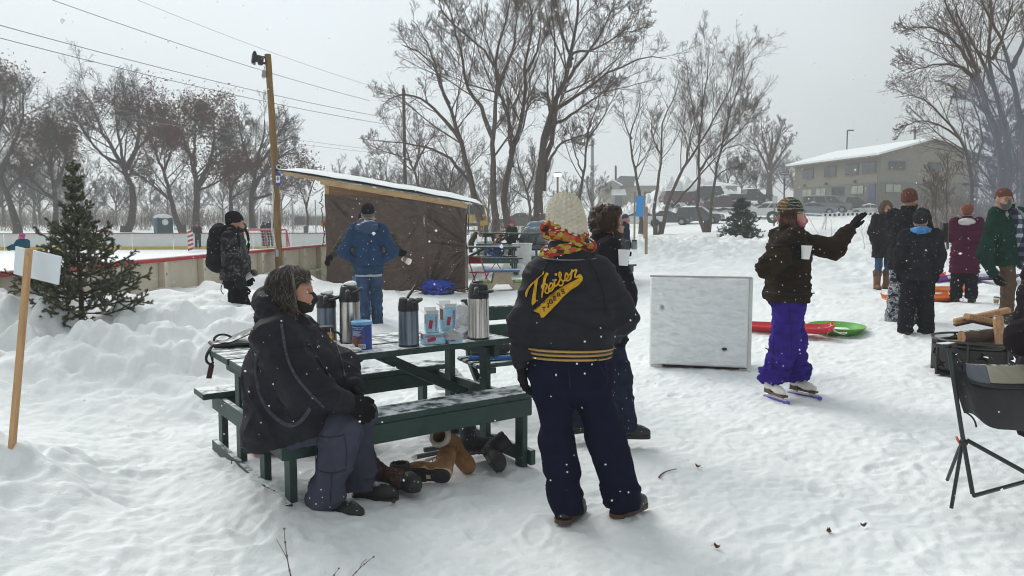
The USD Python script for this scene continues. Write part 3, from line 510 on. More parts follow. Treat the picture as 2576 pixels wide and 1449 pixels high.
# bare trees
bark=plain('grey_brown_bark',(.115,.095,.082),rough=.95,var=.35,scale=5,stretch=(5,5,.7),bump=1.0,bscale=16,spec=.2,snow=.12)
bark2=plain('twig_bark',(.13,.10,.085),rough=.95,var=.2,scale=3,spec=.15)
bark_oak=plain('oak_bark',(.09,.074,.068),rough=.95,var=.25,scale=3,stretch=(4,4,.6),spec=.15)
leaf_mat=MAT('dead_oak_leaves',{'oi':('geometry',{}),'r':('rgb_ramp',{'ramp':[(0,(.18,.07,.05)),(.5,(.29,.115,.08)),(1,(.38,.19,.12))]}),'d':('diffuse_bsdf',{}),'t':('translucent_bsdf',{}),'m':('mix_closure',{'fac':.3})},[('oi.random_per_island','r.fac'),('r.color','d.color'),('r.color','t.color'),('d.BSDF','m.closure1'),('t.BSDF','m.closure2')],surface='m.closure')
def tubes(P,R,n):
 """many branches at once: P (B, k, 3), R (B, k)"""
 B,k=P.shape[:2]
 if B==0:return trimesh.Trimesh()
 t=np.gradient(P,axis=1);t/=np.maximum(np.linalg.norm(t,axis=2,keepdims=True),1e-9)
 ref=np.where(np.abs(t[...,2:])<.8,np.array([0,0,1.0]),np.array([1.0,0,0]));s=np.cross(t,ref);s/=np.maximum(np.linalg.norm(s,axis=2,keepdims=True),1e-9);u=np.cross(s,t)
 a=np.arange(n)*2*PI/n
 v=P[:,:,None]+R[:,:,None,None]*(np.cos(a)[:,None]*s[:,:,None]+np.sin(a)[:,None]*u[:,:,None])
 i=(np.arange(B)[:,None,None]*k+np.arange(k-1)[None,:,None])*n;j=np.arange(n)[None,None];j2=(j+1)%n
 f=np.concatenate([np.stack([i+j,i+n+j2,i+j2],-1).reshape(-1,3),np.stack([i+j,i+n+j,i+n+j2],-1).reshape(-1,3)])
 return trimesh.Trimesh(v.reshape(-1,3),f,process=False)
def sprout(P,R,count,ratio,k,rng,ang=(30,60),t0=.2,up=.25,wig=.12,rfac=.6,rmin=.004,droop=0.0,tend=.97,out=None):
 """children of the branches P: (B*count, k, 3) and their radii"""
 B,m=P.shape[:2];L=np.linalg.norm(np.diff(P,axis=1),axis=2).sum(1)
 t=np.clip((np.arange(count)[None]+rng.uniform(0,1,(B,count)))/count,0,1)**.85*(tend-t0)+t0
 x=t*(m-1);i=np.minimum(x.astype(int),m-2);w=(x-i)[...,None];b=np.arange(B)[:,None]
 p0=P[b,i]*(1-w)+P[b,i+1]*w;r0=R[b,i]*(1-w[...,0])+R[b,i+1]*w[...,0]
 d=P[b,i+1]-P[b,i];d/=np.maximum(np.linalg.norm(d,axis=-1,keepdims=True),1e-9)
 q=rng.normal(0,1,d.shape);q-=(q*d).sum(-1,keepdims=True)*d;q/=np.maximum(np.linalg.norm(q,axis=-1,keepdims=True),1e-9)
 a=np.radians(rng.uniform(*ang,(B,count)))[...,None];h=d*np.cos(a)+q*np.sin(a);h[...,2]+=up*.5;h/=np.linalg.norm(h,axis=-1,keepdims=True)
 ln=(L[:,None]*ratio*(1.15-.75*t)*rng.uniform(.6,1.25,(B,count)))
 C=np.zeros((B,count,k,3));C[:,:,0]=p0;step=ln/(k-1)
 for s in range(1,k):
  h=h+rng.normal(0,wig,h.shape);h[...,2]+=up*.3-droop;h/=np.linalg.norm(h,axis=-1,keepdims=True);C[:,:,s]=C[:,:,s-1]+h*step[...,None]
 rr=np.maximum(np.minimum(r0*.8,np.maximum(r0*rfac,rmin)),rmin)[...,None]*np.linspace(1,.35,k);rr=np.maximum(rr,rmin*.7)
 return C.reshape(-1,k,3),rr.reshape(-1,k)
def limb(pts,r0,r1,n=14,seed=0,wob=.012):
 p=smooth_path(pts,n);L=np.linalg.norm(p[-1]-p[0]);p[1:-1]+=np.random.default_rng(seed).normal(0,wob*L*.35,(n-2,3));return p,r0+(r1*.5-r0)*np.linspace(0,1,n)**.75
def bare_tree(name,label,limbs,seed,counts=(9,7,6,2),ratios=(.46,.52,.55,.6),up=.25,rmin=.0055,mats=(bark,bark2),t0=.3,leaves=0,leafsize=.11,group=None,cat_='tree',droop=0.0,ang=(28,60),leafband=(0,1)):
 rng=np.random.default_rng(seed);base=limbs[0][0][0]
 t=Thing(name,label,cat_,base,group=group)
 trunkm=[tube(p,r,10)for p,r in limbs]
 p,r=limbs[0];n=10;a=np.arange(n)*2*PI/n
 t.W('trunk',cat(trunkm+[lathe([(r[0]*1.3,-.5),(r[0]*1.22,.0),(r[0]*1.08,.3),(r[0]*.9,.8)],12).apply_translation(p[0])]),mats[0],smooth=True)
 P=np.stack([p for p,_ in limbs]);R=np.stack([r for _,r in limbs]);ms=[]
 for lv,(c,ra)in enumerate(zip(counts,ratios)):
  k,sides=((7,5),(6,4),(4,3),(3,3))[lv]
  P,R=sprout(P,R,c,ra,k,rng,ang=ang,t0=t0 if lv==0 else .15,up=up if lv<3 else up*.5,wig=(.075,.11,.16,.2)[lv],rfac=(.42,.45,.5,.6)[lv],rmin=rmin*(1.8,1.3,1.0,.8)[lv],droop=droop)
  ms.append(tubes(P,R,sides))
  if lv==2:tips=P
 cr=t.W('crown',cat(ms),mats[1],smooth=False)
 if leaves:
  w=P.reshape(-1,3);z=(w[:,2]-w[:,2].min())/np.ptp(w[:,2]);cl=meshkit.fbm(w*.35,2,seed);ok=(z>leafband[0])&(z<leafband[1])&(cl>.44)
  w=w[ok];i=rng.integers(0,len(w),leaves);c=w[i]+rng.normal(0,.45,(leaves,3));s=leafsize*rng.uniform(.7,1.6,(leaves,1))
  a,b=rng.normal(0,1,(leaves,3)),rng.normal(0,1,(leaves,3));a/=np.linalg.norm(a,axis=1,keepdims=True);b=np.cross(a,b);b/=np.linalg.norm(b,axis=1,keepdims=True);nn=np.cross(a,b)
  v=np.stack([c-a*s,c+b*s*.55+nn*s*.2,c+a*s,c-b*s*.55+nn*s*.2],1).reshape(-1,3);q=np.arange(leaves)[:,None]*4
  t.W('foliage',trimesh.Trimesh(v,np.concatenate([q+[0,1,2],q+[0,2,3]]),process=False),leaf_mat,smooth=False,kind='stuff')
 return t
def LB(D,pts,r0,r1,dd=0.0,seed=1,root=False,n=14):
 """a limb traced through pixels at distance D, drifting dd metres in depth along its length"""
 k=len(pts);q=[at_y(x,y,D+dd*i/max(1,k-1))for i,(x,y)in enumerate(pts)]
 if root:q[0][2]=min(q[0][2],gz(q[0][0],q[0][1])-.05)
 return limb(q,r0,r1,n,seed)
g1=None
bare_tree('bare_tree','big leaning bare tree whose trunk splits low, behind the white knitted hat',[LB(31,[(1349,590),(1363,400),(1381,300),(1401,248),(1429,192),(1441,136),(1445,80),(1457,-60)],.25,.05,-1,1,True),LB(31.2,[(1366,480),(1377,400),(1393,332),(1403,272),(1441,248),(1509,200),(1573,164),(1629,144),(1677,148)],.15,.03,1.5,2),LB(31,[(1375,430),(1385,400),(1413,360),(1457,344),(1493,324)],.08,.03,-1,3),LB(31,[(1385,310),(1405,308),(1449,280),(1489,252),(1549,208)],.09,.025,1,4),LB(30.5,[(1436,170),(1445,132),(1477,128),(1525,108),(1573,72),(1609,20)],.07,.02,-1,5),LB(30.5,[(1425,205),(1441,180),(1480,130),(1520,70),(1560,-40)],.08,.02,1,6),LB(30.5,[(1440,150),(1420,100),(1405,50),(1380,-30)],.07,.02,.5,7)],11,counts=(13,9,8,3))
bare_tree('bare_tree','tall straight bare tree forking above the right end of the shed roof',[LB(30,[(1247,592),(1243,470),(1241,340),(1253,192),(1255,120),(1265,60),(1285,-40)],.17,.04,0,1,True),LB(30,[(1241,350),(1224,304),(1209,264),(1185,236),(1167,176),(1157,116),(1145,72),(1120,0)],.11,.03,1,2),LB(30,[(1252,200),(1235,150),(1200,110),(1150,70),(1100,-20)],.07,.02,-1,3),LB(30,[(1250,240),(1270,180),(1290,120),(1300,40),(1310,-50)],.08,.02,1,4)],12,counts=(13,9,8,3))
bare_tree('bare_tree','bare tree leaning left over the shed with a long arching limb',[LB(31.5,[(1217,592),(1189,472),(1167,384),(1149,320),(1125,248),(1101,184),(1061,140),(1010,112)],.19,.03,-1,1,True),LB(31.2,[(1158,352),(1135,320),(1109,292),(1077,260),(1029,240),(990,244),(955,285)],.10,.018,-1,2),LB(31.5,[(1192,480),(1165,436),(1109,384),(1061,368),(1001,360),(917,350)],.10,.02,1,3),LB(31.5,[(1130,262),(1105,205),(1090,150),(1060,80),(1035,50)],.08,.02,1,4)],13,counts=(10,8,6,2),up=.15)
bare_tree('bare_tree','upright bare tree with a split double trunk between two larger ones',[LB(32,[(1285,592),(1285,400),(1301,340),(1321,256),(1325,192),(1329,132),(1333,72),(1321,-20)],.19,.04,0,1,True),LB(32,[(1286,400),(1287,352),(1277,280),(1259,240),(1213,224),(1169,208),(1101,184)],.09,.02,-1,2),LB(32.2,[(1290,420),(1279,330),(1279,256)],.07,.05,0,3),LB(32,[(1308,310),(1330,268),(1350,252),(1375,265)],.06,.02,1,4),LB(32,[(1326,180),(1350,130),(1360,80),(1350,0)],.07,.02,1,5)],14,counts=(13,9,8,3))
bare_tree('bare_tree','thin bare tree to the right of the leaning big tree',[LB(36,[(1457,590),(1455,516),(1469,432),(1481,340),(1501,260),(1509,200)],.11,.03,0,1,True),LB(36,[(1480,350),(1520,290),(1550,230)],.06,.02,1,2),LB(36,[(1468,440),(1445,380),(1435,320)],.05,.02,1,3)],15,counts=(9,7,5,2))
bare_tree('bare_tree','small spreading bare tree just above the shed roof',[LB(44,[(1041,592),(1041,424),(1017,368),(989,320)],.18,.04,0,1,True),LB(44,[(1041,430),(1069,372),(1105,328)],.10,.03,1,2),LB(44,[(1036,410),(1000,390),(950,375),(920,350)],.07,.02,1,3),LB(44,[(1045,420),(1055,360),(1050,300)],.07,.02,1,4)],16,counts=(11,8,6,2),t0=.25)
bare_tree('bare_tree','low twiggy bare tree behind the double trunk',[LB(46,[(1140,592),(1130,480),(1150,400),(1170,340)],.15,.03,0,1,True),LB(46,[(1130,490),(1100,430),(1080,390)],.08,.02,0,2),LB(46,[(1135,470),(1190,410),(1230,370)],.08,.02,0,3)],17,counts=(12,8,6,2),t0=.2)
bare_tree('bare_tree','low bare tree filling the gap left of the leaning big tree',[LB(44,[(1320,592),(1325,480),(1300,400),(1290,350)],.13,.03,0,1,True),LB(44,[(1325,480),(1345,420),(1340,360)],.08,.02,0,2)],18,counts=(12,8,5,2),t0=.2)
gcl='leaning stems of the tree clump'
bare_tree('bare_tree','bare tree behind the blue sign, bending left then up',[LB(41,[(1612,590),(1608,484),(1596,420),(1588,345),(1600,290),(1610,230)],.13,.03,0,1,True),LB(41,[(1590,350),(1570,300),(1570,250)],.05,.02,1,2),LB(41,[(1600,420),(1630,380),(1640,330)],.05,.02,1,3)],21,counts=(9,7,5,2))
bare_tree('bare_tree','upright left stem of the leaning tree clump by the parked cars',[LB(42,[(1649,590),(1651,492),(1664,386),(1668,322),(1690,250),(1710,190)],.12,.03,0,1,True),LB(42,[(1664,390),(1640,330),(1650,270)],.06,.02,1,2)],22,counts=(10,7,6,2))
bare_tree('bare_tree','right-leaning stem of the tree clump by the parked cars',[LB(42,[(1662,592),(1685,505),(1719,424),(1753,373),(1787,322),(1830,230),(1850,150)],.13,.03,-1,1,True),LB(42,[(1690,520),(1744,462),(1804,394),(1855,364),(1890,400)],.08,.02,1,2),LB(42,[(1725,415),(1740,330),(1765,250)],.07,.02,1,3)],23,counts=(13,9,8,2))
bare_tree('bare_tree','tall vertical stem right of the tree clump, in front of the dark SUV',[LB(43,[(1775,590),(1757,500),(1759,428),(1757,381),(1770,280),(1775,190),(1785,120)],.13,.03,0,1,True),LB(43,[(1758,430),(1800,380),(1840,330),(1880,260)],.07,.02,1,2)],24,counts=(13,9,8,3))
bare_tree('bare_tree','forked stem curving right above the white pickup',[LB(43,[(1783,588),(1795,483),(1808,398),(1821,347),(1850,250),(1870,130)],.11,.03,0,1,True),LB(43,[(1800,450),(1850,420),(1890,440)],.05,.02,1,2),LB(43,[(1815,370),(1870,320),(1910,250)],.06,.02,1,3)],25,counts=(13,9,8,3))
bare_tree('bare_tree','round-crowned bare tree on a thick dark trunk beside the two-storey building',[LB(92,[(1938,530),(1936,450),(1938,400),(1942,330)],.55,.12,0,1,True),LB(92,[(1936,440),(1910,380),(1885,340)],.22,.06,0,2),LB(92,[(1937,430),(1970,380),(1995,340)],.22,.06,0,3),LB(92,[(1937,410),(1920,350),(1915,300)],.2,.05,2,4),LB(92,[(1938,410),(1958,350),(1970,305)],.2,.05,-2,5)],26,counts=(10,8,6,2),rmin=.014,t0=.25)
bare_tree('bare_tree','nearest big bare tree at the right edge with several long limbs reaching left',[LB(21,[(2528,620),(2521,462),(2512,356),(2476,242),(2462,178),(2430,114),(2395,57),(2365,-30)],.15,.03,-1,1,True),LB(21,[(2474,235),(2450,195),(2423,171),(2352,164),(2274,188)],.07,.015,-1,2),LB(21,[(2465,185),(2420,130),(2370,80),(2300,70),(2260,85)],.07,.015,1,3),LB(21,[(2514,360),(2480,290),(2440,250),(2400,230)],.06,.015,1,4)],31,counts=(12,8,6,2),rmin=.0045)
bare_tree('bare_tree','second tall bare tree at the right edge, straighter trunk',[LB(22,[(2548,620),(2540,444),(2533,338),(2508,242),(2491,135),(2487,36),(2480,-60)],.13,.04,0,1,True),LB(22,[(2508,245),(2470,150),(2420,60),(2390,-20)],.07,.02,1,2),LB(22,[(2495,150),(2530,70),(2550,-10)],.06,.02,0,3)],32,counts=(11,8,6,2),rmin=.0045)
bare_tree('bare_tree','thick bare tree cut off by the right picture edge',[LB(20,[(2590,620),(2572,356),(2558,231),(2540,156),(2508,92),(2469,0)],.16,.04,0,1,True),LB(20,[(2545,170),(2580,90),(2590,0)],.08,.02,0,2)],33,counts=(11,8,6,2),rmin=.0045)
bare_tree('bare_tree','low crooked bare tree before the two-storey building, arching to the left',[LB(26,[(2452,600),(2441,427),(2420,356),(2384,306),(2341,263),(2309,245),(2252,245)],.10,.02,-1,1,True),LB(26,[(2418,352),(2370,318),(2310,305),(2260,340)],.05,.015,1,2),LB(26,[(2438,420),(2470,340),(2450,260),(2440,200)],.06,.015,1,3)],34,counts=(12,8,6,2),rmin=.0045,up=.12)
for i,(px,D,y1)in enumerate(((2365,24,430),(2385,23,400),(2340,26,440))):
 bare_tree('sapling',('pale thin leaning sapling','thin straight sapling','short grey sapling')[i]+' in the brush before the two-storey building',[LB(D,[(px,605),(px-12+9*i,520),(px-18+16*i,y1)],.03,.01,0,i,True)],40+i,counts=(14,6,4,2),rmin=.004,cat_='sapling')
ok=dict(mats=(bark_oak,bark_oak),rmin=.010,leafsize=.085,ratios=(.58,.55,.55,.6),ang=(30,70))
bare_tree('oak_tree','tall bare-topped oak left of the portable toilet, some brown leaves low down',[LB(62,[(315,592),(312,425),(270,350),(235,280),(205,225)],.36,.06,0,1,True),LB(62,[(312,430),(345,365),(350,280),(345,225)],.25,.06,1,2),LB(62,[(335,385),(380,330),(400,280)],.14,.05,1,3),LB(62,[(300,410),(260,390),(210,330),(170,260)],.14,.05,0,4),LB(62,[(314,440),(300,350),(290,270),(290,215)],.16,.05,0,5)],51,counts=(15,10,7,2),leaves=3000,leafband=(0,.62),**ok)
bare_tree('oak_tree','oak with a dense brown-leaved crown behind the striped pad',[LB(63,[(492,590),(495,475),(480,390),(450,325),(430,280)],.36,.08,0,1,True),LB(63,[(497,470),(525,415),(540,330),(530,270)],.25,.06,1,2),LB(63,[(490,420),(490,340),(495,270)],.18,.06,0,3),LB(63,[(496,480),(560,450),(600,420)],.12,.05,0,4)],52,counts=(15,10,7,2),leaves=6000,**ok)
bare_tree('oak_tree','leaning oak whose trunk slants left above the portable toilet',[LB(60,[(460,590),(430,500),(410,425),(385,370),(360,330)],.27,.07,0,1,True),LB(60,[(432,505),(395,475),(350,440),(320,420)],.14,.05,0,2),LB(60,[(412,430),(430,380),(440,330)],.14,.05,0,3)],53,counts=(15,10,7,2),leaves=3000,**ok)
bare_tree('oak_tree','brown-leaved oak directly behind the small spruce tip',[LB(60,[(137,590),(137,475),(107,380),(70,330)],.28,.08,0,1,True),LB(60,[(138,470),(165,400),(170,340)],.2,.06,0,2),LB(60,[(125,430),(130,350),(120,290)],.17,.06,0,3),LB(60,[(137,500),(80,450),(50,400)],.12,.05,0,4)],54,counts=(15,10,7,2),leaves=3800,leafband=(0,.8),**ok)
bare_tree('oak_tree','large oak at the far left edge with bare spreading limbs',[LB(58,[(45,592),(25,510),(0,445),(-30,350),(-60,250)],.32,.08,0,1,True),LB(58,[(-5,450),(40,350),(60,260),(40,200)],.22,.06,0,2),LB(58,[(15,490),(60,440),(110,400),(140,340)],.14,.05,0,3),LB(58,[(-25,370),(10,280),(10,200)],.2,.06,0,4)],55,counts=(15,10,7,2),leaves=1700,**ok)
bare_tree('oak_tree','grey round-crowned oak behind the light pole',[LB(66,[(640,592),(640,450),(655,380),(665,300)],.33,.08,0,1,True),LB(66,[(640,470),(700,400),(745,370)],.2,.06,0,2),LB(66,[(640,440),(610,360),(600,290)],.2,.06,0,3),LB(66,[(648,420),(700,340),(720,300)],.18,.06,0,4),LB(66,[(640,500),(720,470),(770,430)],.15,.05,0,5)],56,counts=(15,10,7,2),leaves=1300,leafband=(0,.5),**ok)
bare_tree('oak_tree','small brown-leaved oak between the light pole and the striped pad',[LB(64,[(575,590),(580,480),(570,400),(560,350)],.24,.07,0,1,True),LB(64,[(580,480),(620,430),(650,420)],.14,.05,0,2)],57,counts=(15,10,7,2),leaves=1500,**ok)
young=bare_tree('young_tree','young bare tree in front of the low snowy-roofed house left of the shed',[LB(57,[(768,592),(770,520),(755,470),(745,430)],.12,.04,0,1,True),LB(57,[(770,525),(785,470),(800,430)],.09,.03,0,2)],58,counts=(9,7,5,2),mats=(bark_oak,bark_oak),rmin=.010)
protos=[]
for k in range(3):
 h=(9.5,11,8.5)[k];rr=np.random.default_rng(70+k);c0=at_y((-20,90,210)[k],575,(96,100,92)[k]);c0[2]=gz(c0[0],c0[1])-.1
 li=[limb([c0,c0+[0,0,h*.3],c0+[.3,0,h*.6],c0+[.2,.2,h]],.2,.04,14,k)]+[limb([c0+[0,0,h*s],c0+[math.cos(a)*h*.2,math.sin(a)*h*.2,h*(s+.25)],c0+[math.cos(a)*h*.3,math.sin(a)*h*.3,h*(s+.5)]],.12,.03,14,k)for s,a in zip(rr.uniform(.15,.4,5),np.arange(5)*1.3)]
 protos.append(bare_tree('wood_tree',('hazy grey tree at the far left of the wood','taller hazy tree in the wood behind the left oaks','broad hazy tree in the wood behind the spruce')[k],li,80+k,counts=(10,7,5,2),mats=(bark_oak,bark_oak),rmin=.018,t0=.05,group='hazy trees of the wood beyond the rink'))
rr=np.random.default_rng(9)
for i,px in enumerate(np.r_[np.linspace(-140,700,19),np.linspace(860,1130,9),np.linspace(1150,1480,6)]):
 D=rr.uniform(85,122);q=at_y(px+rr.uniform(-15,15),560,D);q[2]=gz(q[0],q[1])-.1
 lab='hazy bare tree of the grey wood beyond the rink' if px<720 else 'faint bare tree in the haze behind the shed and big trees'
 copy_of(protos[i%3],'wood_tree',lab,q,rr.uniform(0,6.28),rr.uniform(.6,.95)if px<720 else rr.uniform(.7,1.0),group='hazy trees of the wood beyond the rink' if px<720 else 'faint trees behind the shed')
for i,px in enumerate(np.linspace(1830,2010,6)):
 D=rr.uniform(118,128);q=at_y(px,480,D);q[2]=gz(q[0],q[1])-.1;copy_of(protos[i%3],'wood_tree','faint bare tree on the rise between the two buildings',q,rr.uniform(0,6),.75,group='faint trees between the two buildings')
for i,(px,D)in enumerate(((2500,60),(2555,50),(2620,46),(2530,42),(2590,40))):
 q=at_y(px,570,D);q[2]=gz(q[0],q[1])-.1;copy_of(protos[i%3],'wood_tree','grey bare tree of the thicket at the right edge, in the smoke',q,rr.uniform(0,6),rr.uniform(.55,.75),group='trees of the smoky thicket at the right edge')
def brush(xs,hs,n,seed,r=.01):
 rr=np.random.default_rng(seed);P=np.zeros((n,4,3));i=rr.integers(0,len(xs),n);b=xs[i]+rr.normal(0,1,(n,3))*[1.4,1.4,0];b[:,2]=ground(b[:,0],b[:,1])-.05
 d=rr.normal(0,.35,(n,3));d[:,2]=1;h=rr.uniform(.35,1,n)*hs
 for k in range(4):P[:,k]=b+d*(h*k/3)[:,None]+rr.normal(0,.06,(n,3))*k*h[:,None]*.35
 R=np.full((n,4),r)*np.linspace(1,.4,4);C,CR=sprout(P,R,5,.45,3,rr,rmin=r*.5);return cat([tubes(P,R,3),tubes(C,CR,3)])
brush_mat=plain('brush_stems',(.19,.16,.145),rough=.95,var=.3)
xs=np.array([at_y(px,570,D)for px in np.linspace(-120,760,60)for D in(68,78,88)])
structure('undergrowth',brush(xs,2.2,2600,3,.016),brush_mat,smooth=False,kind='stuff',label='grey tangle of undergrowth along the far side of the rink',cat='undergrowth')
xs=np.array([at_y(px,570,D)for px in np.linspace(2390,2640,20)for D in(24,28,34,40)])
structure('undergrowth',brush(xs,1.7,1700,4,.008),brush_mat,smooth=False,kind='stuff',label='snowy brush at the foot of the right-hand trees',cat='undergrowth')
xs=np.array([at_y(px,590,D)for px in np.linspace(1180,1440,20)for D in(30,36,46)])
structure('undergrowth',brush(xs,1.6,420,5,.008),brush_mat,smooth=False,kind='stuff',label='thin bare shoots among the big trees by the shed',cat='undergrowth')
# buildings up the slope
siding=plain('tan_lap_siding',(.235,.21,.165),rough=.8,var=.06,scale=1.5)
siding_low=plain('grey_brown_masonry',(.15,.14,.125),rough=.85,var=.1,scale=2)
trim_mat=plain('brown_trim',(.16,.13,.105),rough=.7)
frame_dark=plain('dark_window_frame',(.05,.045,.042),rough=.5)
glass=plain('dark_window_glass',(.025,.03,.036),rough=.08,var=.5,scale=.6,spec=.8)
glass_pale=plain('curtained_glass',(.34,.36,.30),rough=.2,var=.3,scale=1.2)
roof_snow=plain('roof_snow_cover',(.84,.87,.88),rough=.8,var=.03,scale=1,bump=.4,bscale=6)
roof_dark=plain('dark_shingles',(.055,.058,.065),rough=.8,var=.2)
beige=plain('beige_siding',(.42,.39,.33),rough=.8,var=.05,scale=1)
def walls(b,c0,c1,z0,z1,mat,th=.2,name='wall'):return b.W(name,beam([*c0,(z0+z1)/2],[*c1,(z0+z1)/2],th,z1-z0,ch=.01),mat)
L_,C_,R_=np.array([39.1,104.0]),np.array([43.1,88.0]),np.array([56.6,91.35]);z0,zm,ze,za=2.4,6.75,9.6,11.4
bl=Thing('two_storey_building','tan two-storey building with a snowy gable roof above the parked cars','building',(43.1,88,3.0))
us=(C_-L_)/np.linalg.norm(C_-L_);ug=(R_-C_)/np.linalg.norm(R_-C_);ns,ng=-ug,us
BK=L_+(R_-C_)
v=[[*L_,z0],[*C_,z0],[*R_,z0],[*BK,z0],[*L_,ze],[*C_,ze],[*R_,ze],[*BK,ze],[*((C_+R_)/2),za],[*((L_+BK)/2),za]]
low=[[*p,z]for z in(z0,zm)for p in(L_,C_,R_,BK)]
bl.W('wall',as_tm(manifold3d.Manifold.hull_points(v)),siding,smooth=False)
lowp=[[*(p+d*.06),z]for z in(z0,zm-.12)for p,d in((L_,ns-us),(C_,ns+ng),(R_,ng-ns),(BK,-us-ns))]
bl.W('wall',as_tm(manifold3d.Manifold.hull_points(lowp)),siding_low,smooth=False,label='darker masonry ground floor')
for k in range(11):
 z=zm+.1+k*.26
 bl.W('siding_course',beam([*(L_+ns*.015),z],[*(C_+ns*.015),z],.03,.035),siding);bl.W('siding_course',beam([*(C_+ng*.015),z],[*(R_+ng*.015),z],.03,.035),siding)
rid=[np.array([*((C_+R_)/2+us*.8),za+.12]),np.array([*((L_+BK)/2-us*.8),za+.12])]
for e0,e1,o in((C_,L_,ns),(R_,BK,-ns)):
 q=[np.array([*(e0+us*.8+o*.9),ze-.12]),np.array([*(e1-us*.8+o*.9),ze-.12])]
 for nm,dz,m,hh,ins in(('roof',0,trim_mat,.16,0),('roof_snow',.17,roof_snow,.24,.06)):
  P=np.array([[q[0],q[1]],[rid[0],rid[1]]])+[0,0,dz]
  P=P+np.array([[-us[0],-us[1],0]])*0;bl.W(nm,as_tm(manifold3d.Manifold.hull_points(np.vstack([P.reshape(-1,3),P.reshape(-1,3)+[0,0,hh]]))),m,smooth=False)
def onside(px,P,d):
 k=(px-1288)/FPX;return(k*P[1]-P[0])/(d[0]-k*d[1])
def window(b,P,d,n,x0,x1,za_,zb_,g=glass,mull=1):
 s0,s1=onside(x0,P,d),onside(x1,P,d);a,c=P+d*s0+n*.05,P+d*s1+n*.05
 w=b.W('window',beam([*a,(za_+zb_)/2],[*c,(za_+zb_)/2],.10,zb_-za_,ch=.01),frame_dark)
 o=n*.05;ww=np.linspace(0,1,mull+2)
 for t0,t1 in zip(ww[:-1],ww[1:]):
  p,q=a+(c-a)*(t0+.06/(mull+1))+o,a+(c-a)*(t1-.06/(mull+1))+o;b.W('pane',beam([*p,(za_+zb_)/2],[*q,(za_+zb_)/2],.02,(zb_-za_)*.84,ch=.002),g,under=w)
 b.W('sill',beam([*(a+n*.05),za_-.05],[*(c+n*.05),za_-.05],.1,.07),trim_mat,under=w)
X7=lambda x:1996.4+.3556*x
for x0,x1 in((50,122),(198,280),(347,437),(463,560)):window(bl,L_,us,ns,X7(x0),X7(x1),7.75,9.05)
for x0,x1 in((645,760),(917,1012)):window(bl,C_,ug,ng,X7(x0),X7(x1),8.05,9.0)
for i,(x0,x1)in enumerate(((50,118),(145,215),(255,345),(395,480))):window(bl,L_,us,ns+0,X7(x0),X7(x1),5.25,6.4,glass_pale if i!=2 else glass,1)
window(bl,C_,ug,ng,X7(625),X7(735),5.3,6.4,glass_pale)
s0,s1=onside(X7(515),L_,us),onside(X7(565),L_,us);a,c=L_+us*s0+ns*.1,L_+us*s1+ns*.1
d=bl.W('door',beam([*a,5.1],[*c,5.1],.12,2.6),plain('blue_door_paint',(.045,.055,.13)));bl.W('handle',bx((.12,.12,.1),[*(c-us*.2+ns*.08),5.0]),grey_metal,under=d)
bl.W('downpipe',cyl([*(C_+ns*.2-us*.2),3],[*(C_+ns*.2-us*.2),ze],.07,8),trim_mat)
for s in(.15,.42,.75):bl.W('wall_lamp',bx((.3,.3,.3),[*(L_+(C_-L_)*s+ns*.2),6.85],b=.05),frame_dark)
mb=Thing('beige_building','beige low building with snowy roof and a small entrance awning','building',(17,112,4.5))
def bxh(x0,x1,y0,y1,z0,z1):return bx((x1-x0,y1-y0,z1-z0),((x0+x1)/2,(y0+y1)/2,(z0+z1)/2))
def XX(px,D):return(px-1288)/FPX*D
D0=112;xa,xb,xc,xd=XX(1519,D0),XX(1556,D0),XX(1572,D0+4),XX(1835,D0+6)
zb=3.0;z_e1,z_p1=at_y(0,466,D0)[2],at_y(0,455,D0)[2]
mb.W('wall',as_tm(manifold3d.Manifold.hull_points([(x,y,z)for y in(D0,D0+9)for x,z in((xa,zb),(xb,zb),(xa,z_e1),(xb,z_e1),((xa+xb)/2,z_p1))])),beige,smooth=False)
for s,x0,x1 in((-1,xa-.4,(xa+xb)/2),(1,xb+.4,(xa+xb)/2)):mb.W('roof_snow',as_tm(manifold3d.Manifold.hull_points([(x,y,z+dz)for y in(D0-.5,D0+9)for x,z in((x0,z_e1-.1),(x1,z_p1+.05))for dz in(0,.22)])),roof_snow,smooth=False)
ze2,zp2=at_y(0,470,D0+4)[2],at_y(0,442,D0+9)[2]
mb.W('wall',bxh(xb-.5,xd,D0+3,D0+16,zb,ze2),beige)
mb.W('roof',as_tm(manifold3d.Manifold.hull_points([(xb-.8,D0+2.5,ze2),(xd+.5,D0+2.5,ze2),(xb+1.5,D0+9.5,zp2),(xd-5.5,D0+9.5,zp2-.3),(xb-.8,D0+16.5,ze2),(xd+.5,D0+16.5,ze2)])),roof_dark,smooth=False)
mb.W('roof_snow',as_tm(manifold3d.Manifold.hull_points([(xb+2.6,D0+2.6,ze2+.12),(xd+.4,D0+2.6,ze2+.12),(xb+4,D0+9.3,zp2+.08),(xd-5.6,D0+9.3,zp2-.18),(xd-5.6,D0+9.4,zp2-.4),(xd+.4,D0+2.9,ze2-.05),(xb+2.6,D0+2.9,ze2-.05),(xb+4,D0+9.4,zp2-.2)])),roof_snow,smooth=False)
aw=mb.W('awning',as_tm(manifold3d.Manifold.hull_points([(XX(x,D0),y,z)for x in(1536,1570)for y,z in((D0-1.6,6.05),(D0-.02,6.85),(D0-.02,6.0),(D0-1.6,5.9))])),roof_snow,smooth=False)
mb.W('door',bxh(XX(1545,D0),XX(1563,D0),D0-.08,D0-.0,4.2,5.9),plain('grey_blue_door',(.13,.15,.19)))
w=mb.W('window',bxh(XX(1532,D0),XX(1538,D0),D0-.08,D0-.0,z_e1-.7,z_e1-.1),frame_dark)
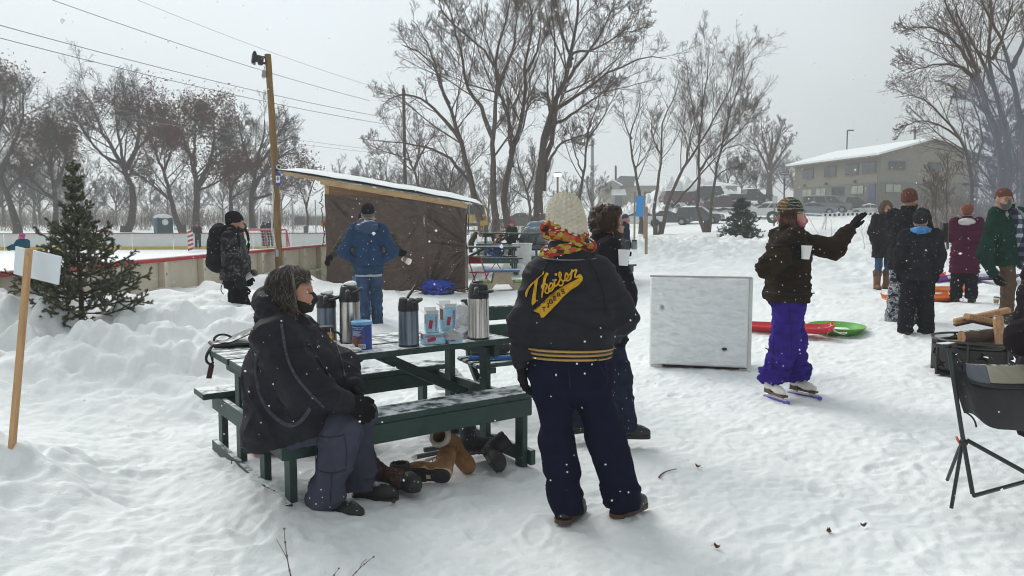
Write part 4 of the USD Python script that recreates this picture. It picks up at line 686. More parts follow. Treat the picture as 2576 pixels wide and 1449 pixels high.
for x0,x1 in((1620,1634),(1700,1716),(1770,1784)):
 w=mb.W('window',bxh(XX(x0,115),XX(x1,115),D0+2.9,D0+3.0,5.2,6.6),frame_dark);mb.W('pane',bxh(XX(x0+1,115),XX(x1-1,115),D0+2.86,D0+2.9,5.35,6.45),glass,under=w)
mb.W('wall_sign',bxh(XX(1521,D0),XX(1531,D0),D0-.1,D0-.02,6.5,6.9),plain('dark_letters',(.06,.055,.05)))
lh=Thing('low_house','low house with a broad snowy roof seen through the gap left of the shed','house',at_y(768,560,84));h0=at_y(730,540,84);h1=at_y(836,540,84);zb_=at_y(0,566,84)[2]
lh.W('wall',bx((h1[0]-h0[0]-1,8,h0[2]-zb_+.6),((h0[0]+h1[0])/2,88,(h0[2]+zb_)/2-.3)),plain('slate_wall',(.10,.105,.115)))
lh.W('garage_door',bx((2.2,.1,1.0),(h1[0]-2.0,83.95,zb_+.5)),beige)
rz=at_y(0,497,86)[2];lh.W('roof',as_tm(manifold3d.Manifold.hull_points([(h0[0]-.6,83.2,h0[2]),(h1[0]+.6,83.2,h0[2]),(h0[0]-.6,93,h0[2]),(h1[0]+.6,93,h0[2]),(h0[0]+3,88,rz),(h1[0]-1.5,88,rz),(h0[0]-.6,83.2,h0[2]-.2),(h1[0]+.6,83.2,h0[2]-.2)])),roof_snow,smooth=False)
lh.W('chimney',bx((.7,.7,1.0),(h0[0]+4,88.5,rz)),siding_low)
q=at_y(412,600,55);q[2]=.35
pt_=Thing('portable_toilet','teal portable toilet with a white snow-capped roof beyond the far boards','portable toilet',q,math.radians(38));teal=plain('teal_plastic',(.012,.085,.105),rough=.5)
pt_.L('body',bx((1.1,1.1,1.75),(0,0,.88),b=.05),teal);pt_.L('door',bx((.8,.05,1.6),(0,-.56,.88),b=.02),plain('dark_teal_plastic',(.010,.065,.085),rough=.5))
rf=nets([ell((0,0,1.72),(.66,.66,.32))],.05,cuts=[((0,0,1.70),(0,0,-1))]);pt_.L('roof',rf,plain('white_roof_plastic',(.76,.78,.78)),smooth=True)
for r_ in(0,PI/2):pt_.L('oval_label',T(lathe([(0,.02),(.22,.02),(.22,0),(0,0)],20),(0,-.59 if r_==0 else 0,1.42),(PI/2,0,0),)if r_==0 else T(lathe([(0,.02),(.2,.02),(.2,0),(0,0)],20),(.56,0,1.42),(0,PI/2,0)),plain('white_decal',(.7,.72,.72)))
for x in(-.5,.5):pt_.L('corner_rib',bx((.05,.05,1.7),(x,-.57,.86)),teal)
# parked cars
tyre=plain('tyre_rubber',(.018,.018,.019),rough=.9);rim_m=plain('alloy_rim',(.35,.36,.37),rough=.35,metal=.7);lamp_m=plain('clear_headlamp',(.6,.62,.64),rough=.12);tail_m=plain('red_tail_lamp',(.3,.02,.02),rough=.2);cglass=plain('car_glass',(.02,.024,.028),rough=.06,var=.3,spec=.9)
def car(name,label,cat_,loc,heading,col,kind='suv',snow=.35,group=None):
 paint=plain('car_paint_%02d%02d%02d_%d'%(*[int(c*99)for c in col],int(snow*10)),col,rough=.3,var=.06,spec=.5,coat=.4,snow=snow)
 L,W,H,hood,deck,zb,zh,zs,rake,rear={'suv':(4.7,1.86,1.72,1.25,.10,.28,1.02,1.05,.75,.25),'sedan':(4.7,1.8,1.44,1.30,.95,.24,.86,.92,.85,.75),'pickup':(5.6,1.95,1.82,1.35,2.2,.38,1.12,1.12,.7,.15),'van':(5.4,2.0,2.05,.95,.05,.32,1.15,1.15,.75,.12)}[kind]
 t=Thing(name,label,cat_,loc,heading,group=group);w=W/2;x0,x1=-L/2,L/2
 H_=lambda pts:as_tm(manifold3d.Manifold.hull_points(pts))
 prof=[(x0+.02,.55),(x0+.10,zb),(x1-.16,zb),(x1-.02,.52),(x1-.04,zh-.22),(x1-.18,zh-.05),(x1-hood,zs),(x0+.06,zs+.02),(x0,zs-.25)]
 b1=H_([(x,s*(w-(.05 if z>.5 else .10)),z)for x,z in prof for s in(-1,1)]+[(x*.96,s*w,.68)for x in(x0,x1)for s in(-1,1)])
 wx=(x1-.92,x0+.95);wr=.34 if kind in('suv','sedan')else .38
 try:
  mf=manifold3d.Manifold(manifold3d.Mesh(np.asarray(b1.vertices,np.float32),np.asarray(b1.faces,np.uint32)))
  for x in wx:
   for s in(-1,1):mf=mf-manifold3d.Manifold.cylinder(.5,wr+.06,wr+.06,20).rotate((90,0,0)).translate((x,s*(w-.0)+.25,wr))
  b1=as_tm(mf)
 except Exception:pass
 t.L('body',b1,paint,smooth=35)
 gx0,gx1=x0+deck,x1-hood;rw=w-.26
 cab=H_([(gx0+.02,s*(w-.08),zs)for s in(-1,1)]+[(gx1,s*(w-.08),zs)for s in(-1,1)]+[(gx0+rear,s*rw,H-.05)for s in(-1,1)]+[(gx1-rake,s*rw,H-.05)for s in(-1,1)]+[(gx0+rear+.2,s*(rw-.15),H)for s in(-1,1)]+[(gx1-rake-.2,s*(rw-.15),H)for s in(-1,1)])
 t.L('cabin',cab,paint,smooth=20)
 def side_pt(x,z,s):
  k=(z-zs)/(H-.05-zs);return(x,s*((w-.08)+(rw-w+.08)*k+.006),z)
 zt=H-.16;kz=(zt-zs)/(H-.05-zs);xa,xb_=gx0+.1,gx1-.06;xat,xbt=gx0+rear*kz+.12,gx1-rake*kz-.08;nw=2 if kind in('sedan','pickup')else 3
 for s in(-1,1):
  for k in range(nw):
   f0,f1=k/nw+.02,(k+1)/nw-.02
   q=[side_pt(xa+(xb_-xa)*f0,zs+.05,s),side_pt(xa+(xb_-xa)*f1,zs+.05,s),side_pt(xat+(xbt-xat)*f1,zt,s),side_pt(xat+(xbt-xat)*f0,zt,s)]
   q2=[(x,y-s*.02,z)for x,y,z in q];t.L('window',H_(q+q2),cglass,smooth=False)
 for nm,xl,xh,zz in(('windscreen',gx1+.005,gx1-rake+.005,1),('rear_window',gx0+.015,gx0+rear-.005,-1)):
  f=lambda k,y:(xl+(xh-xl)*k+zz*.004,y*((w-.16)+(rw-w+.12)*k),zs+.03+(H-.1-zs)*k);q=[f(.04,-1),f(.04,1),f(.93,1),f(.93,-1)]
  t.L(nm,H_(q+[(x-zz*.03,y,z)for x,y,z in q]),cglass,smooth=False)
 if snow>.1:t.L('roof_snow',H_([(gx0+rear+.2,s*(rw-.12),H-.03)for s in(-1,1)]+[(gx1-rake-.2,s*(rw-.12),H-.03)for s in(-1,1)]+[(gx0+rear+.4,s*(rw-.3),H+.07)for s in(-1,1)]+[(gx1-rake-.45,s*(rw-.3),H+.06)for s in(-1,1)]),snow_soft,smooth=30)
 if kind=='pickup':t.L('bed',bx((1.9,W-.3,.06),(x0+1.1,0,zs+.04)),snow_soft)
 for x in wx:
  for s in(-1,1):
   wl=t.L('wheel',T(lathe([(.0,-.10),(wr-.04,-.11),(wr,-.07),(wr,.07),(wr-.04,.11),(0,.10)],20),(x,s*(w-.12),wr),(PI/2,0,0)),tyre)
   t.L('rim',T(lathe([(0,-.115),(wr*.62,-.115),(wr*.62,.115),(0,.115)],12),(x,s*(w-.12),wr),(PI/2,0,0)),rim_m,under=wl)
 for s in(-1,1):
  t.L('headlight',bx((.12,.36,.16),(x1-.09,s*(w-.27),zh-.24),b=.03),lamp_m);t.L('tail_light',bx((.08,.22,.30),(x0+.035,s*(w-.2),zs-.22),b=.03),tail_m)
  t.L('mirror',bx((.14,.2,.14),(gx1-.25,s*(w+.06),zs+.08),b=.03),black_plastic)
 t.L('grille',bx((.06,W*.5,.2),(x1-.04,0,zh-.28),b=.01),black_plastic);t.L('bumper',bx((.1,W*.92,.2),(x1-.05,0,.42),b=.04),black_plastic if kind!='sedan' else paint);t.L('bumper',bx((.1,W*.92,.2),(x0+.06,0,.46),b=.04),black_plastic)
 t.L('number_plate',bx((.02,.32,.14),(x0-.003,0,.62)),lamp_m)
def park(px,D,head,col,kind,label,cat_='car',snow=.35,name='parked_car',dz=0.0):
 q=at_y(px,560,D);car(name,label,cat_,(q[0],q[1],gz(q[0],q[1])+dz),math.radians(head),col,kind,snow,'cars in the parking lot up the slope')
park(1606,66,172,(.62,.64,.65),'sedan','white sedan just behind the blue sign')
park(1680,73,-20,(.035,.045,.042),'sedan','dark green sedan left of the dark grey SUV')
park(1760,76,-28,(.045,.052,.062),'suv','dark grey SUV facing right between the leaning stems')
park(1708,92,10,(.10,.02,.022),'suv','dark red car partly hidden behind the dark green sedan')
park(1768,94,175,(.03,.032,.036),'suv','black car in the second row behind the dark grey SUV')
park(1822,88,180,(.055,.025,.03),'pickup','maroon pickup behind the small spruce','pickup truck')
park(1882,91,5,(.025,.026,.03),'pickup','black pickup between the maroon pickup and the white SUV','pickup truck')
park(1930,81,158,(.62,.63,.62),'suv','white SUV right of the small spruce')
park(2048,84,-15,(.16,.19,.23),'sedan','blue-grey car beside the pointing woman\'s mask',snow=.2)
park(2078,87,-32,(.17,.165,.16),'van','grey passenger van facing right below the building','van',snow=.1)
park(2140,90,-28,(.035,.042,.055),'pickup','dark blue pickup right of the grey van','pickup truck',snow=.1)
park(2178,88,175,(.55,.58,.57),'sedan','white sedan half buried behind the snow bank',dz=-.3)
park(2222,92,165,(.028,.033,.034),'suv','black SUV below the blue door of the building',snow=.2)
park(1310,68,160,(.07,.085,.08),'sedan','grey-green sedan seen between the trunks',snow=.3)
park(1378,70,170,(.06,.07,.07),'sedan','dark grey sedan right of the leaning big tree',snow=.3)
park(1190,60,95,(.55,.36,.02),'van','yellow service truck beyond the shed corner','truck',snow=.1,name='service_truck')
def post_sign(name,label,cat_,px,ytop,D,w,posts,board,mat):
 t=Thing(name,label,cat_,at_y(px,ytop+60,D));return t
bs=Thing('blue_sign','bright blue board on two wooden stakes by the snowbank','sign',[*at_y(1607,565,20)[:2],.8])
for px,y0,y1,lb in((1597,482,585,'left'),(1622,482,572,'right')):
 a,b=at_y(px,y0,20),at_y(px-1,y1,20);b[2]-=.3;bs.W('stake',beam(b,a,.045,.045,up=(0,1,0)),grey_wood)
bs.W('board',bx((.20,.012,.55),at_y(1609.5,519,19.96),b=.003),plain('bright_blue_print',(.06,.30,.72),rough=.4,var=.05))
st=Thing('wooden_stake','short weathered stake right of the blue sign','stake',[*at_y(1626,600,19)[:2],.9]);a,b=at_y(1626,523,19),at_y(1626,600,19);b[2]-=.4;st.W('shaft',beam(b,a,.07,.05,up=(0,1,0)),grey_wood);st.W('tip',beam(a,a+[0,0,.03],.05,.035,up=(0,1,0)),grey_wood)
ba=Thing('striped_barrier','black and white striped barrier rail on a folding leg in the snow','barrier',at_y(2120,565,40));p0,p1=at_y(2068,541,40),at_y(2215,537,40)
for i in range(26):a,b=p0+(p1-p0)*i/26,p0+(p1-p0)*(i+1)/26;ba.W('stripe',beam(a,b,.05,.13),plain('barrier_black',(.03,.03,.03))if i%2 else plain('barrier_white',(.75,.76,.75)))
for dx in(-.25,.25):ba.W('leg',beam(p0+[.25,0,0],[p0[0]+.1,p0[1]+dx,gz(p0[0],p0[1])-.1],.05,.09),plain('barrier_white',(.75,.76,.75)))
ba.W('snow_cap',beam(p0+[0,0,.075],p1+[0,0,.075],.05,.03),snow_soft)
a=at_y(1974,437,105);sg2=Thing('roadside_sign','two-panel business sign on a dark post left of the two-storey building','sign',(a[0],105,4));sg2.W('post',tube([(a[0],105,3),a],.1,8),black_metal)
sg2.W('panel',bx((1.25,.15,.42),a+[0,-.02,0],b=.02),plain('navy_sign',(.04,.05,.09)));sg2.W('panel',bx((1.25,.15,.38),a+[0,-.02,-.48],b=.02),plain('white_sign',(.62,.64,.66)))
for k in range(2):sg2.W('lettering',bx((1.0,.02,.10),a+[0,-.11,-.48*k]),plain('white_sign',(.6,.6,.6))if k==0 else plain('navy_sign',(.04,.05,.09)))
a=at_y(1949,494,58);ss=Thing('snowy_sign_post','grey sign post with a wreath and red bow near the white SUV','sign',(a[0],58,gz(a[0],58)));ss.W('post',beam((a[0],58,gz(a[0],58)-.2),a,.12,.12,up=(0,1,0)),grey_wood);ss.W('panel',bx((.40,.05,.55),a+[0,-.09,-.25],b=.02),plain('frosted_panel',(.5,.52,.52)))
wr_=Thing('wreath','green wreath with a red bow hanging on the grey sign post','wreath',at_y(1944,546,57.7));c=at_y(1944,546,57.7);wr_.W('ring',grainy(trimesh.creation.torus(.36,.13,24,10).apply_transform(trimesh.transformations.rotation_matrix(PI/2,[1,0,0])).apply_translation(c),.08,9),plain('wreath_green',(.02,.045,.03),rough=.9,snow=.3),smooth=False)
rd=plain('ribbon_red',(.45,.02,.05));wr_.W('bow',cat([T(trimesh.creation.icosphere(2),c+[.42+s*.16,-.2,-.1],(0,s*.4,0),(.17,.06,.12))for s in(-1,1)]+[beam(c+[.42,-.2,-.1],c+[.42+s*.14,-.2,-.55],.04,.1,up=(0,1,0))for s in(-1,1)]),rd)
# small spruces
needle=plain('spruce_needles',(.135,.145,.088),rough=.7,var=.5,scale=30,spec=.3,snow=.16);needle2=plain('spruce_needles_green',(.045,.065,.048),rough=.7,var=.4,scale=6,spec=.3,snow=.2);sbark=plain('spruce_bark',(.07,.05,.035),rough=.9)
def spruce(label,base,H,R,whorls,per,seed,mat,nl=.022,nw=.003,dens=1400,rise=.35,lean=0.0,powr=.85,subs=5):
 r=np.random.default_rng(seed);t=Thing('spruce_tree',label,'spruce',base);base=np.asarray(base,float);tp=base+[lean,0,H]
 t.W('trunk',tube([base-[0,0,.2],base*.5+tp*.5,tp],[H*.017,H*.010,.004],8),sbark)
 B=[]
 for i in range(whorls):
  f=((i+r.uniform(0,.6))/whorls)**1.2;L0=R*(1-f)**powr*r.uniform(.75,1.12)+.05
  for k in range(per):
   a=k*2*PI/per+i*1.1+r.uniform(-.25,.25);L=L0*r.uniform(.65,1.15);c=base+(tp-base)*min(.99,.04+.95*f);up=rise*(.35+1.4*f)+.35*f;s=np.linspace(0,1,6)
   B.append(c+np.stack([math.cos(a)*L*s,math.sin(a)*L*s,L*(up*s-.25*s*(1-s))+r.normal(0,.01,6)],1))
 B.append(np.linspace(tp-[0,0,H*.16],tp+[0,0,.02],6));B=np.array(B);Rb=np.full(B.shape[:2],.006*H/1.6)*np.linspace(1,.5,6)
 C,CR=sprout(B,Rb,subs,.42,4,r,ang=(35,60),t0=.25,up=.12,wig=.06,rmin=.003)
 D,DR=sprout(C,CR,2,.5,3,r,ang=(35,60),t0=.3,up=.1,wig=.06,rmin=.003);t.W('branches',cat([tubes(B,Rb,5),tubes(C,CR,4),tubes(D,DR,3)]),sbark,smooth=False)
 segs=np.concatenate([np.stack([X[:,:-1].reshape(-1,3),X[:,1:].reshape(-1,3)],1)for X in(B[:,1:],C,D)]);ln=np.linalg.norm(segs[:,1]-segs[:,0],axis=1);n=int(ln.sum()*dens);i=r.choice(len(segs),n,p=ln/ln.sum());u=r.uniform(0,1,(n,1));p=segs[i,0]*(1-u)+segs[i,1]*u
 d=(segs[i,1]-segs[i,0])/ln[i,None];q=r.normal(0,1,(n,3));q-=(q*d).sum(1,keepdims=True)*d;q/=np.linalg.norm(q,axis=1,keepdims=True);nd=d*.65+q*.75;s=np.cross(d,q);l=nl*r.uniform(.7,1.2,(n,1))
 v=np.stack([p-s*nw/2,p+s*nw/2,p+nd*l],1).reshape(-1,3);t.W('needles',trimesh.Trimesh(v,np.arange(3*n).reshape(-1,3),process=False),mat,smooth=False,kind='stuff');return t
q=at_y(207,803,7.75);zt_=at_y(200,412,7.75)[2]
spruce('cut spruce standing in the snow mound before the rink boards, thin at its tip',q,zt_-q[2],.72,17,7,3,needle,dens=1900,rise=.46,lean=-.02,powr=1.75,subs=6,nl=.026,nw=.0042)
q=at_y(1862,600,34);q[2]=gz(q[0],q[1])-.1;spruce('small dense spruce on the snow bank in front of the parked cars',q,1.95,.95,15,9,4,needle2,nl=.07,nw=.014,dens=260,rise=.22,powr=.8,subs=6)
# snow in the air, smoke of the fire
r=np.random.default_rng(77);n=5200;P=np.stack([r.uniform(-7,7,n),r.uniform(.9,12,n),r.uniform(.0,4.6,n)],1);s=r.gamma(4,.0007,n)[:,None]+.0008;ov=trimesh.creation.octahedron if hasattr(trimesh.creation,'octahedron')else None
o=np.array([[1,0,0],[-1,0,0],[0,1,0],[0,-1,0],[0,0,1],[0,0,-1]],float);of=np.array([[0,2,4],[2,1,4],[1,3,4],[3,0,4],[2,0,5],[1,2,5],[3,1,5],[0,3,5]])
v=(P[:,None]+o[None]*s[:,None]*r.uniform(.6,1.4,(n,6,1))).reshape(-1,3);structure('falling_snow',trimesh.Trimesh(v,(of[None]+np.arange(n)[:,None,None]*6).reshape(-1,3),process=False),plain('snowflake',(.86,.88,.9),rough=.9,var=.01),smooth=True,kind='stuff',label='snowflakes falling through the air everywhere',cat='snow')
c=at_y(2590,520,15);sm=nets([ell(c,(1.1,1.0,.8)),ell(c+[.3,.4,1.0],(1.3,1.1,1.0)),ell(c+[.1,.8,2.0],(1.2,1.1,.9)),ell(c+[.9,.5,2.9],(1.2,1.0,.9)),ell(c+[.9,.2,.2],(1.3,1,1))],.12,.6);sm=grainy(sm,.25,.9,4)
structure('smoke',sm,MAT('wood_smoke',{'v':('principled_volume',{'color':(.55,.66,.92),'density':.13})},[],surface=None,volume='v.volume'),smooth=True,kind='stuff',label='bluish wood smoke drifting before the trees at the right edge',cat='smoke')
# picnic tables of green boards
def picnic_table(label,cx,cy,z,yaw,L=1.88,W=.72,zt=.80,zb=.487,bo=.604,bw=.247,fx=.826,lw=.241,pw=.677,ad=.157,group=None,seed=0):
 t=Thing('picnic_table',label,'picnic table',(cx,cy,z),yaw,group=group);r=np.random.default_rng(seed);zt-=z;zb-=z
 n=5;pwid=W/n
 for i in range(n):t.L('tabletop_plank',bx((L+r.uniform(-.01,.01),pwid-.008,.04),(0,-W/2+pwid*(i+.5),zt-.02+r.uniform(-.002,.002)),b=.004),green_paint)
 for s in(-1,1):
  y=s*bo;ex=.06
  b=t.L('bench_plank',bx((L+.04-(.10 if s<0 else 0),bw,.04),(.05 if s<0 else 0,y,zb-.02),b=.005),green_paint)
  t.L('bench_apron',bx((2*fx+.02,.036,ad-.041),(0,y-bw/2+.02,zb-.0205-ad/2),b=.004),green_paint)
 for s in(-1,1):
  x=s*fx
  for q in(-1,1):
   t.L('leg',bx((.042,.088,zt-.045),(x-s*.04,q*lw,(zt-.045)/2-.02),b=.003),green_paint)
   t.L('bench_post',bx((.042,.088,zb-.05),(x-s*.04,q*pw,(zb-.05)/2-.02),b=.003),green_paint)
  t.L('bench_beam',bx((.04,2*bo+bw-.02,.11),(x,0,zb-.10),b=.003),green_paint)
  t.L('skid',bx((.04,2*pw+.16,.10),(x,0,.05),b=.003),green_paint)
  t.L('cleat',bx((.04,W-.06,.09),(x,0,zt-.09),b=.003),green_paint)
 t.L('cleat',bx((.085,W-.06,.035),(0,0,zt-.058),b=.003),green_paint)
 for s in(-1,1):t.L('brace',beam((s*.06,.0,zt-.08),(s*(fx-.05),.0,zb-.13),.036,.07),green_paint)
 return t
pt=picnic_table('big dark green picnic table with coffee pots, woman seated at its left end',-.971,4.986,.0,.626)
tz=.80
def on_table(px,py):return at_z(px,py,tz+.002)
q=at_y(1222,700,21);picnic_table('dark green picnic table behind the toddler table, right of the shed',q[0],21.5,gz(q[0],21.5)-.02,.12,zt=gz(q[0],21.5)+.76,zb=gz(q[0],21.5)+.45,seed=1)
q=at_y(1285,690,23);picnic_table('farther dark green picnic table, set crosswise before the firewood',q[0],23.6,gz(q[0],23.6)-.02,-.5,zt=gz(q[0],23.6)+.80,zb=gz(q[0],23.6)+.46,seed=2)
q=at_y(1572,660,15.5);picnic_table('green picnic table half hidden behind the curly-haired man, bags on top',q[0]-.82,15.8,gz(q[0],15.8)-.02,.9,zt=gz(q[0],15.8)+.80,zb=gz(q[0],15.8)+.45,seed=3)
pbn=Thing('park_bench','dark green slatted park bench between the table and the woman in the lettered jacket','bench',(-.05,6.3,0),0.5)
for i in range(4):pbn.L('seat_slat',bx((1.3,.085,.034),(.25,-.2+i*.10,.46+i*.004),b=.012),green_paint)
for i in range(2):pbn.L('back_slat',bx((1.3,.030,.125),(.25,.235+i*.03,.66+i*.16),(-.2,0,0),b=.012),green_paint)
for x in(-.25,.75):
 pbn.L('support',beam((x,.19,.40),(x,.31,.95),.05,.04),green_paint);pbn.L('leg',beam((x,-.2,.44),(x,.3,.0),.05,.045),green_paint);pbn.L('leg',beam((x,.2,.44),(x,-.25,.0),.05,.045),green_paint);pbn.L('seat_rail',bx((.05,.44,.05),(x,-.03,.42),b=.004),green_paint)
g=Thing('skate_guard','blue ridged skate guard lying on the green park bench','skate guard',pbn.toworld((-.2,-.1,.49)),.5);blue_pl=plain('blue_plastic',(.02,.13,.45),rough=.45)
g.L('channel',bx((.62,.03,.028),(.1,-.08,.012),(0,0,-.5),b=.008),blue_pl)
for k in range(24):g.L('rib',bx((.010,.036,.034),(.1+math.cos(-.5)*(k-11.5)*.025,-.08+math.sin(-.5)*(k-11.5)*.025,.012),(0,0,-.5),b=.003),blue_pl)
g=Thing('skate_guard','second blue skate guard at the right end of the bench seat','skate guard',pbn.toworld((.42,.0,.50)),.5);g.L('channel',bx((.30,.035,.035),(0,.03,.015),(0,.2,.5),b=.008),blue_pl)
for k in range(12):g.L('rib',bx((.010,.04,.042),(math.cos(.5)*(k-5.5)*.024,.03+math.sin(.5)*(k-5.5)*.024,.015-.2*(k-5.5)*.024),(0,.2,.5),b=.003),blue_pl)
g=Thing('skate_bag','dark bag with pale trim lying on the park bench seat','bag',pbn.toworld((-.12,.05,.49)),.5);g.L('body',grainy(nets([cone((-.12,0,.05),(.14,.02,.05),.07,.06)],.012),.015,12),black_plastic,smooth=True);g.L('strap',tube(smooth_path([(-.15,-.05,.09),(-.03,-.08,.13),(.1,-.05,.1)],16),.01,6),plain('pale_trim',(.5,.5,.5)))
# on the table
steel=MAT('brushed_steel',{'tc':('texture_coordinate',{}),'mp':('mapping',{'scale':(30,30,1)}),'n':('noise_texture',{'scale':3,'detail':3}),'r':('rgb_ramp',{'ramp':[(.3,(.42,.40,.37)),(.7,(.60,.585,.56))]}),'p':('principled_bsdf',{'metallic':1.0,'roughness':.24,'anisotropic':.4})},[('tc.object','mp.vector'),('mp.vector','n.vector'),('n.fac','r.fac'),('r.color','p.base_color')])
steel_blue=plain('blue_grey_enamel_steel',(.16,.19,.235),rough=.32,metal=.75,var=.08,scale=3,flecks=.05)
copper=plain('copper_steel',(.52,.26,.15),rough=.3,metal=.85,var=.08)
def airpot(label,px,py,h,r,body,lever=0.0,handle=.5,yaw=0.0,ridges=False):
 c=on_table(px,py);c=c+np.array([0,r*.95,0]);t=Thing('coffee_airpot',label,'coffee airpot',(c[0],c[1],tz),yaw);hb=h*.70
 t.L('base_ring',lathe([(0,0),(r*1.0,0),(r*1.02,.006),(r*1.0,.014),(0,.014)],36),black_plastic)
 prof=[(0,.012),(r,.012),(r,.02)]+[(r*(1-.05*s),.02+(hb-.02)*s)for s in np.linspace(.02,1,12)]+[(0,hb)]
 t.L('body',lathe(prof,48),body)
 if ridges:
  for k in range(20):
   a=k*2*PI/20;t.L('ridge',cyl((math.cos(a)*r*.985,math.sin(a)*r*.985,.02),(math.cos(a)*r*.945,math.sin(a)*r*.945,hb-.004),.004,6),body)
 t.L('collar',lathe([(0,hb),(r*.99,hb),(r*1.0,hb+.02),(r*.96,hb+.05),(r*.94,hb+.055),(0,hb+.055)],36),black_plastic)
 cap=nets([ell((0,0,hb+.05),(r*.93,r*.93,h*.26))],.008,cuts=[((0,0,hb+.05),(0,0,-1)),((0,0,h*.985-.012),(.12,0,1))]);t.L('lid',cap,black_plastic,smooth=40)
 t.L('spout',cat([tube(smooth_path([(0,-r*.8,hb+.055),(0,-r*1.15,hb+.07),(0,-r*1.5,hb+.03)],12),[.018]*12,10)]),black_plastic)
 ha=math.radians(18);hp=arc((0,0,0),r*1.28,-PI/2-1.45,-PI/2+1.45,20,'xy');hp[:,0]*=.95;k=-hp[:,1]/(r*1.28)
 hp=np.stack([(-hp[:,1])*1.05*math.cos(handle)-.0,hp[:,0]*.86,hb+.045+(-hp[:,1])*math.sin(handle)],-1);t.L('carry_handle',tube(hp,.011,8),black_plastic)
 if lever:t.L('pump_lever',beam((-r*.1,0,h-.015),(r*.75,0,h-.015+lever),.04,.014),black_plastic)
 else:t.L('pump_lever',beam((-r*.5,0,h-.012),(r*.45,0,h-.006),.045,.012),black_plastic)
 return t
airpot('blue-grey coffee airpot nearest the seated woman, mostly behind her mask',817,865,.345,.066,steel_blue,0,.3,.2)
a2=airpot('tall silver coffee airpot right of the masked woman\'s face',876,866,.405,.070,steel,0,.5,.1)
airpot('blue-grey coffee airpot with its pump lever raised, left of the snack boxes',1025,873,.335,.068,steel_blue,.08,.35,.25)
airpot('silver ridged coffee airpot at the right end of the table',1203,855,.41,.073,steel,0,.05,-.1,True)
for px,py,hh in((876,866,.405),(817,865,.345)):
 c=on_table(px,py)+[0,.066,hh+.0];sn_=Thing('snow_cap',('clump of snow on the lid of the tall silver airpot' if px>850 else 'clump of snow on the lid of the airpot behind the mask'),'snow',c);sn_.L('clump',grainy(nets([ell((0,0,-.006),(.042,.034,.014)),ell((.018,.008,-.002),(.022,.022,.012))],.005),.006,40),snow_soft,smooth=True)
c=on_table(819,884)+[0,.04,0];mg=Thing('travel_mug','copper travel mug with black lid beside the cocoa can','travel mug',(c[0],c[1],tz))
mg.L('body',lathe([(0,0),(.034,0),(.036,.004),(.043,.125),(0,.125)],32),copper);mg.L('lid',lathe([(0,.125),(.046,.125),(.047,.15),(.042,.158),(0,.158)],32),black_plastic);mg.L('handle',tube(smooth_path([(.042,.01,.115),(.075,.02,.105),(.075,.02,.04),(.040,.01,.025)],16),.008,6),black_plastic)
mg.L('tea_string',tube(smooth_path([(.03,-.035,.150),(.036,-.040,.12),(.034,-.040,.098)],8),.0016,4),white_wire);mg.L('tea_tag',bx((.022,.003,.018),(.034,-.045,.09),(0,.3,.3)),plain('yellow_tag',(.75,.52,.02)))
can_blue=plain('cocoa_can_blue',(.022,.055,.26),rough=.35,var=.25,scale=9)
c=on_table(906,880)+[0,.062,0];cn=Thing('cocoa_can','blue cocoa can with pale blue lid and brown chocolate print','can',(c[0],c[1],tz));rc=.064
cn.L('body',lathe([(0,0),(rc,0),(rc,.165),(0,.165)],48),can_blue);cn.L('lid',lathe([(0,.160),(rc+.003,.160),(rc+.004,.178),(rc,.181),(0,.179)],48),plain('pale_blue_lid',(.16,.42,.70),rough=.4))
def wrap(m,r,a0,z,lift=.0008):
 m=as_tm(m).copy();m=m.subdivide()if len(m.faces)<4000 else m;v=np.asarray(m.vertices);a=a0+v[:,0]/r;rr_=r+lift+v[:,2];m.vertices=np.stack([rr_*np.sin(a),-rr_*np.cos(a),z+v[:,1]],-1);return m
wp=plain('print_white',(.72,.74,.76));choc=plain('chocolate_print',(.20,.075,.035),rough=.4,var=.4,scale=40)
for s,z,x0 in(('EMBRACE EVERY CUP',.142,-.044),('OF SWISS MISS',.132,-.030)):
 cn.L('lettering',wrap(meshkit.text_mesh(s,.0055,.0004,bold=True),rc,-.15+x0*0,z).apply_translation((0,0,0))if False else wrap(T(meshkit.text_mesh(s,.0055,.0004,bold=True),(x0,0,0)),rc,-.2,z),wp,smooth=False)
for k in range(6):cn.L('small_print',wrap(extr(sbox(-.042,0,.022-.006*(k%3),.0022),.0004).subdivide(),rc,-.2,.120-k*.006),wp,smooth=False)
blob=Polygon([(.034*math.cos(a)*(1+.3*math.sin(3*a+1)),.040*math.sin(a)*(1+.2*math.cos(5*a)))for a in np.linspace(0,2*PI,40)[:-1]])
cn.L('chocolate_print',wrap(extr(blob,.0004).subdivide().subdivide(),rc,-.55,.048),choc,smooth=False);cn.L('biscuit_print',wrap(extr(Point(-.012,-.018).buffer(.018),.0009).subdivide(),rc,-.62,.042),plain('biscuit_print',(.45,.25,.14)),smooth=False)
for a,z in((.35,.115),(.2,.085),(.55,.15),(.4,.075),(.1,.06)):cn.L('chocolate_chip_print',wrap(extr(Polygon([(-.010,0),(.010,.002),(.002,.012)]),.0005).subdivide(),rc,a,z),choc,smooth=False)
bcode=cat([extr(sbox(-.020+k*.0036,0,-.020+k*.0036+(.0012 if k%3 else .0022),.024),.001)for k in range(11)])
cn.L('barcode_panel',wrap(extr(sbox(-.023,-.002,.023,.028),.0004).subdivide().subdivide(),rc,.18,.010),wp,smooth=False);cn.L('barcode',wrap(bcode,rc,.18,.011),plain('print_black',(.01,.01,.01)),smooth=False)
box_blue=plain('snack_box_pale_blue',(.30,.58,.78),rough=.4,var=.3,scale=14);box_white=plain('snack_box_white',(.72,.73,.74),rough=.5,var=.06);red_print=plain('print_red',(.42,.03,.04));cake=plain('cake_print',(.14,.05,.03),var=.7,scale=35)
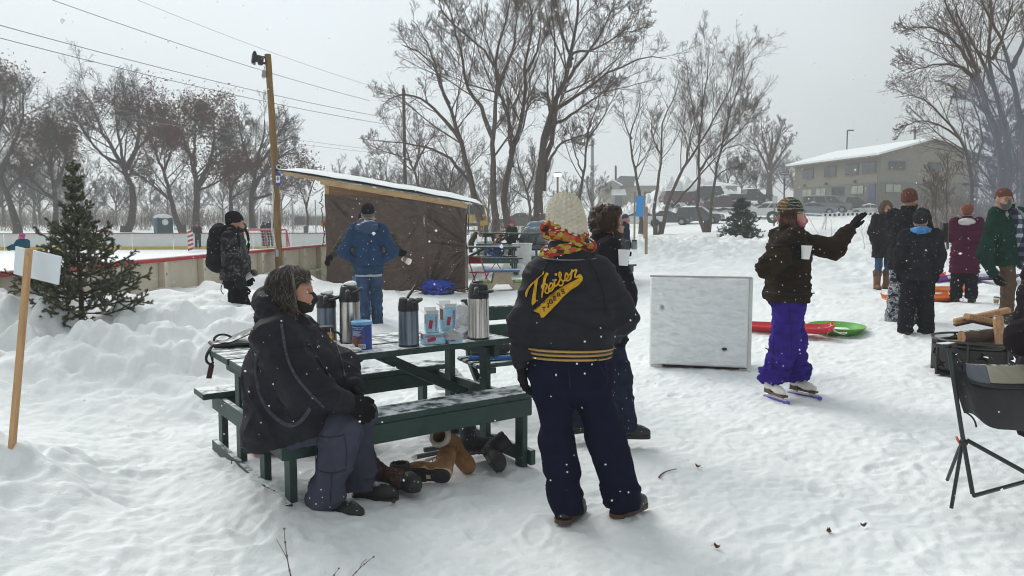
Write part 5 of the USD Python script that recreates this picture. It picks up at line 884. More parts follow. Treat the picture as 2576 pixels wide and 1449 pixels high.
def snack_box(label,c,size,yaw,open_=0.0,flip=0):
 t=Thing('snack_box',label,'snack box',c,yaw,group=None);x,y,z=size
 t.L('carton',bx((x,y,z),(0,0,z/2),b=.002),box_white)
 t.L('blue_panel',bx((x*.98,.0016,z*.96),(0,-y/2-.0012,z/2)),box_blue);t.L('blue_panel',bx((.0016,y*.98,z*.42),(-x/2-.0012,0,z*.24)),box_blue);t.L('cake_print',bx((.0016,y*.66,z*.44),(-x/2-.0012,0,z*.69)),cake)
 tx=meshkit.text_mesh('SWISS ROLLS',.017,.0008,bold=True);w=np.ptp(tx.vertices[:,0]);m=T(tx,(-w/2,-.008,0))
 if z>x:m.apply_transform(trimesh.transformations.rotation_matrix(-PI/2,[0,0,1]));m.apply_scale(min(1,z*.8/w));off=(x*.28,0)
 else:m.apply_scale(min(1,x*.92/w));off=(0,z*.22)
 t.L('lettering',T(m,(off[0],-y/2-.0030,z/2+off[1]),(PI/2,0,0)),red_print,smooth=False)
 t.L('badge',T(extr(affinity.rotate(sbox(-.026,-.009,.026,.009).buffer(.003),80 if z>x else 12),.0010),(-x*.14,-y/2-.0028,z*.45),(PI/2,0,0)),red_print,smooth=False)
 if open_:
  t.L('flap',beam((0,y/2-.002,z),(0,y/2+open_*.02,z+.035),x*.96,.002,up=(0,1,0)),box_white);t.L('flap',beam((0,-y/2+.002,z),(0,-y/2-open_*.022,z+.028),x*.96,.002,up=(0,1,0)),box_white);t.L('flap',beam((-x/2,0,z),(-x/2-.03,0,z+.025),y*.9,.002,up=(1,0,0)),box_white)
 return t
e=on_table(1075,868);yb=.38
snack_box('pale blue snack box lying flat, lower left of the stack',e+[.03,.07,0],(.15,.09,.075),yb)
snack_box('pale blue snack box lying flat, lower right of the stack',e+[.155,.12,0],(.095,.14,.075),yb+.1)
snack_box('opened white and blue snack box standing upright, left of the stack top',e+[.02,.085,.077],(.085,.10,.125),yb-.15,1.0)
snack_box('opened snack box standing upright, topmost and tallest on the stack',e+[.125,.135,.077],(.085,.12,.165),yb,1.0)
thin_plastic=MAT('thin_white_plastic',{'n':('noise_texture',{'scale':20,'detail':4}),'tc':('texture_coordinate',{}),'b':('bump',{'strength':.6,'distance':.008}),'d':('principled_bsdf',{'base_color':(.72,.73,.73),'roughness':.35}),'t':('translucent_bsdf',{'color':(.7,.71,.71)}),'m':('mix_closure',{'fac':.4})},[('tc.object','n.vector'),('n.fac','b.height'),('b.normal','d.normal'),('d.BSDF','m.closure1'),('t.BSDF','m.closure2')],surface='m.closure')
def crumple(r,seed,h=.014,amp=.32):
 m=trimesh.creation.icosphere(4);v=np.asarray(m.vertices);d=meshkit.fbm(v*1.8+seed,3,seed)-.5;k=1-2*np.abs(meshkit.fbm(v*2.6+seed,3,seed+5)-.5);m.vertices=v*(1+d*1.1+amp*k-.15)[:,None]*np.asarray(r);m.vertices[:,2]=np.maximum(m.vertices[:,2],-r[2]*.55);m.apply_translation((0,0,r[2]*.55));return m
c=on_table(1150,850)+[.02,.14,0];t=Thing('plastic_bag','white translucent plastic bag slumped behind the snack boxes','bag',c);t.L('sheet',crumple((.13,.10,.13),3),thin_plastic,smooth=True);t.L('handle_loop',tube(smooth_path([(-.05,-.02,.14),(-.06,-.03,.20),(-.02,-.03,.20),(.0,-.02,.14)],14),.012,6),thin_plastic)
c=on_table(1155,848)+[.02,.03,0];t=Thing('white_cloth','crumpled white cloth between the snack boxes and the ridged airpot','cloth',c);t.L('cloth',crumple((.085,.06,.055),7),plain('white_cloth_weave',(.62,.63,.68),rough=.9),smooth=True);t.L('fold',T(crumple((.05,.04,.03),8),(-.04,-.03,0)),plain('white_cloth_weave',(.62,.63,.68)),smooth=True)
c=on_table(862,886)+[-.02,.02,0];t=Thing('napkins','wet crumpled white napkins left of the cocoa can','napkin',c);t.L('napkin',crumple((.10,.06,.028),4),plain('napkin_paper',(.70,.70,.68),rough=.95),smooth=True);t.L('napkin',T(crumple((.05,.04,.03),9),(-.05,.03,.01)),plain('napkin_paper',(.7,.7,.68)),smooth=True)
c=e+[.17,.06,.08];t=Thing('plastic_scrap','twist of clear plastic on the front of the snack boxes','plastic wrap',c);t.L('film',T(crumple((.05,.018,.04),6),(0,-.02,-.05)),thin_plastic,smooth=True);t.L('tail',tube(smooth_path([(-.03,-.03,.0),(0,-.035,.02),(.03,-.03,-.01)],10),.005,5),thin_plastic)
c=at_z(566,872,tz);t=Thing('black_tote','flat black tote bag with hanging strap on the left end of the table','bag',(c[0],c[1],tz),.55);bk=plain('black_nylon',(.012,.012,.013),rough=.6,var=.3,snow=.18)
t.L('body',grainy(bx((.30,.20,.03),(.06,.0,.018),(0,.03,0),b=.012).subdivide().subdivide(),.004,14),bk,smooth=True);t.L('flap',sheet(np.stack([np.stack([(x,y,.035+.09*max(0,x-.02)/.2*(1-abs(y)*2))for y in np.linspace(-.09,.09,8)])for x in np.linspace(-.04,.2,10)]),.006),bk,smooth=True)
t.L('handle',tube(smooth_path([(-.06,.05,.03),(-.04,.06,.065),(.03,.06,.065),(.06,.05,.04)],20),.008,6),bk);t.L('strap',tube(smooth_path([(-.08,-.06,.03),(-.12,-.10,-.01),(-.125,-.11,-.08),(-.105,-.11,-.09),(-.10,-.11,-.05),(-.11,-.10,.0)],26),.009,6),bk);t.L('strap_tail',bx((.035,.004,.09),(-.115,-.115,-.135),(.1,.2,.3)),plain('brown_strap',(.08,.04,.035)))
c=at_z(1130,985,.03)+[0,.1,0];t=Thing('grocery_bag','white plastic grocery bag standing on the snow under the far bench','bag',c);t.L('sheet',crumple((.13,.09,.12),13),thin_plastic,smooth=True);t.L('printed_line',tube(smooth_path([(.02,-.085,.10),(.05,-.09,.085),(.06,-.09,.06)],8),.004,5),plain('print_black',(.01,.01,.01)))
# on the ground by the bench: boots, sled, sticks
fur_brown=plain('brown_shaggy_fur',(.075,.042,.034),rough=1.0,var=.5,scale=40,bump=1.0,bscale=60,flecks=.35,fscale=60);tan_suede=plain('tan_suede',(.27,.135,.058),rough=.9,var=.25,scale=14,bump=.3,bscale=60);rubber=plain('dark_boot_rubber',(.02,.018,.020),rough=.65,flecks=.22,fscale=40);midsole=plain('cream_midsole',(.50,.42,.26),rough=.7);lace=plain('boot_lace',(.33,.2,.1))
def RM(fwd,up):
 f=np.asarray(fwd,float);f/=np.linalg.norm(f);u=np.asarray(up,float);u-=f*(u@f);u/=np.linalg.norm(u);M=np.eye(4);M[:3,0],M[:3,1],M[:3,2]=f,np.cross(u,f),u;return M
def boot(name,label,c,fwd,up,upper,sole_m,h=.24,snowy=False,cuff=None,mid=True):
 t=Thing(name,label,'boot',c);M=RM(fwd,up)
 A_=lambda nm,m,mt,sm=True,**k:t.L(nm,as_tm(m).copy().apply_transform(M),mt,smooth=sm,**k)
 foot=nets([cone((-.06,0,.06),(.10,0,.045),.052,.046,(1,1,1)),cone((.08,0,.05),(.13,.0,.042),.045,.038),cone((-.07,0,.06),(-.07,0,h-.03),.053,.060)],.009,.05,cuts=[((0,0,.014),(0,0,-1)),((0,0,h-.01),(.15,0,1))],holes=[cone((-.07,0,h-.10),(-.07,0,h+.06),.042,.05)])
 A_('upper',grainy(foot,.012 if upper is fur_brown else .005,60 if upper is fur_brown else 22,3),upper)
 sol=affinity.scale(LineString([(-.075,0),(.10,0)]).buffer(.05),1,.95);waist=sol.difference(Point(.0,.085).buffer(.05)).difference(Point(.0,-.085).buffer(.05)).buffer(-.004).buffer(.004)
 A_('sole',extr(waist,.02),sole_m,20)
 if mid:A_('midsole',T(extr(waist.buffer(.004),.018),(0,0,.0205)),midsole if cuff is None or cuff is midsole else sole_m,20)
 for k in range(7):A_('tread_bar',bx((.010,.07,.006),(-.10+k*.034,0,-.002),b=.001),sole_m,10)
 if cuff is not None:A_('cuff',grainy(T(lathe([(.046,h-.035),(.068,h-.03),(.072,h),(.060,h+.018),(.044,h+.008)],28),(-.07,0,0)),.008,40,3),cuff)
 if upper is tan_suede:
  for k in range(4):A_('lace',tube(smooth_path([(.035-k*.018,-.035,.085+k*.026),(.055-k*.020,0,.10+k*.026),(.03-k*.018,.035,.09+k*.026)],8),.0035,5),lace)
  A_('sole_badge',bx((.028,.03,.003),(.01,0,-.004)),midsole,10)
 return t
def sg(px,py,dz=0):q=on_ground(px,py);q[2]+=dz;return q
boot('winter_boot','tan suede boot lying on its side, dark sole towards us',sg(1082,1222,.055),(-.95,.1,.02),(.06,.92,.38),tan_suede,rubber)
boot('winter_boot','tan suede boot toppled with its open top up, beside the black boots',sg(1160,1185,.09),(.55,-.6,-.55),(-.62,.10,.70),tan_suede,rubber,cuff=plain('fleece_cuff',(.5,.46,.38),rough=1),h=.25)
fb1=boot('winter_boot','brown shaggy boot with fur cuff nearest the woman\'s shoes',sg(978,1232,.06),(.75,-.45,.0),(-.65,-.3,.75),fur_brown,rubber,cuff=fur_brown,h=.22,mid=False)
boot('winter_boot','snowy dark boot lying in front of the brown shaggy one',sg(1020,1245,.04),(.5,-.75,.05),(-.2,.3,.8),rubber,rubber,h=.14,mid=False)
boot('winter_boot','black boot lying behind the toppled tan boot',sg(1205,1165,.06),(.9,.1,0),(-.3,.5,.7),rubber,rubber,h=.2,mid=False)
boot('winter_boot','snow-flecked black boot at the foot of the table skid',sg(1228,1182,.06),(.3,-.9,-.15),(.7,.2,.6),rubber,rubber,h=.2,mid=False)
gk=Thing('hockey_stick','grey taped stick ends poking out behind the tan boots','stick',sg(1070,1165));a,b=sg(1042,1162,.03),sg(1110,1152,.04);gk.W('shaft',beam(a,b,.022,.03),plain('grey_stick',(.08,.085,.09),rough=.5,flecks=.1));a2_,b2=sg(1066,1147,.04),sg(1115,1146,.05);gk.W('taped_end',beam(a2_,b2,.03,.03),plain('dark_tape',(.06,.062,.07)));gk.W('tip',T(trimesh.creation.icosphere(2,radius=.022),a),snow_soft)
red_pl=plain('red_sled_plastic',(.62,.03,.045),rough=.35,var=.1,snow=.16);green_pl=plain('green_sled_plastic',(.09,.36,.02),rough=.35,var=.08);orange_pl=plain('orange_sled_plastic',(.78,.20,.03),rough=.35,var=.08);purple_pl=plain('purple_sled_plastic',(.12,.035,.22),rough=.35,var=.1);cord_w=plain('sled_cord',(.7,.7,.62))
def toboggan(label,c,yaw,L,W,mat,group=None,band=None,tilt=0.0):
 t=Thing('plastic_sled',label,'sled',c,yaw,group=group);n,m=40,25;P=np.zeros((n,m,3))
 for i,s in enumerate(np.linspace(-1,1,n)):
  wid=W/2*(1-.12*abs(s)**2-.55*max(0,abs(s)-.75)**1.5*4);up_=.05*max(0,s-.6)**1.6*2.2+.05*max(0,-s-.75)
  for j,r in enumerate(np.linspace(-1,1,m)):P[i,j]=(s*L/2,r*wid,.015+up_+.085*min(1,max(0,abs(r)-.62)/.3)**1.5+.025*max(0,abs(s)-.86)/.14-.016*(abs(r)>.95)+.008*math.cos(r*14)*(abs(r)<.6))
 P[:,:,2]+=P[:,:,0]*tilt
 t.L('hull',sheet(P,-.006),mat,smooth=35)
 e_=np.vstack([P[:,0],P[-1,1:],P[::-1,-1][1:],P[0,::-1][1:]]);t.L('rim',tube(e_,.010,6),mat)
 if band is not None:
  for j0 in(6,17):t.L('stripe',sheet(P[4:34,j0:j0+3]+[0,0,.004],-.002),band)
  t.L('stripe',sheet(P[10:30,21:24]+[0,.002,.006],-.002),band)
 for s in(-1,1):t.L('grip_slot',bx((.16,.014,.03),(0,s*(W/2-.02),.08),b=.005),plain('slot_pale',(.75,.6,.58)))
 t.L('cord',tube(smooth_path([(L/2*.95,-W*.2,.13),(L/2+.10,-.1,.02),(L/2+.16,.1,.015),(L/2+.05,.05,.02),(L/2*.95,W*.2,.13)],24),.006,5),cord_w);return t
gs='plastic sleds left on the snow'
q=sg(1960,845);toboggan('red sled behind the legs of the pointing woman',q+[.1,.15,.02],-.35,1.25,.48,red_pl)
q=sg(2000,850);q=sg(2130,852);sau=Thing('saucer_sled','bright green round saucer sled','sled',q+[0,.32,.0]);sau.L('dish',T(lathe([(0,.012),(.20,.018),(.31,.09),(.355,.125),(.375,.125),(.37,.115),(.33,.085),(.22,0),(0,-.005)],40),(0,0,.01),(.03,0,0)),green_pl,smooth=40)
for s in(-1,1):sau.L('hand_hold',bx((.14,.02,.02),(0,s*.30,.105),b=.006),green_pl)
sau.L('cord',tube(smooth_path([(-.2,-.3,.12),(-.3,-.42,.02),(-.25,-.5,.01)],12),.006,5),cord_w)
q=sg(2300,760);toboggan('bright orange sled lying behind the child in black snow clothes',q+[.1,.0,.0],.15,1.25,.5,orange_pl)
q=sg(2370,742);toboggan('orange sled lying deeper, beside the maroon coat woman\'s trousers',q+[.05,.15,.03],-.15,1.0,.45,orange_pl)
q=sg(2430,712);toboggan('purple sled with white stripes behind the woman in maroon',q+[.2,.0,.02],.10,1.9,.55,purple_pl,band=plain('white_stripe_print',(.7,.7,.74)),tilt=.05)
q=sg(2300,708);toboggan('red sled behind the fur-hooded woman\'s boots',q+[.1,.0,.0],.05,1.3,.45,red_pl)
q=at_z(740,1130,.05);toboggan('red sled pushed under the near bench behind the seated woman',(q[0]+.05,q[1]+.22,.02),.62,.85,.42,red_pl)
def paper_cup(label,c,sleeve=True,tilt=(0,0,0),lid=True,white=True,hgt=.115):
 t=Thing('paper_cup',label,'paper cup',c);wm=plain('cup_paper',(.74,.75,.74),rough=.7,var=.03)
 A_=lambda nm,prof,m:t.L(nm,T(lathe(prof,24),(0,0,0),tilt),m)
 if lid:A_('body',[(0,0),(.027,0),(.040,hgt),(0,hgt)],wm)
 else:A_('body',[(0,0),(.030,0),(.042,hgt),(.045,hgt+.002),(.041,hgt),(.030,.01),(0,.01)],wm)
 if sleeve:A_('sleeve',[(.0315,.03),(.0335,.03),(.0395,.085),(.0375,.085)],plain('card_sleeve',(.33,.21,.11),rough=.9))
 if lid:A_('lid',[(0,hgt),(.043,hgt),(.043,hgt+.008),(.037,hgt+.016),(0,hgt+.016)],black_plastic if sleeve and white is False else plain('white_lid',(.76,.76,.76),rough=.4))
 else:A_('drink',[(0,hgt*.8),(.036,hgt*.8),(.036,hgt*.79),(0,hgt*.79)],plain('cocoa',(.07,.035,.02),rough=.2))
 return t
q=sg(2505,768);paper_cup('brown-sleeved paper cup standing alone in the snow',q-[0,0,.01],True,(0,.05,0),True,False)
# white snow-plastered panel box
c0,c1=at_z(1632,921,.02),at_z(1886,933,.02);wv=(c1-c0)/np.linalg.norm(c1-c0);nv=np.array([wv[1],-wv[0],0]);Wp=np.linalg.norm(c1-c0);Hp=1.02
pb_=Thing('metal_box','big white metal box lying on its side, its face plastered with blown snow','metal box',(c0+c1)/2);white_metal=plain('white_enamel',(.66,.67,.64),rough=.5,var=.06,wear=.70,wearcol=(.2,.1,.05));rust=plain('rusty_base',(.075,.035,.022),rough=.85,var=.5,scale=10)
def BP(a,b,z):return c0*[1,1,0]+wv*a-nv*b+[0,0,z]
pb_.W('shell',as_tm(manifold3d.Manifold.hull_points([BP(a,b,z)for a in(.02,Wp-.02)for b,z in((0,.05),(0.02,Hp),(.40,.05),(.40,Hp))])),white_metal,smooth=False)
for a in(Wp-.01,):pb_.W('edge_trim',beam(BP(a,-.008,.02),BP(a,.012,Hp+.01),.04,.03,up=nv),white_metal)
pb_.W('edge_trim',beam(BP(0,.01,Hp+.012),BP(Wp,.01,Hp+.012),.05,.022),plain('dull_trim',(.42,.41,.38),rough=.7,snow=.6));pb_.W('base_skid',bx((Wp-.3,.3,.05),BP(Wp/2+.05,.16,.025),(0,0,math.atan2(wv[1],wv[0]))),rust);pb_.W('foot',bx((.14,.3,.06),BP(.08,.15,.02),(0,0,math.atan2(wv[1],wv[0])),.01),white_metal);pb_.W('foot',bx((.10,.3,.06),BP(Wp-.06,.15,.02),(0,0,math.atan2(wv[1],wv[0])),.01),white_metal)
pb_.W('rust_strip',beam(BP(.45,-.006,.052),BP(Wp-.05,-.006,.052),.014,.022),rust)
na,nb=130,110;SA,SZ=np.meshgrid(np.linspace(.004,Wp-.03,na),np.linspace(.055,Hp+.004,nb),indexing='ij')
q=np.stack([SA*7,np.zeros_like(SA),SZ*16],-1);d_=.045*meshkit.fbm(q,3,5)+.03*meshkit.noise(np.stack([SA*3,SA*0,SZ*3],-1),9)+.022*meshkit.fbm(q*2.3,2,8);ed=np.minimum(1,np.minimum(np.minimum(SA+.01,Wp-.02-SA),np.minimum(SZ-.045,Hp+.02-SZ))/.03)
hole=np.exp(-((SA-.14)/.022)**2-((SZ-.69)/.03)**2)+np.exp(-((SA-(Wp-.27))/.03)**2-((SZ-.25)/.022)**2)
d_=d_*ed*(1-hole)-.02*(hole>.5);G=BP(0,0,0)[None,None]+wv*SA[...,None]+nv*(.010+d_-.02*(SZ-.1)/(Hp-.1))[...,None];G[...,2]=SZ
pb_.W('snow_crust',sheet(G[::-1]),plain('blown_snow',(.76,.785,.785),rough=.85,var=.03,scale=9,bump=1.0,bscale=22),smooth=True)
pb_.W('bare_patch',beam(BP(Wp-.30,-.008,.25),BP(Wp-.24,-.008,.25),.012,.03),plain('bare_dark',(.03,.03,.03)))
# clutter behind, right of the shed
q=at_y(1262,700,17.5);z=gz(q[0],17.5);tb=Thing('toddler_table','small tan plastic toddler picnic table with blue top and green seats','toddler table',(q[0],17.5,z),.1);tanp=plain('tan_plastic',(.42,.34,.24),rough=.6)
tb.L('top',bx((.82,.55,.05),(0,0,.47),b=.02),plain('blue_table_plastic',(.05,.13,.34),rough=.5,snow=.1))
for s in(-1,1):
 tb.L('seat',bx((.26,.5,.055),(s*.40,0,.22),b=.02),plain('lime_plastic',(.24,.36,.06),rough=.5,snow=.3))
for s in(-1,1):
 pol=Polygon([(-.52,0),(-.30,0),(-.16,.16),(.16,.16),(.30,0),(.52,0),(.52,.19),(.24,.19),(.18,.445),(-.18,.445),(-.24,.19),(-.52,.19)]);tb.L('end_frame',T(extr(pol,.08),(0,s*.2+.04,0),(PI/2,0,0)),tanp,smooth=10)
q=at_y(1206,700,18.6);z=gz(q[0],18.6);ch=Thing('folding_chair','red folding chair in front of the green picnic tables','folding chair',(q[0],18.6,z),-.6);redp=plain('red_chair_paint',(.40,.02,.03),rough=.4)
for x in(-.2,.2):ch.L('leg',beam((x,.18,0),(x,-.22,.82),.022,.03),redp);ch.L('leg',beam((x*.9,-.22,0),(x*.9,.16,.44),.022,.03),redp)
ch.L('seat',bx((.40,.38,.03),(0,.02,.43),b=.01),redp);ch.L('backrest',bx((.40,.03,.17),(0,-.2,.74),(.25,0,0),b=.01),redp)
def at_s(px,py,D):q=at_y(px,py,D);return np.array([q[0],D,gz(q[0],D)])
q=at_s(1314,635,22.5);t=Thing('trash_can','white round trash can between the picnic tables and the covered grill','trash can',q);wbin=plain('white_bin_plastic',(.62,.63,.6),rough=.5,var=.06);t.L('body',lathe([(0,0),(.26,0),(.29,.60),(.31,.62),(.28,.62),(.25,.04),(0,.04)],28),wbin);t.L('rim',T(trimesh.creation.torus(.30,.018,28,8),(0,0,.62)),wbin)
q=at_s(1347,636,17.5);t=Thing('bucket','white bucket left of the knitted-hat woman\'s shoulder','bucket',q+[0,0,.1]);t.L('body',lathe([(0,0),(.115,0),(.13,.26),(.14,.27),(.12,.265),(.11,.02),(0,.02)],24),wbin);t.L('handle',tube(arc((0,0,.25),.13,.2,PI-.2,14),.004,5),grey_metal)
q=at_s(1345,612,24);gr=Thing('covered_grill','grill under a snowy grey cover behind the trash can','grill',q);cov=plain('grey_grill_cover',(.13,.15,.17),rough=.55,var=.2,bump=.8,bscale=12,snow=.35)
gr.L('cover',grainy(nets([cone((-.3,0,.55),(.3,0,.55),.22,.22),cone((-.2,0,.78),(.2,0,.78),.2,.2)],.025,.1,cuts=[((0,0,.40),(0,0,-1))]),.03,6,4),cov,smooth=True);gr.L('firebox',bx((.95,.5,.2),(0,0,.33),b=.04),black_metal)
for s in(-1,1):gr.L('leg',bx((.06,.4,.35),(s*.38,0,.1)),black_metal)
gr.L('tarp_cover',grainy(nets([cone((-.1,.2,1.0),(.3,.2,1.0),.16,.2)],.025,.1),.04,6,6),plain('blue_grey_tarp',(.12,.20,.28),rough=.5,snow=.2),smooth=True)
q=at_s(1220,604,24);t=Thing('cooler','white cooler with tools on it, in the snow behind the tables','cooler',q);t.L('body',bx((.55,.35,.34),(0,0,.17),b=.04),wbin);t.L('lid',bx((.57,.37,.06),(0,0,.37),b=.02),plain('white_lid',(.76,.76,.76)))
a,b=at_y(1208,596,24),at_y(1217,566,24);t=Thing('broom','yellow broom standing upright in the snow heap right of the shed','broom',at_s(1208,600,24));a[2]=gz(a[0],24)-.05;t.W('handle',tube([a,b],.014,6),new_wood);t.W('head',beam(b+[-.12,0,.02],b+[.14,0,.05],.06,.10),plain('yellow_broom',(.55,.37,.07),rough=.9));t.W('bristles',beam(b+[-.11,0,.09],b+[.12,0,.11],.05,.09),plain('straw_bristle',(.50,.36,.12),rough=1))
q=at_s(1248,612,22);t=Thing('camp_bag','blue patterned bag slung on a chair behind the picnic tables','bag',q);t.L('bag',T(crumple((.22,.16,.18),21),(0,0,.42)),plain('blue_pattern_cloth',(.03,.05,.28),rough=.7,var=.9,scale=12),smooth=True);t.L('pocket',T(crumple((.12,.1,.14),22),(.0,-.12,.28)),plain('bright_blue_cloth',(.03,.2,.55)),smooth=True);t.L('chair_frame',cat([cyl((-.2,-.1,-.1),(.2,.1,.5),.012),cyl((.2,-.1,-.1),(-.2,.1,.5),.012)]),black_metal)
q=at_s(1274,600,24.5);t=Thing('firewood_pile','stack of split firewood behind the picnic tables','firewood',q);rr=np.random.default_rng(3);logm=plain('split_wood',(.26,.13,.065),rough=.9,var=.4,scale=10)
for k in range(22):x,z=rr.uniform(-.35,.35),rr.uniform(.05,.75);yy=rr.uniform(-.2,.2);d=rr.normal(0,1,3)*[.12,.3,.05];t.L('log',beam(np.array([x,yy,z])-d,np.array([x,yy,z])+d,rr.uniform(.06,.11),rr.uniform(.05,.09)),logm)
q=on_table(0,0);tq=at_y(1578,580,15.8);zq=gz(tq[0]-.3,15.8)+.80
for k,(dx,lb,sz,m)in enumerate(((-.15,'black backpack on the green table behind the curly-haired man',(.14,.12,.13),black_plastic),(.12,'grey jar beside the black backpack on the far green table',(.05,.05,.08),plain('grey_jar',(.2,.23,.24),rough=.3)))):
 t=Thing(('backpack','jar')[k],lb,('backpack','jar')[k],(tq[0]+dx,15.6,zq))
 if k==0:t.L('body',crumple(sz,31),m,smooth=True);t.L('strap',tube(smooth_path([(-.1,-.1,.02),(-.16,-.14,.09),(-.05,-.1,.17)],12),.012,5),m)
 else:t.L('body',lathe([(0,0),(.06,0),(.06,.15),(.05,.17),(0,.17)],20),m);t.L('lid',lathe([(0,.17),(.055,.17),(.055,.2),(0,.2)],20),black_plastic)
 # wooden stake with blank sign, left
a,b=at_y(21,1110,3.75),at_y(73,625,3.95);a[2]-=.15;sn2=Thing('picket_sign','blank white card sign on a leaning wooden stake at the left edge','sign',[a[0],a[1],gz(a[0],a[1])]);sn2.W('stake',beam(a,b,.030,.030,up=(0,1,.05),ch=.004),stake_wood)
cc=[at_y(x,y,D)for x,y,D in((28,620,4.10),(143,646,3.86),(136,718,3.86),(23,690,4.10))];back=np.array([0,.004,0]);nb_=np.array([.4,-.9,0])
sn2.W('card',as_tm(manifold3d.Manifold.hull_points([p+k*np.array([.05,.10,0])*.05+np.array([0,.035,0])for p in cc for k in(0,1)])),plain('white_card',(.66,.72,.76),rough=.6,var=.03,scale=3),smooth=False)
for zz in(640,690):p=at_y(70-(zz-640)*.1,zz,3.925);sn2.W('screw',cyl(p-[0,.012,0],p+[0,.012,0],.004,8),grey_metal)
# fire ring with logs and the camp chair at the right edge
fc=sg(2440,962);fc=np.array([fc[0]+.28,fc[1]+.32,gz(fc[0],fc[1]+.3)]);R0_=.42
fr=Thing('fire_ring','black steel fire ring with cut-out pattern, full of split logs','fire ring',fc);H0=.34
strip=sbox(0,0,2*PI*R0_-.001,H0);rr=np.random.default_rng(8)
cuts_=[affinity.rotate(affinity.translate(Polygon([(-.03,-.05),(.0,-.02),(.035,-.055),(.02,.0),(.05,.05),(.0,.03),(-.04,.06),(-.02,.0)]),k*.132+.06,.12+.11*(k%2)),rr.uniform(0,360))for k in range(20)]
strip=strip.difference(union_all(cuts_));rm=extr(strip,.004);rm=rm.subdivide().subdivide();v=np.asarray(rm.vertices);aa=v[:,0]/R0_;ro=R0_+v[:,2];rm.vertices=np.stack([ro*np.cos(aa),ro*np.sin(aa),v[:,1]],-1)
fr.L('ring',rm,plain('fire_black_steel',(.018,.014,.013),rough=.7,metal=.2,wear=.62,wearcol=(.09,.04,.025)),smooth=False)
for k in range(8):a=k*PI/4;fr.L('rail_post',cyl((R0_*math.cos(a)*1.02,R0_*math.sin(a)*1.02,0),(R0_*math.cos(a)*1.02,R0_*math.sin(a)*1.02,H0+.03),.012,6),black_metal)
fr.L('top_rail',T(trimesh.creation.torus(R0_*1.02,.012,40,6),(0,0,H0+.02)),black_metal)
bark_log=plain('dark_log_bark',(.075,.045,.032),rough=.95,var=.4,scale=9,bump=.8,bscale=20,snow=.25);split=plain('fresh_split_face',(.36,.20,.10),rough=.85,var=.3,scale=7,stretch=(5,5,1))
def fire_log(label,a,b,r,kind):
 a,b=np.asarray(a,float)+fc,np.asarray(b,float)+fc;t=Thing('fire_log',label,'log',(a+b)/2)
 if kind=='round':t.W('bark',grainy(tube(a+(b-a)*np.linspace(0,1,10)[:,None],r,14),.008,14),bark_log);t.W('cut_end',cyl(a-(b-a)*.004,a,r*.9,12),split)
 else:t.W('split_face',beam(a,b,r*1.6,r*1.1,ch=.012),split);t.W('bark',beam(a+[0,0,-r*.6],b+[0,0,-r*.6],r*1.5,r*.5,ch=.01),bark_log)
fire_log('long dark snowy log lying across the fire ring',(-.28,-.15,.40),(.40,-.05,.43),.065,'round')
fire_log('split log leaning upright at the front of the fire ring',(.02,-.30,.25),(.10,-.10,.60),.055,'split')
fire_log('split log lying on top of the fire',(-.12,.05,.58),(.25,.15,.50),.06,'split')
fire_log('reddish split log at the back of the fire',(-.14,.22,.50),(.35,.1,.64),.055,'split')
fire_log('charred round log at the right of the fire',(.15,-.18,.36),(.45,.15,.40),.06,'round')
fire_log('pale split log low behind the ring pattern',(-.30,.10,.30),(.2,-.18,.33),.055,'split')
cc_=Thing('camp_chair','folding camp chair with snowy black armrest at the right edge','camp chair',at_y(2500,1250,4.0)*[1,1,0]+[0,0,.0]);ctube=plain('chair_steel',(.035,.042,.045),rough=.4,metal=.5,flecks=.06)
Kp=lambda px,py,D:at_y(px,py,D)
front=[Kp(2386,875,3.98),Kp(2424,1113,3.95),Kp(2447,1243,3.86)]
cc_.W('arm_post',tube(front[:2],.0115,10),ctube);cc_.W('front_leg',tube(front[1:],.0115,10),ctube)
cc_.W('leg',tube([Kp(2417,1118,3.99),Kp(2383,1207,4.22)],.010,8),ctube);cc_.W('leg',tube([Kp(2420,1118,3.97),Kp(2393,1279,3.92)],.010,8),ctube)
cc_.W('cross_bar',tube([Kp(2432,1107,3.96),Kp(2640,1222,3.75)],.0115,10),ctube);cc_.W('cross_bar',tube([Kp(2450,1247,3.87),Kp(2640,1195,4.25)],.0115,10),ctube)
cc_.W('back_post',tube([Kp(2640,1260,4.35),Kp(2600,700,4.45)],.0115,10),ctube)
cc_.W('hub',T(trimesh.creation.icosphere(2,radius=.022),Kp(2424,1113,3.95),sc=None),black_plastic);cc_.W('orange_clip',T(trimesh.creation.torus(.016,.005,16,6),Kp(2409,1106,3.97),(.3,1.2,0)),plain('orange_clip',(.5,.10,.02)))
cc_.W('arm_cap',beam(Kp(2363,869,3.98),Kp(2396,866,4.02),.05,.022),plain('snowy_arm_cap',(.03,.03,.032),rough=.6,snow=.6))
blk=plain('chair_cloth_black',(.014,.012,.016),rough=.7,var=.3,flecks=.12,fscale=40,bump=.4,bscale=120,snow=.22);gcl_=plain('chair_cloth_grey',(.09,.10,.125),rough=.8,var=.2,flecks=.1)
cols=[[(2388,880,3.98),(2398,930,3.98),(2410,990,4.0),(2425,1040,4.02)],[(2412,905,4.0),(2425,950,3.95),(2440,1010,3.93),(2458,1050,3.95)],[(2440,915,4.05),(2455,970,3.9),(2470,1030,3.86),(2492,1075,3.9)],[(2500,917,4.15),(2515,980,3.92),(2530,1040,3.86),(2545,1082,3.92)],[(2580,918,4.3),(2590,980,4.05),(2600,1040,3.95),(2610,1088,4.0)],[(2680,918,4.5),(2690,980,4.3),(2700,1040,4.2),(2700,1090,4.2)]]
P=np.array([[Kp(*q)for q in c]for c in cols]);from scipy.interpolate import RectBivariateSpline
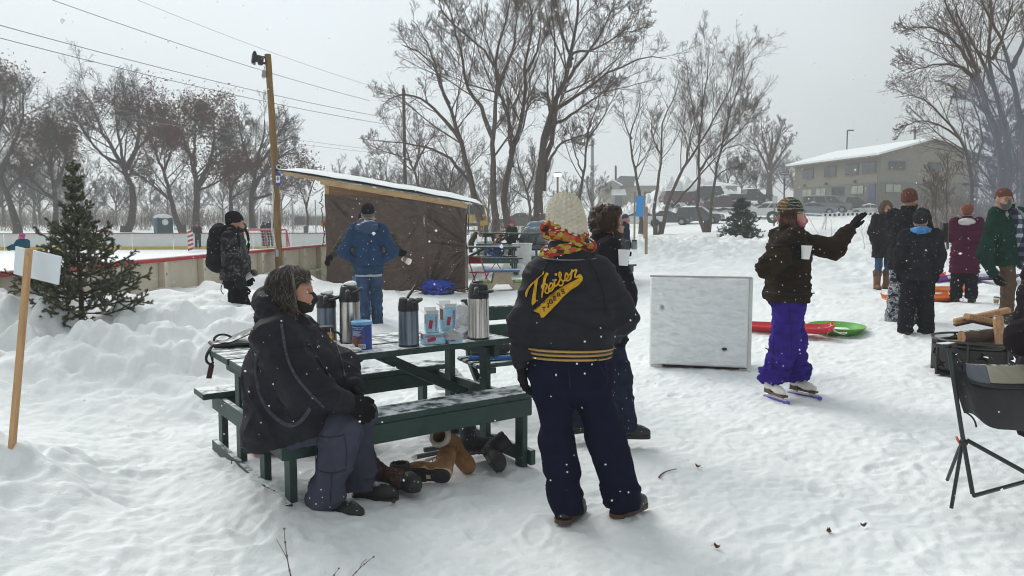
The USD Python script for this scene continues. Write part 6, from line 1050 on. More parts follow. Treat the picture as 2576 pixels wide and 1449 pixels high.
U_=[RectBivariateSpline(np.arange(6),np.arange(4),P[...,k],kx=3,ky=3)for k in range(3)];su_,sv_=np.linspace(0,5,50),np.linspace(0,3,30);G=np.stack([f(su_,sv_)for f in U_],-1);cc_.W('side_panel',grainy(sheet(G,.006),.003,18,2),blk,smooth=True)
def patch(nm,u0,u1,v0,v1,m,lift=.012):
 g=np.stack([f(np.linspace(u0,u1,14),np.linspace(v0,v1,10))for f in U_],-1);g=g-(g-EYE)/np.linalg.norm(g-EYE,axis=2,keepdims=True)*lift;cc_.W(nm,sheet(g,.004),m,smooth=True)
patch('grey_panel',1.5,2.7,.02,.85,gcl_);patch('beige_panel',2.72,4.9,.04,.75,plain('beige_cloth',(.26,.24,.18),rough=.9));patch('black_piping',1.5,4.9,.80,.95,black_plastic,.018)
cc_.W('strap',tube(smooth_path([Kp(2392,872,3.97),Kp(2415,890,3.97),Kp(2424,945,3.96)],12),.009,6),blk);cc_.W('drawcord',tube(smooth_path([Kp(2425,1035,3.98),Kp(2450,1055,3.94),Kp(2456,1075,3.93)],12),.005,5),blk)
def twig(label,pts,r,kids=(),leafy=False,name='twig'):
 t=Thing(name,label,'twig',pts[0]);p=smooth_path(pts,20);m=[tube(p,np.linspace(r,r*.35,20),6)]
 for k in kids:m.append(tube(smooth_path(k,10),np.linspace(r*.6,r*.3,10),5))
 t.W('stem',m[0],plain('red_brown_twig',(.10,.06,.05),rough=.7))
 for q in m[1:]:t.W('side_shoot',q,plain('red_brown_twig',(.10,.06,.05)))
 rr=np.random.default_rng(len(label));
 for i in(()if name=='stick' else(6,11,15,19)):t.W('bud',T(trimesh.creation.icosphere(1,radius=r*1.5),p[i]),plain('bud_brown',(.14,.08,.06)))
twig('bare twig sprouting from the snow at the bottom, nearest the seated woman',[at_z(735,1460,-.02),at_y(722,1400,3.2),at_y(718,1370,3.2),at_y(715,1330,3.2)],.0035,[[at_y(722,1405,3.2),at_y(706,1375,3.21),at_y(695,1357,3.22)]])
twig('thin twig slanting right at the bottom edge',[at_z(870,1470,-.02),at_y(900,1435,3.15),at_y(925,1412,3.15),at_y(940,1401,3.15)],.003,[[at_y(905,1430,3.15),at_y(915,1412,3.16),at_y(924,1406,3.16)]])
twig('tiny twig tip at the very bottom edge',[at_z(835,1462,-.02),at_y(845,1440,3.15),at_y(852,1430,3.15)],.003)
twig('curved bare stick lying on the snow right of the lettered jacket woman',[sg(1658,1210,.01),sg(1675,1196,.012),sg(1703,1188,.012)],.006,name='stick')
twig('little curled twig with a dead leaf by the bench post',[sg(668,1225,.0),sg(672,1240,.02),sg(690,1243,.01)],.003)
twig('short stick by the table skid',[sg(583,1172,.01),sg(595,1165,.012),sg(603,1162,.01)],.004,name='stick')
for k,(px,py,lb)in enumerate(((1110,1104,'curled brown leaf on the snow under the near bench'),(990,1272,'small brown leaf scrap before the shaggy boots'),(1803,1386,'tiny dark leaf on the empty snow at the lower right'),(2172,1332,'dark leaf half sunk in the snow at the lower right'),(2085,1345,'faint leaf hollow in the lower right snow'),(1755,1184,'flat leaf right of the curved stick'))):
 q=sg(px,py,.008);t=Thing('dead_leaf',lb,'leaf',q,k*1.1);s=.018;t.L('blade',sheet(np.array([[(x*s,y*s*(1-.7*abs(x)),.012*(x*x+y*y)*1.2)for y in np.linspace(-.8,.8,6)]for x in np.linspace(-1,1,9)]),.001),plain('dead_leaf_brown',(.11,.05,.03),rough=.8),smooth=True);t.L('stalk',tube([(s,0,.01),(s*1.8,.004,.004)],.0012,4),plain('dead_leaf_brown',(.11,.05,.03)))
 # people
skin=plain('skin',(.40,.215,.15),rough=.55,var=.10,scale=30,spec=.35);skin_pale=plain('cold_pink_skin',(.46,.25,.19),rough=.55,var=.10,scale=30,spec=.35)
eye_w=plain('eye_white',(.6,.58,.55),rough=.2);eye_d=plain('iris_dark',(.03,.02,.015),rough=.1);brow_m=plain('brow_hair',(.035,.025,.02),rough=.9)
blk_cloth=cloth('black_parka_cloth',(.018,.017,.022),var=.35);blk_knit=cloth('black_knit',(.014,.014,.016),bscale=160,flecks=.3,bump=.9);blk_glove=cloth('black_glove_cloth',(.012,.011,.012),flecks=.14,fscale=60);blk_mask=plain('black_mask_cloth',(.012,.011,.011),rough=.85,var=.2,flecks=.06,fscale=60)
boot_blk=plain('black_boot_leather',(.014,.013,.013),rough=.5,var=.3,flecks=.30,fscale=40,snow=.2);sole_m=plain('dark_sole',(.035,.025,.02),rough=.8);jeans=cloth('blue_denim',(.040,.070,.135),var=.45,scale=7,flecks=.06,bscale=200);jeans_pale=cloth('pale_denim',(.11,.17,.28),var=.35,scale=6,flecks=.05)
def camo(name,cols,sc=7):
 n=len(cols);return MAT(name,{'tc':('texture_coordinate',{}),'v':('noise_texture',{'scale':sc,'detail':1.5,'roughness':.4,'distortion':1.2}),'r':('rgb_ramp',{'ramp':[(max(0,min(1,.33+.34*i/(n-1))),c)for i,c in enumerate(cols)],'interpolate':False}),'fv':('voronoi_texture',{'scale':34}),'fr':('rgb_ramp',{'ramp':[(.08,(1,1,1)),(.13,(0,0,0))]}),'sc':('separate_color',{}),'pk':('math',{'math_type':'greater_than','value2':.85}),'fm':('math',{'math_type':'multiply'}),'x':('mix',{'color2':(.8,.84,.88)}),'bn':('noise_texture',{'scale':60,'detail':3}),'b':('bump',{'strength':.5,'distance':.004}),'p':('principled_bsdf',{'roughness':.85,'specular_ior_level':.25})},[('tc.object','v.vector'),('v.fac','r.fac'),('tc.object','fv.vector'),('fv.distance','fr.fac'),('fv.color','sc.color'),('sc.r','pk.value1'),('fr.color','fm.value1'),('pk.value','fm.value2'),('fm.value','x.fac'),('r.color','x.color1'),('x.color','p.base_color'),('tc.object','bn.vector'),('bn.fac','b.height'),('b.normal','p.normal')])
grey_camo=camo('grey_camo_cloth',[(.012,.012,.014),(.05,.05,.055),(.014,.014,.016),(.12,.12,.125),(.02,.02,.022)],9);brown_camo=camo('brown_camo_cloth',[(.03,.028,.018),(.075,.06,.035),(.02,.018,.013),(.10,.085,.05),(.03,.03,.02)],11);snow_camo=camo('snow_camo_cloth',[(.015,.016,.022),(.30,.32,.35),(.05,.055,.07),(.45,.47,.5),(.02,.022,.03)],11)
def folds(m,amp,freq=9,seed=0,stretch=(1,1,1.6),fine=.35):
 """cloth: soft ridged folds and small creases"""
 m=as_tm(m);v=np.asarray(m.vertices);q=v*freq*np.asarray(stretch);w=meshkit.fbm(v*3+seed,2,seed)[:,None]*2.2
 r=(1-2*np.abs(meshkit.fbm(q+w,2,seed+3)-.5))**2.5;d=amp*(r-.5)*2.2+amp*fine*(meshkit.fbm(q*3.1,2,seed+9)-.5);return trimesh.Trimesh(v+np.asarray(m.vertex_normals)*d[:,None],m.faces,process=False)
def yaw_loft(secs,cen,fa,power=2.2):
 """loft turned to face fa; secs in the body's own frame (z, right, forward, half width, half depth), cen a world point"""
 f0=loft(secs,power=power);c,s=math.cos(fa),math.sin(fa);R=np.array([[c,-s,0],[s,c,0],[0,0,1]],np.float32);C=np.asarray(cen,np.float32)
 R=np.stack([[c,-s,0],[s,c,0],[0,0,1]],1).astype(np.float32)
 def f(p):return f0((p-C)@R)
 m=max(abs(np.concatenate([f0.b[0][:2],f0.b[1][:2]])).max(),.1)*1.3;f.b=(C+[-m,-m,f0.b[0][2]],C+[m,m,f0.b[1][2]]);return f
_hands={}
def hand_mesh(curl,spread=.06,r=.0115,h=.0055,thumb=.5):
 k=(curl,spread,r,h,thumb)
 if k in _hands:return _hands[k]
 F=[]
 for i,(y,ln,z0)in enumerate(((.033,1.0,-.085),(.011,1.1,-.09),(-.011,1.02,-.087),(-.032,.8,-.08))):
  F.append(cone((0,y*.75,-.005),(-.002,y,z0),r*1.25,r*1.15));p=np.array([-.002,y,z0]);a=curl*.55;sp_=spread*(1.5-i)
  for L,rr in((.042*ln,r),(.026*ln,r*.95),(.022*ln,r*.88)):
   d=np.array([-math.sin(a),math.sin(sp_),-math.cos(a)]);q=p+d*L;F.append(cone(p,q,rr,rr*.94));p=q;a+=curl*.75
 F.append(cone((-.004,.02,-.02),(-.014,.045,-.05),r*1.5,r*1.2));p=np.array([-.014,.045,-.05])
 for L,a in((.032,thumb),(.026,thumb*.5)):
  q=p+np.array([-.4*curl*.5,math.sin(a),-math.cos(a)])*L;F.append(cone(p,q,r*1.1,r*.95));p=q
 F.append(cone((0,0,.03),(0,0,-.02),.030,.032,(1.25,1,1)))
 _hands[k]=nets(F,h,.010);return _hands[k]
def place_hand(m,wrist,d,palm,left,s=1.0):
 z=-np.asarray(d,float)/np.linalg.norm(d);x=-np.asarray(palm,float);x-=z*(x@z);x/=np.linalg.norm(x);y=np.cross(z,x);m=as_tm(m).copy();v=np.asarray(m.vertices)*s
 if left:v=v*[1,-1,1];m=trimesh.Trimesh(v,np.asarray(m.faces)[:,::-1],process=False)
 M=np.stack([x,y,z]);return trimesh.Trimesh(v@M+wrist,m.faces,process=False)
class Head:
 def __init__(s,c,fa,pitch=0.0,roll=0.0,k=1.0):
  f=np.array([math.sin(fa)*math.cos(pitch),math.cos(fa)*math.cos(pitch),math.sin(pitch)]);r=np.array([math.cos(fa),-math.sin(fa),0]);u=np.cross(r,f)
  if roll:r,u=r*math.cos(roll)+u*math.sin(roll),u*math.cos(roll)-r*math.sin(roll)
  s.R=np.stack([r,f,u],1);s.c=np.asarray(c,float);s.k=k
 def p(s,x,y,z):return s.c+s.R@(np.array([x,y,z])*s.k)
 def e(s,c,r):return ell(s.p(*c),np.asarray(r)*s.k,s.R)
 def cn(s,a,b,r1,r2):return cone(s.p(*a),s.p(*b),r1*s.k,r2*s.k)
 def n(s,v):return s.R@np.asarray(v,float)
 def world(s,m):m=as_tm(m).copy();m.vertices=(np.asarray(m.vertices)*s.k)@s.R.T+s.c;return m
 def skin_parts(s):
  return[s.e((0,-.012,.035),(.075,.094,.088)),s.e((0,.022,-.04),(.060,.072,.078)),s.e((0,.064,-.094),(.026,.026,.020)),s.cn((0,.088,.004),(0,.108,-.034),.0095,.0150),s.e((0,.098,-.040),(.019,.014,.010)),s.e((.036,.064,-.030),(.026,.026,.028)),s.e((-.036,.064,-.030),(.026,.026,.028)),s.e((.0,.076,.024),(.048,.016,.012)),s.e((.076,-.012,-.008),(.010,.022,.034)),s.e((-.076,-.012,-.008),(.010,.022,.034)),s.e((0,.083,-.066),(.024,.012,.0075)),s.e((0,.080,-.078),(.020,.012,.007))]
 def sockets(s):return[s.e((x,.092,.004),(.019,.014,.011))for x in(.031,-.031)]
def add_face(t,hd,body,fine=True):
 for x in(.031,-.031):
  e=t.W('eye',hd.world(T(trimesh.creation.icosphere(2,radius=.0118),(x,.0765,.003))),eye_w,under=body,smooth=True);t.W('iris',hd.world(T(trimesh.creation.icosphere(1,radius=.0058),(x,.0840,.003))),eye_d,under=body,smooth=True)
  t.W('eyebrow',hd.world(tube(smooth_path([(x*.45,.092,.023),(x*1.05,.088,.030),(x*1.65,.068,.022)],8),[.002,.003,.0034,.0034,.0034,.003,.0025,.0015],6)),brow_m,under=body)
  t.W('eyelid',hd.world(nets([ell((x,.0765,.0065),(.0135,.0130,.0095))],.003,cuts=[((x,.08,.0052),(0,-.25,-1))])),skin,under=body,smooth=True)
def mask_of(t,hd,mat,loops=black_plastic,h=.006):
 m=nets([hd.e((0,.030,-.050),(.068,.080,.074)),hd.cn((0,.090,.0),(0,.112,-.040),.014,.020),hd.e((0,.072,-.085),(.036,.032,.030))],h,.03,cuts=[(hd.p(0,.095,-.004),hd.n((0,-.55,1))),(hd.p(0,.012,0),hd.n((0,-1,-.35))),(hd.p(0,.03,-.122),hd.n((0,.2,-1)))])
 q=t.W('mask',folds(m,.0016,30,2),mat,smooth=True)
 for s in(-1,1):t.W('ear_loop',tube([hd.p(s*.066,.022,-.020),hd.p(s*.076,.0,.004),hd.p(s*.083,-.022,.012)],.0016,5),loops,under=q);t.W('ear_loop',tube([hd.p(s*.060,.030,-.082),hd.p(s*.076,.0,-.040),hd.p(s*.083,-.02,-.016)],.0016,5),loops,under=q)
 return q
def beanie(t,hd,mat,lo=.018,puff=.0,cuff=True,h=.008,knit=0.0,tall=.0,cuffmat=None,pom=None):
 m=nets([hd.e((0,-.012,.04),(.086,.104,.098)),hd.e((0,-.030,.085+tall),(.070+puff,.080+puff,.058+tall))],h,.05,cuts=[(hd.p(0,.0,lo),hd.n((0,.22,-1)))]);m=grainy(m,.003,26,3)
 q=t.W('beanie',m,mat,smooth=True)
 if cuff:t.W('cuff',grainy(nets([hd.e((0,-.012,.03),(.0905,.1085,.100))],h,cuts=[(hd.p(0,0,lo-.006),hd.n((0,.22,-1))),(hd.p(0,0,lo+.038),hd.n((0,-.22,1)))]),.002,40,5),cuffmat or mat,under=q,smooth=True)
 if pom is not None:t.W('pompom',grainy(T(trimesh.creation.icosphere(3,radius=.032*hd.k),hd.p(0,-.04,.15+tall)),.008,45),pom,under=q,smooth=True)
 return q
def strands(t,hd,under,mats,n,length,seed,th=(-180,180),wave=.010,rad=(.082,.100,.094),start=(5,70),width=.0022,out=.0,k=14,curl=0.0,turn=112):
 rr=np.random.default_rng(seed);groups={i:[]for i in range(len(mats))}
 for i in range(n):
  az=math.radians(rr.uniform(*th));p0=math.radians(rr.uniform(*start));p1=math.radians(rr.uniform(turn-12,turn+6));L=length*rr.uniform(.6,1.05);pts=[];ph,ph2=rr.uniform(0,6.28),rr.uniform(0,6.28);sc=rr.uniform(.98,1.07);dv=rr.normal(0,.10)
  arcl=.1*(p1-p0);tot=arcl+L;f=rr.uniform(.8,1.3)
  for j in range(k):
   s=j/(k-1)*tot
   pol=p0+min(s,arcl)/.1;a=az+dv*j/k;w=wave*(j/k)**.7*1.3
   x,y,z=rad[0]*sc*math.sin(pol)*math.sin(a),-rad[1]*sc*math.sin(pol)*math.cos(a)-.012,rad[2]*sc*math.cos(pol)+.036
   if s>arcl:z-=(s-arcl);x*=1+out*(s-arcl);y*=1+out*(s-arcl)*.5
   pts.append(hd.p(x+w*math.sin(ph+f*j*(.9+curl)),y+w*math.cos(ph2+f*j*(.8+curl)),z+(w*.6*math.sin(ph2+f*j)if curl else 0))-t.loc)
  groups[rr.choice(len(mats),p=[m[1]for m in mats])].append(np.array(pts))
 for i,g in groups.items():
  if g:t.curves('hair_strand',g,width,mats[i][0],under=under,kind='stuff')
def foot_mesh(ank,d,k=1.0,hgt=.11,h=.012,wide=1.0):
 d=np.asarray(d,float);d=d/np.linalg.norm(d);a=np.asarray(ank,float);z=a[2]-.085*k;b=np.array([a[0],a[1],z])
 U=nets([cone(b-d*.05*k+[0,0,.052],b+d*.10*k+[0,0,.042],.046*k*wide,.044*k*wide),cone(b+d*.08*k+[0,0,.04],b+d*.155*k+[0,0,.034],.046*k*wide,.035*k*wide),cone(b-d*.02*k+[0,0,.05],b-d*.02*k+[0,0,hgt],.048*k,.050*k)],h,.04,cuts=[(b+[0,0,.014],(0,0,-1))])
 s=np.array([d[1],-d[0],0]);pol=union_all([LineString([(-.05*k,0),(.11*k,0)]).buffer(.049*k*wide),Point(.145*k,0).buffer(.043*k*wide)]).convex_hull;S=extr(pol,.024);M=np.eye(4);M[:3,0],M[:3,1],M[:3,3]=d,np.cross([0,0,1],d),b-[0,0,.004];S.apply_transform(M);return U,S
def sleeve(a,b,c,r0,r1,r2):return[cone(a,b,r0,r1),cone(b,c,r1,r2)]
def person(label,D,px,yf,yt,fa,coat=None,legs=None,feet=None,arms=None,head=None,hat=None,mask=None,hair=None,gloves=blk_glove,knees=None,h=.014,lean=(0,0),hipx=0.0,hands=(.5,.5),skinm=skin,group=None,face=False,boots=(boot_blk,sole_m),headfa=None,pitch=0.0,roll=0.0,k=None,palms=(None,None),sink=.0,hatk={},cup=None):
 """standing figure: px, yf the picture column and row between its feet, yt the row of its top; arms: for right and left an elbow and a wrist, in the body's frame or as ('p', column, row, depth)"""
 B=at_y(px,yf,D);top=at_y(px,yt,D);Hh=top[2]-B[2];s=(Hh-.03)/1.72;FA=math.radians(fa);f=np.array([math.sin(FA),math.cos(FA),0]);r=np.array([math.cos(FA),-math.sin(FA),0])
 def J(q):
  if isinstance(q[0],str):return at_y(q[1],q[2],D+q[3])
  ln=np.array([lean[0],lean[1],0])*max(0,q[2]-.9);return B+(r*(q[0]+ln[0]+hipx*min(1,max(0,q[2]/.9)))+f*(q[1]+ln[1])+np.array([0,0,q[2]]))*s
 t=Thing('person',label,'person',B,group=group);t.J,t.s,t.r,t.f,t.B=J,s,r,f,B
 hips=[J((.09,0,.90)),J((-.09,0,.90))];ft=feet or[(.11,0,.085),(-.11,-.02,.085)];ank=[J(q)for q in ft];kn=[J(q)for q in knees]if knees else[hips[i]*.48+ank[i]*.52+f*.03*s for i in(0,1)]
 sh=[J((.175,-.01,1.415)),J((-.175,-.01,1.415))];A_=arms or[((.245,-.03,1.15),(.25,.06,.92)),((-.245,-.03,1.15),(-.25,.06,.92))];el=[J(q[0])for q in A_];wr=[J(q[1])for q in A_]
 hf=FA if headfa is None else math.radians(headfa);hc=J(head)if head else J((0,.025,1.595));hd=Head(hc,hf,pitch,roll,s*1.02);t.hd,t.sh,t.el,t.wr,t.ank=hd,sh,el,wr,ank
 nb=J((0,-.02,1.44))
 prims=hd.skin_parts()+[cone(nb,hd.p(0,-.022,-.055),.056*s,.052*s),yaw_loft([(.80,0,0,.14,.10),(.92,0,0,.155,.105),(1.08,0,.0,.13,.09),(1.25,0,0,.15,.10),(1.38,0,-.01,.165,.09),(1.46,0,-.02,.07,.06)]if s==1 else[(z*s,x*s,y*s,a*s,b*s)for z,x,y,a,b in((.80,0,0,.14,.10),(.92,0,0,.155,.105),(1.08,0,.0,.13,.09),(1.25,0,0,.15,.10),(1.38,0,-.01,.165,.09),(1.46,0,-.02,.07,.06))],B+(J((0,0,1.1))-B)*[1,1,0],FA)]
 for i in(0,1):prims+=([cone(ank[i]-[0,0,.03],ank[i]+f*.13*s-[0,0,.05*s],.034*s,.028*s)]if boots else[])+[cone(hips[i],kn[i],.075*s,.052*s),cone(kn[i],ank[i],.05*s,.036*s),cone(sh[i],el[i],.045*s,.036*s),cone(el[i],wr[i],.036*s,.026*s)]
 body=t.W('body',nets(prims,h if not face else min(h,.0085),.035,holes=hd.sockets()if face else()),skinm,smooth=True)
 if face:add_face(t,hd,body)
 c=dict(hem=.84,w=1.0,d=1.0,flare=1.0,mat=blk_cloth,sl=1.0,amp=.008,freq=9,stretch=(1,1,1.6),shw=1.0,hemmat=None,collar=True);c.update(coat or{});cw,cd=c['w'],c['d']
 cen=B+(J((0,0,1.1))-B)*[1,1,0];ln2=lambda z:(lean[0]*(max(0,z-.9)-.2),lean[1]*(max(0,z-.9)-.2))
 secs=[(c['hem'],.0,.0,.185*cw*c['flare'],.145*cd*c['flare']),(c['hem']+.06,0,.0,.188*cw*c['flare'],.148*cd*c['flare'])]+([(.95,0,.0,.182*cw*(1+c['flare'])/2,.14*cd)]if c['hem']<.86 else[])+[(1.08,0,.005,.172*cw,.135*cd),(1.24,0,.0,.188*cw,.135*cd),(1.36,0,-.01,.195*c['shw'],.118*cd),(1.43,0,-.015,.150*c['shw'],.095),(1.475,0,-.015,.085,.08),(1.51,0,-.005,.078,.078)]
 secs=[(z*s,(x+ln2(z)[0])*s,(y+ln2(z)[1])*s,a*s,b*s)for z,x,y,a,b in secs]
 sl=c['sl']*s;cf=[yaw_loft(secs,cen,FA)]
 for i in(0,1):cf+=sleeve(sh[i],el[i],wr[i]+(wr[i]-el[i])/np.linalg.norm(wr[i]-el[i])*.0,.082*sl,.068*sl,.050*sl)
 m=nets(cf,h,.05);mc_=folds(m,c['amp']*s,c['freq'],len(label),c['stretch']);jk=t.W('coat',mc_,c['mat'],smooth=True);t.coat,t.mcoat=jk,mc_
 if c['collar']:t.W('collar',folds(nets([yaw_loft([(1.445*s,ln2(1.45)[0]*s,(-.012+ln2(1.45)[1])*s,.088*s,.086*s),(1.50*s,ln2(1.5)[0]*s,(-.006+ln2(1.5)[1])*s,.080*s,.084*s),(1.535*s,ln2(1.5)[0]*s,(.0+ln2(1.5)[1])*s,.082*s,.088*s)],cen,FA)],h,.01),.003,16),c['mat'],under=jk,smooth=True)
 if c['hemmat']:t.W('hem_band',nets([yaw_loft([((c['hem']-.03)*s,0,0,.17*cw*s,.135*cd*s),((c['hem']+.03)*s,0,0,.18*cw*s,.142*cd*s)],cen,FA)],h),c['hemmat'],under=jk,smooth=True)
 l=dict(mat=jeans,th=.098,kn=.078,hm=.080,amp=.007,hemz=.055,seat=.98);l.update(legs or{})
 lf=[yaw_loft([(z*s,0,0,a*s*l['seat'],b*s*l['seat'])for z,a,b in((.80,.17,.125),(.92,.178,.13),(1.03,.165,.12))],B+(hips[0]+hips[1])/2*[1,1,0]-B*[1,1,0],FA)]
 for i in(0,1):bot=ank[i]*[1,1,0]+[0,0,B[2]+l['hemz']*s if ank[i][2]<B[2]+.2 else ank[i][2]-.02];lf+=[cone(hips[i],kn[i],l['th']*s,l['kn']*s),cone(kn[i],bot,l['kn']*s,l['hm']*s)]
 low=min(ank[0][2],ank[1][2]);m=nets(lf,h,.035,cuts=[((0,0,B[2]+l['hemz']*s),(0,0,-1))]if max(ank[0][2],ank[1][2])<B[2]+.2 else());t.mleg=folds(m,l['amp']*s,8,5,(1,1,1.3));t.W('trousers',t.mleg,l['mat'],smooth=True)
 for i in(0,1):
  d=f*.96+r*(.28 if i==0 else-.28)
  if boots:U,S=foot_mesh(ank[i],d,s,.12*s,max(.010,h*.8));q=t.W('boot',grainy(U,.002,25),boots[0],smooth=True);t.W('sole',S,boots[1],under=q)
  fd=wr[i]-el[i];fd=fd/np.linalg.norm(fd);pl=palms[i]if palms[i]is not None else(-r if i==0 else r)+.01*f
  if gloves is not None:t.W('glove',place_hand(hand_mesh(hands[i],h=.0055 if h<.016 else .008),wr[i]+fd*.01,fd,pl,i==1,s*1.05),gloves,smooth=True)
 if hat:beanie(t,hd,hat,h=max(.007,h*.6),**hatk)
 if mask is not None:mask_of(t,hd,mask)
 return t
Bq=at_z(830,1290,.0);wa=Thing('person','seated woman with grey-streaked hair, black mask, black coat and grey trousers on the bench','person',at_z(800,1270,0));Dw=4.06
q=lambda px,py,dd=0.0:at_y(px,py,Dw+dd)
hd=Head(q(737,733,.02),math.radians(86),-.02,0,1.03);hips=[q(712,1062,-.10),q(725,1055,.16)];kn=[q(868,1062,-.12),q(906,1045,.16)];ank=[q(832,1262,-.06),q(917,1236,.20)];sh=[q(696,852,-.17),q(748,845,.17)];el=[q(772,985,-.27),q(858,930,.20)];wr=[q(868,1006,-.22),q(884,972,.0)]
prims=hd.skin_parts()+[cone(q(712,812),hd.p(0,-.022,-.055),.06,.054),cone(q(715,1045,.03),q(725,950,.02),.15,.15),cone(q(725,950,.02),q(715,850),.15,.13)]
for i in(0,1):prims+=[cone(hips[i],kn[i],.085,.058),cone(kn[i],ank[i],.056,.04),cone(ank[i],ank[i]+[.12,.03,-.04],.036,.03),cone(sh[i],el[i],.05,.04),cone(el[i],wr[i],.04,.028)]
body=wa.W('body',nets(prims,.0085,.035,holes=hd.sockets()),plain('warm_skin',(.43,.225,.155),rough=.55,var=.10,scale=30,spec=.35),smooth=True);add_face(wa,hd,body)
big_coat=cloth('black_padded_coat',(.020,.0185,.025),var=.3,flecks=.20,fscale=26,scale=6,spec=.12,rough=.7)
cf=[cone(q(728,1055,.02),q(724,940,.0),.235,.222),cone(q(724,940,.0),q(716,865),.222,.150),cone(q(790,1010,.02),q(775,920,.02),.165,.15),cone(sh[0],sh[1],.105,.105),cone(q(695,855,-.1),q(712,825,.0),.085,.085),cone(q(712,840,.05),q(728,838,.0),.085,.085),cone(q(694,1100,-.06),q(745,1085,-.06),.165,.165),cone(q(664,1090,-.19),q(770,1060,-.19),.10,.11),cone(q(770,880,-.02),q(790,950,0),.10,.12)]
cf+=sleeve(sh[0],el[0],wr[0],.115,.105,.060)+sleeve(sh[1],el[1],wr[1],.105,.095,.060)
m=nets(cf,.011,.07,cuts=[(q(617,1128,0),(.32,0,-1))]);coat_w=wa.W('coat',folds(m,.013,7,3,(1,1,1.2),.3),big_coat,smooth=True)
def on_surface(mesh,pts,off=.004):
 """pts given as world points in front of a surface: pushed onto it along the line from the eye"""
 v=np.asarray(mesh.vertices)-EYE;n=np.asarray(mesh.vertex_normals);ok=((v*n).sum(1)<0);d=v[ok];L=np.linalg.norm(d,axis=1);tr=cKDTree(d/L[:,None]);p=np.asarray(pts)-EYE;u=p/np.linalg.norm(p,axis=1,keepdims=True);dist,i=tr.query(u,k=6);w=1/(dist+1e-5);near=L[i];w*=np.exp(-(near-near.min(1,keepdims=True))/.05);rr=(near*w).sum(1)/w.sum(1);return EYE+u*(rr-off)[:,None]
mC=folds(m,.013,7,3,(1,1,1.2),.3);pipe=plain('reflective_piping',(.030,.028,.042),rough=.6,var=.9,scale=60)
for pth,wd in(([(708,815),(716,868),(735,930),(775,985),(815,1025)],.007),([(650,880),(645,940),(660,1005),(695,1052),(735,1070),(765,1050),(780,1025)],.010)):
 pp=smooth_path([at_y(x,y,3.7)for x,y in pth],60);pp=on_surface(mC,pp,.003);d=np.gradient(pp,axis=0);sd=np.cross(d,pp-EYE);sd/=np.linalg.norm(sd,axis=1,keepdims=True);wa.W('piping',sheet(np.stack([pp-sd*wd,pp,pp+sd*wd],1),.003),pipe,under=coat_w,smooth=True)
for pth in([(700,868),(745,872),(785,866)],):pp=on_surface(mC,smooth_path([at_y(x,y,3.7)for x,y in pth],30),.001);wa.W('yoke_seam',tube(pp,.004,5),big_coat,under=coat_w)
wa.W('collar',folds(nets([cone(q(672,765,-.06),q(690,800,-.08),.062,.065),cone(q(664,748,.02),q(680,800,.02),.065,.08),cone(q(690,800,.10),q(740,832,.10),.05,.05),cone(q(735,842,-.09),q(785,842,.0),.045,.045),cone(q(694,812,-.1),q(745,842,-.1),.05,.045)],.010,.05,holes=[hd.e((0,.0,-.01),(.088,.11,.13))]),.010,12,4),big_coat,under=coat_w,smooth=True)
grey_pants=cloth('slate_grey_snow_trousers',(.062,.066,.095),var=.18,flecks=.12,fscale=30,scale=5)
lf=[cone(hips[0],kn[0],.135,.095),cone(kn[0],q(818,1255,-.08),.095,.098),cone(hips[1],kn[1],.125,.09),cone(kn[1],q(905,1232,.20),.09,.092),cone(q(715,1060,-.05),q(735,1065,.15),.15,.15)]
wa.W('trousers',folds(nets(lf,.011,.04,cuts=[((0,0,.055),(0,0,-1))]),.014,6.5,6,(1.2,1.2,.8),.3),grey_pants,smooth=True)
for i in(0,1):
 U,S=foot_mesh(ank[i]*[1,1,0]+[.02,0,.085],(.93,-.38+.2*i,0),1.0,.12,.010);b_=wa.W('shoe',grainy(U,.003,24),boot_blk,smooth=True);wa.W('sole',S,plain('black_sole',(.012,.011,.011)),under=b_)
 d=(wr[i]-el[i])/np.linalg.norm(wr[i]-el[i]);wa.W('glove',place_hand(hand_mesh(.75,.05,.0135),wr[i]+d*.015,d*.7+np.array([.25,0,-.5]),(-.2,.9 if i==0 else-.9,-.5),i==1,1.1),blk_glove,smooth=True)
mask_of(wa,hd,blk_mask)
hair_dk=plain('dark_brown_hair',(.048,.035,.028),rough=.6,var=.3,scale=30,stretch=(6,6,1),spec=.2);hair_gr=plain('grey_hair',(.20,.185,.175),rough=.6,var=.2,spec=.2);hair_md=plain('mid_brown_hair',(.055,.038,.029),rough=.6,var=.3,spec=.2)
hb=nets([hd.e((0,-.028,.040),(.092,.106,.098)),hd.e((0,-.068,-.030),(.094,.070,.085)),hd.e((.060,-.046,-.035),(.032,.044,.085)),hd.e((-.060,-.046,-.035),(.032,.044,.085)),hd.e((0,-.065,-.10),(.085,.055,.06)),hd.e((0,.045,.092),(.062,.045,.030))],.008,.035,holes=[hd.e((0,.085,-.035),(.085,.085,.098))]);hb=folds(hb,.004,12,4,(1,1,.35));hr=wa.W('hair',hb,hair_dk,smooth=True)
strands(wa,hd,hr,[(hair_dk,.62),(hair_gr,.2),(hair_md,.18)],1700,.17,3,th=(-102,102),wave=.026,rad=(.094,.108,.100),out=1.2,width=.0016);strands(wa,hd,hr,[(hair_gr,.75),(hair_dk,.25)],240,.19,5,th=(75,112),wave=.014,rad=(.094,.100,.098),start=(25,70),out=1.6,width=.0026)
strands(wa,hd,hr,[(hair_gr,.5),(hair_dk,.5)],130,.04,6,th=(120,180),wave=.012,rad=(.082,.108,.102),start=(15,45),width=.0026,turn=60)
sw_=Thing('striped_cloth','black and white striped cloth edge behind the seated woman\'s shoulder','cloth',q(648,790,.35))
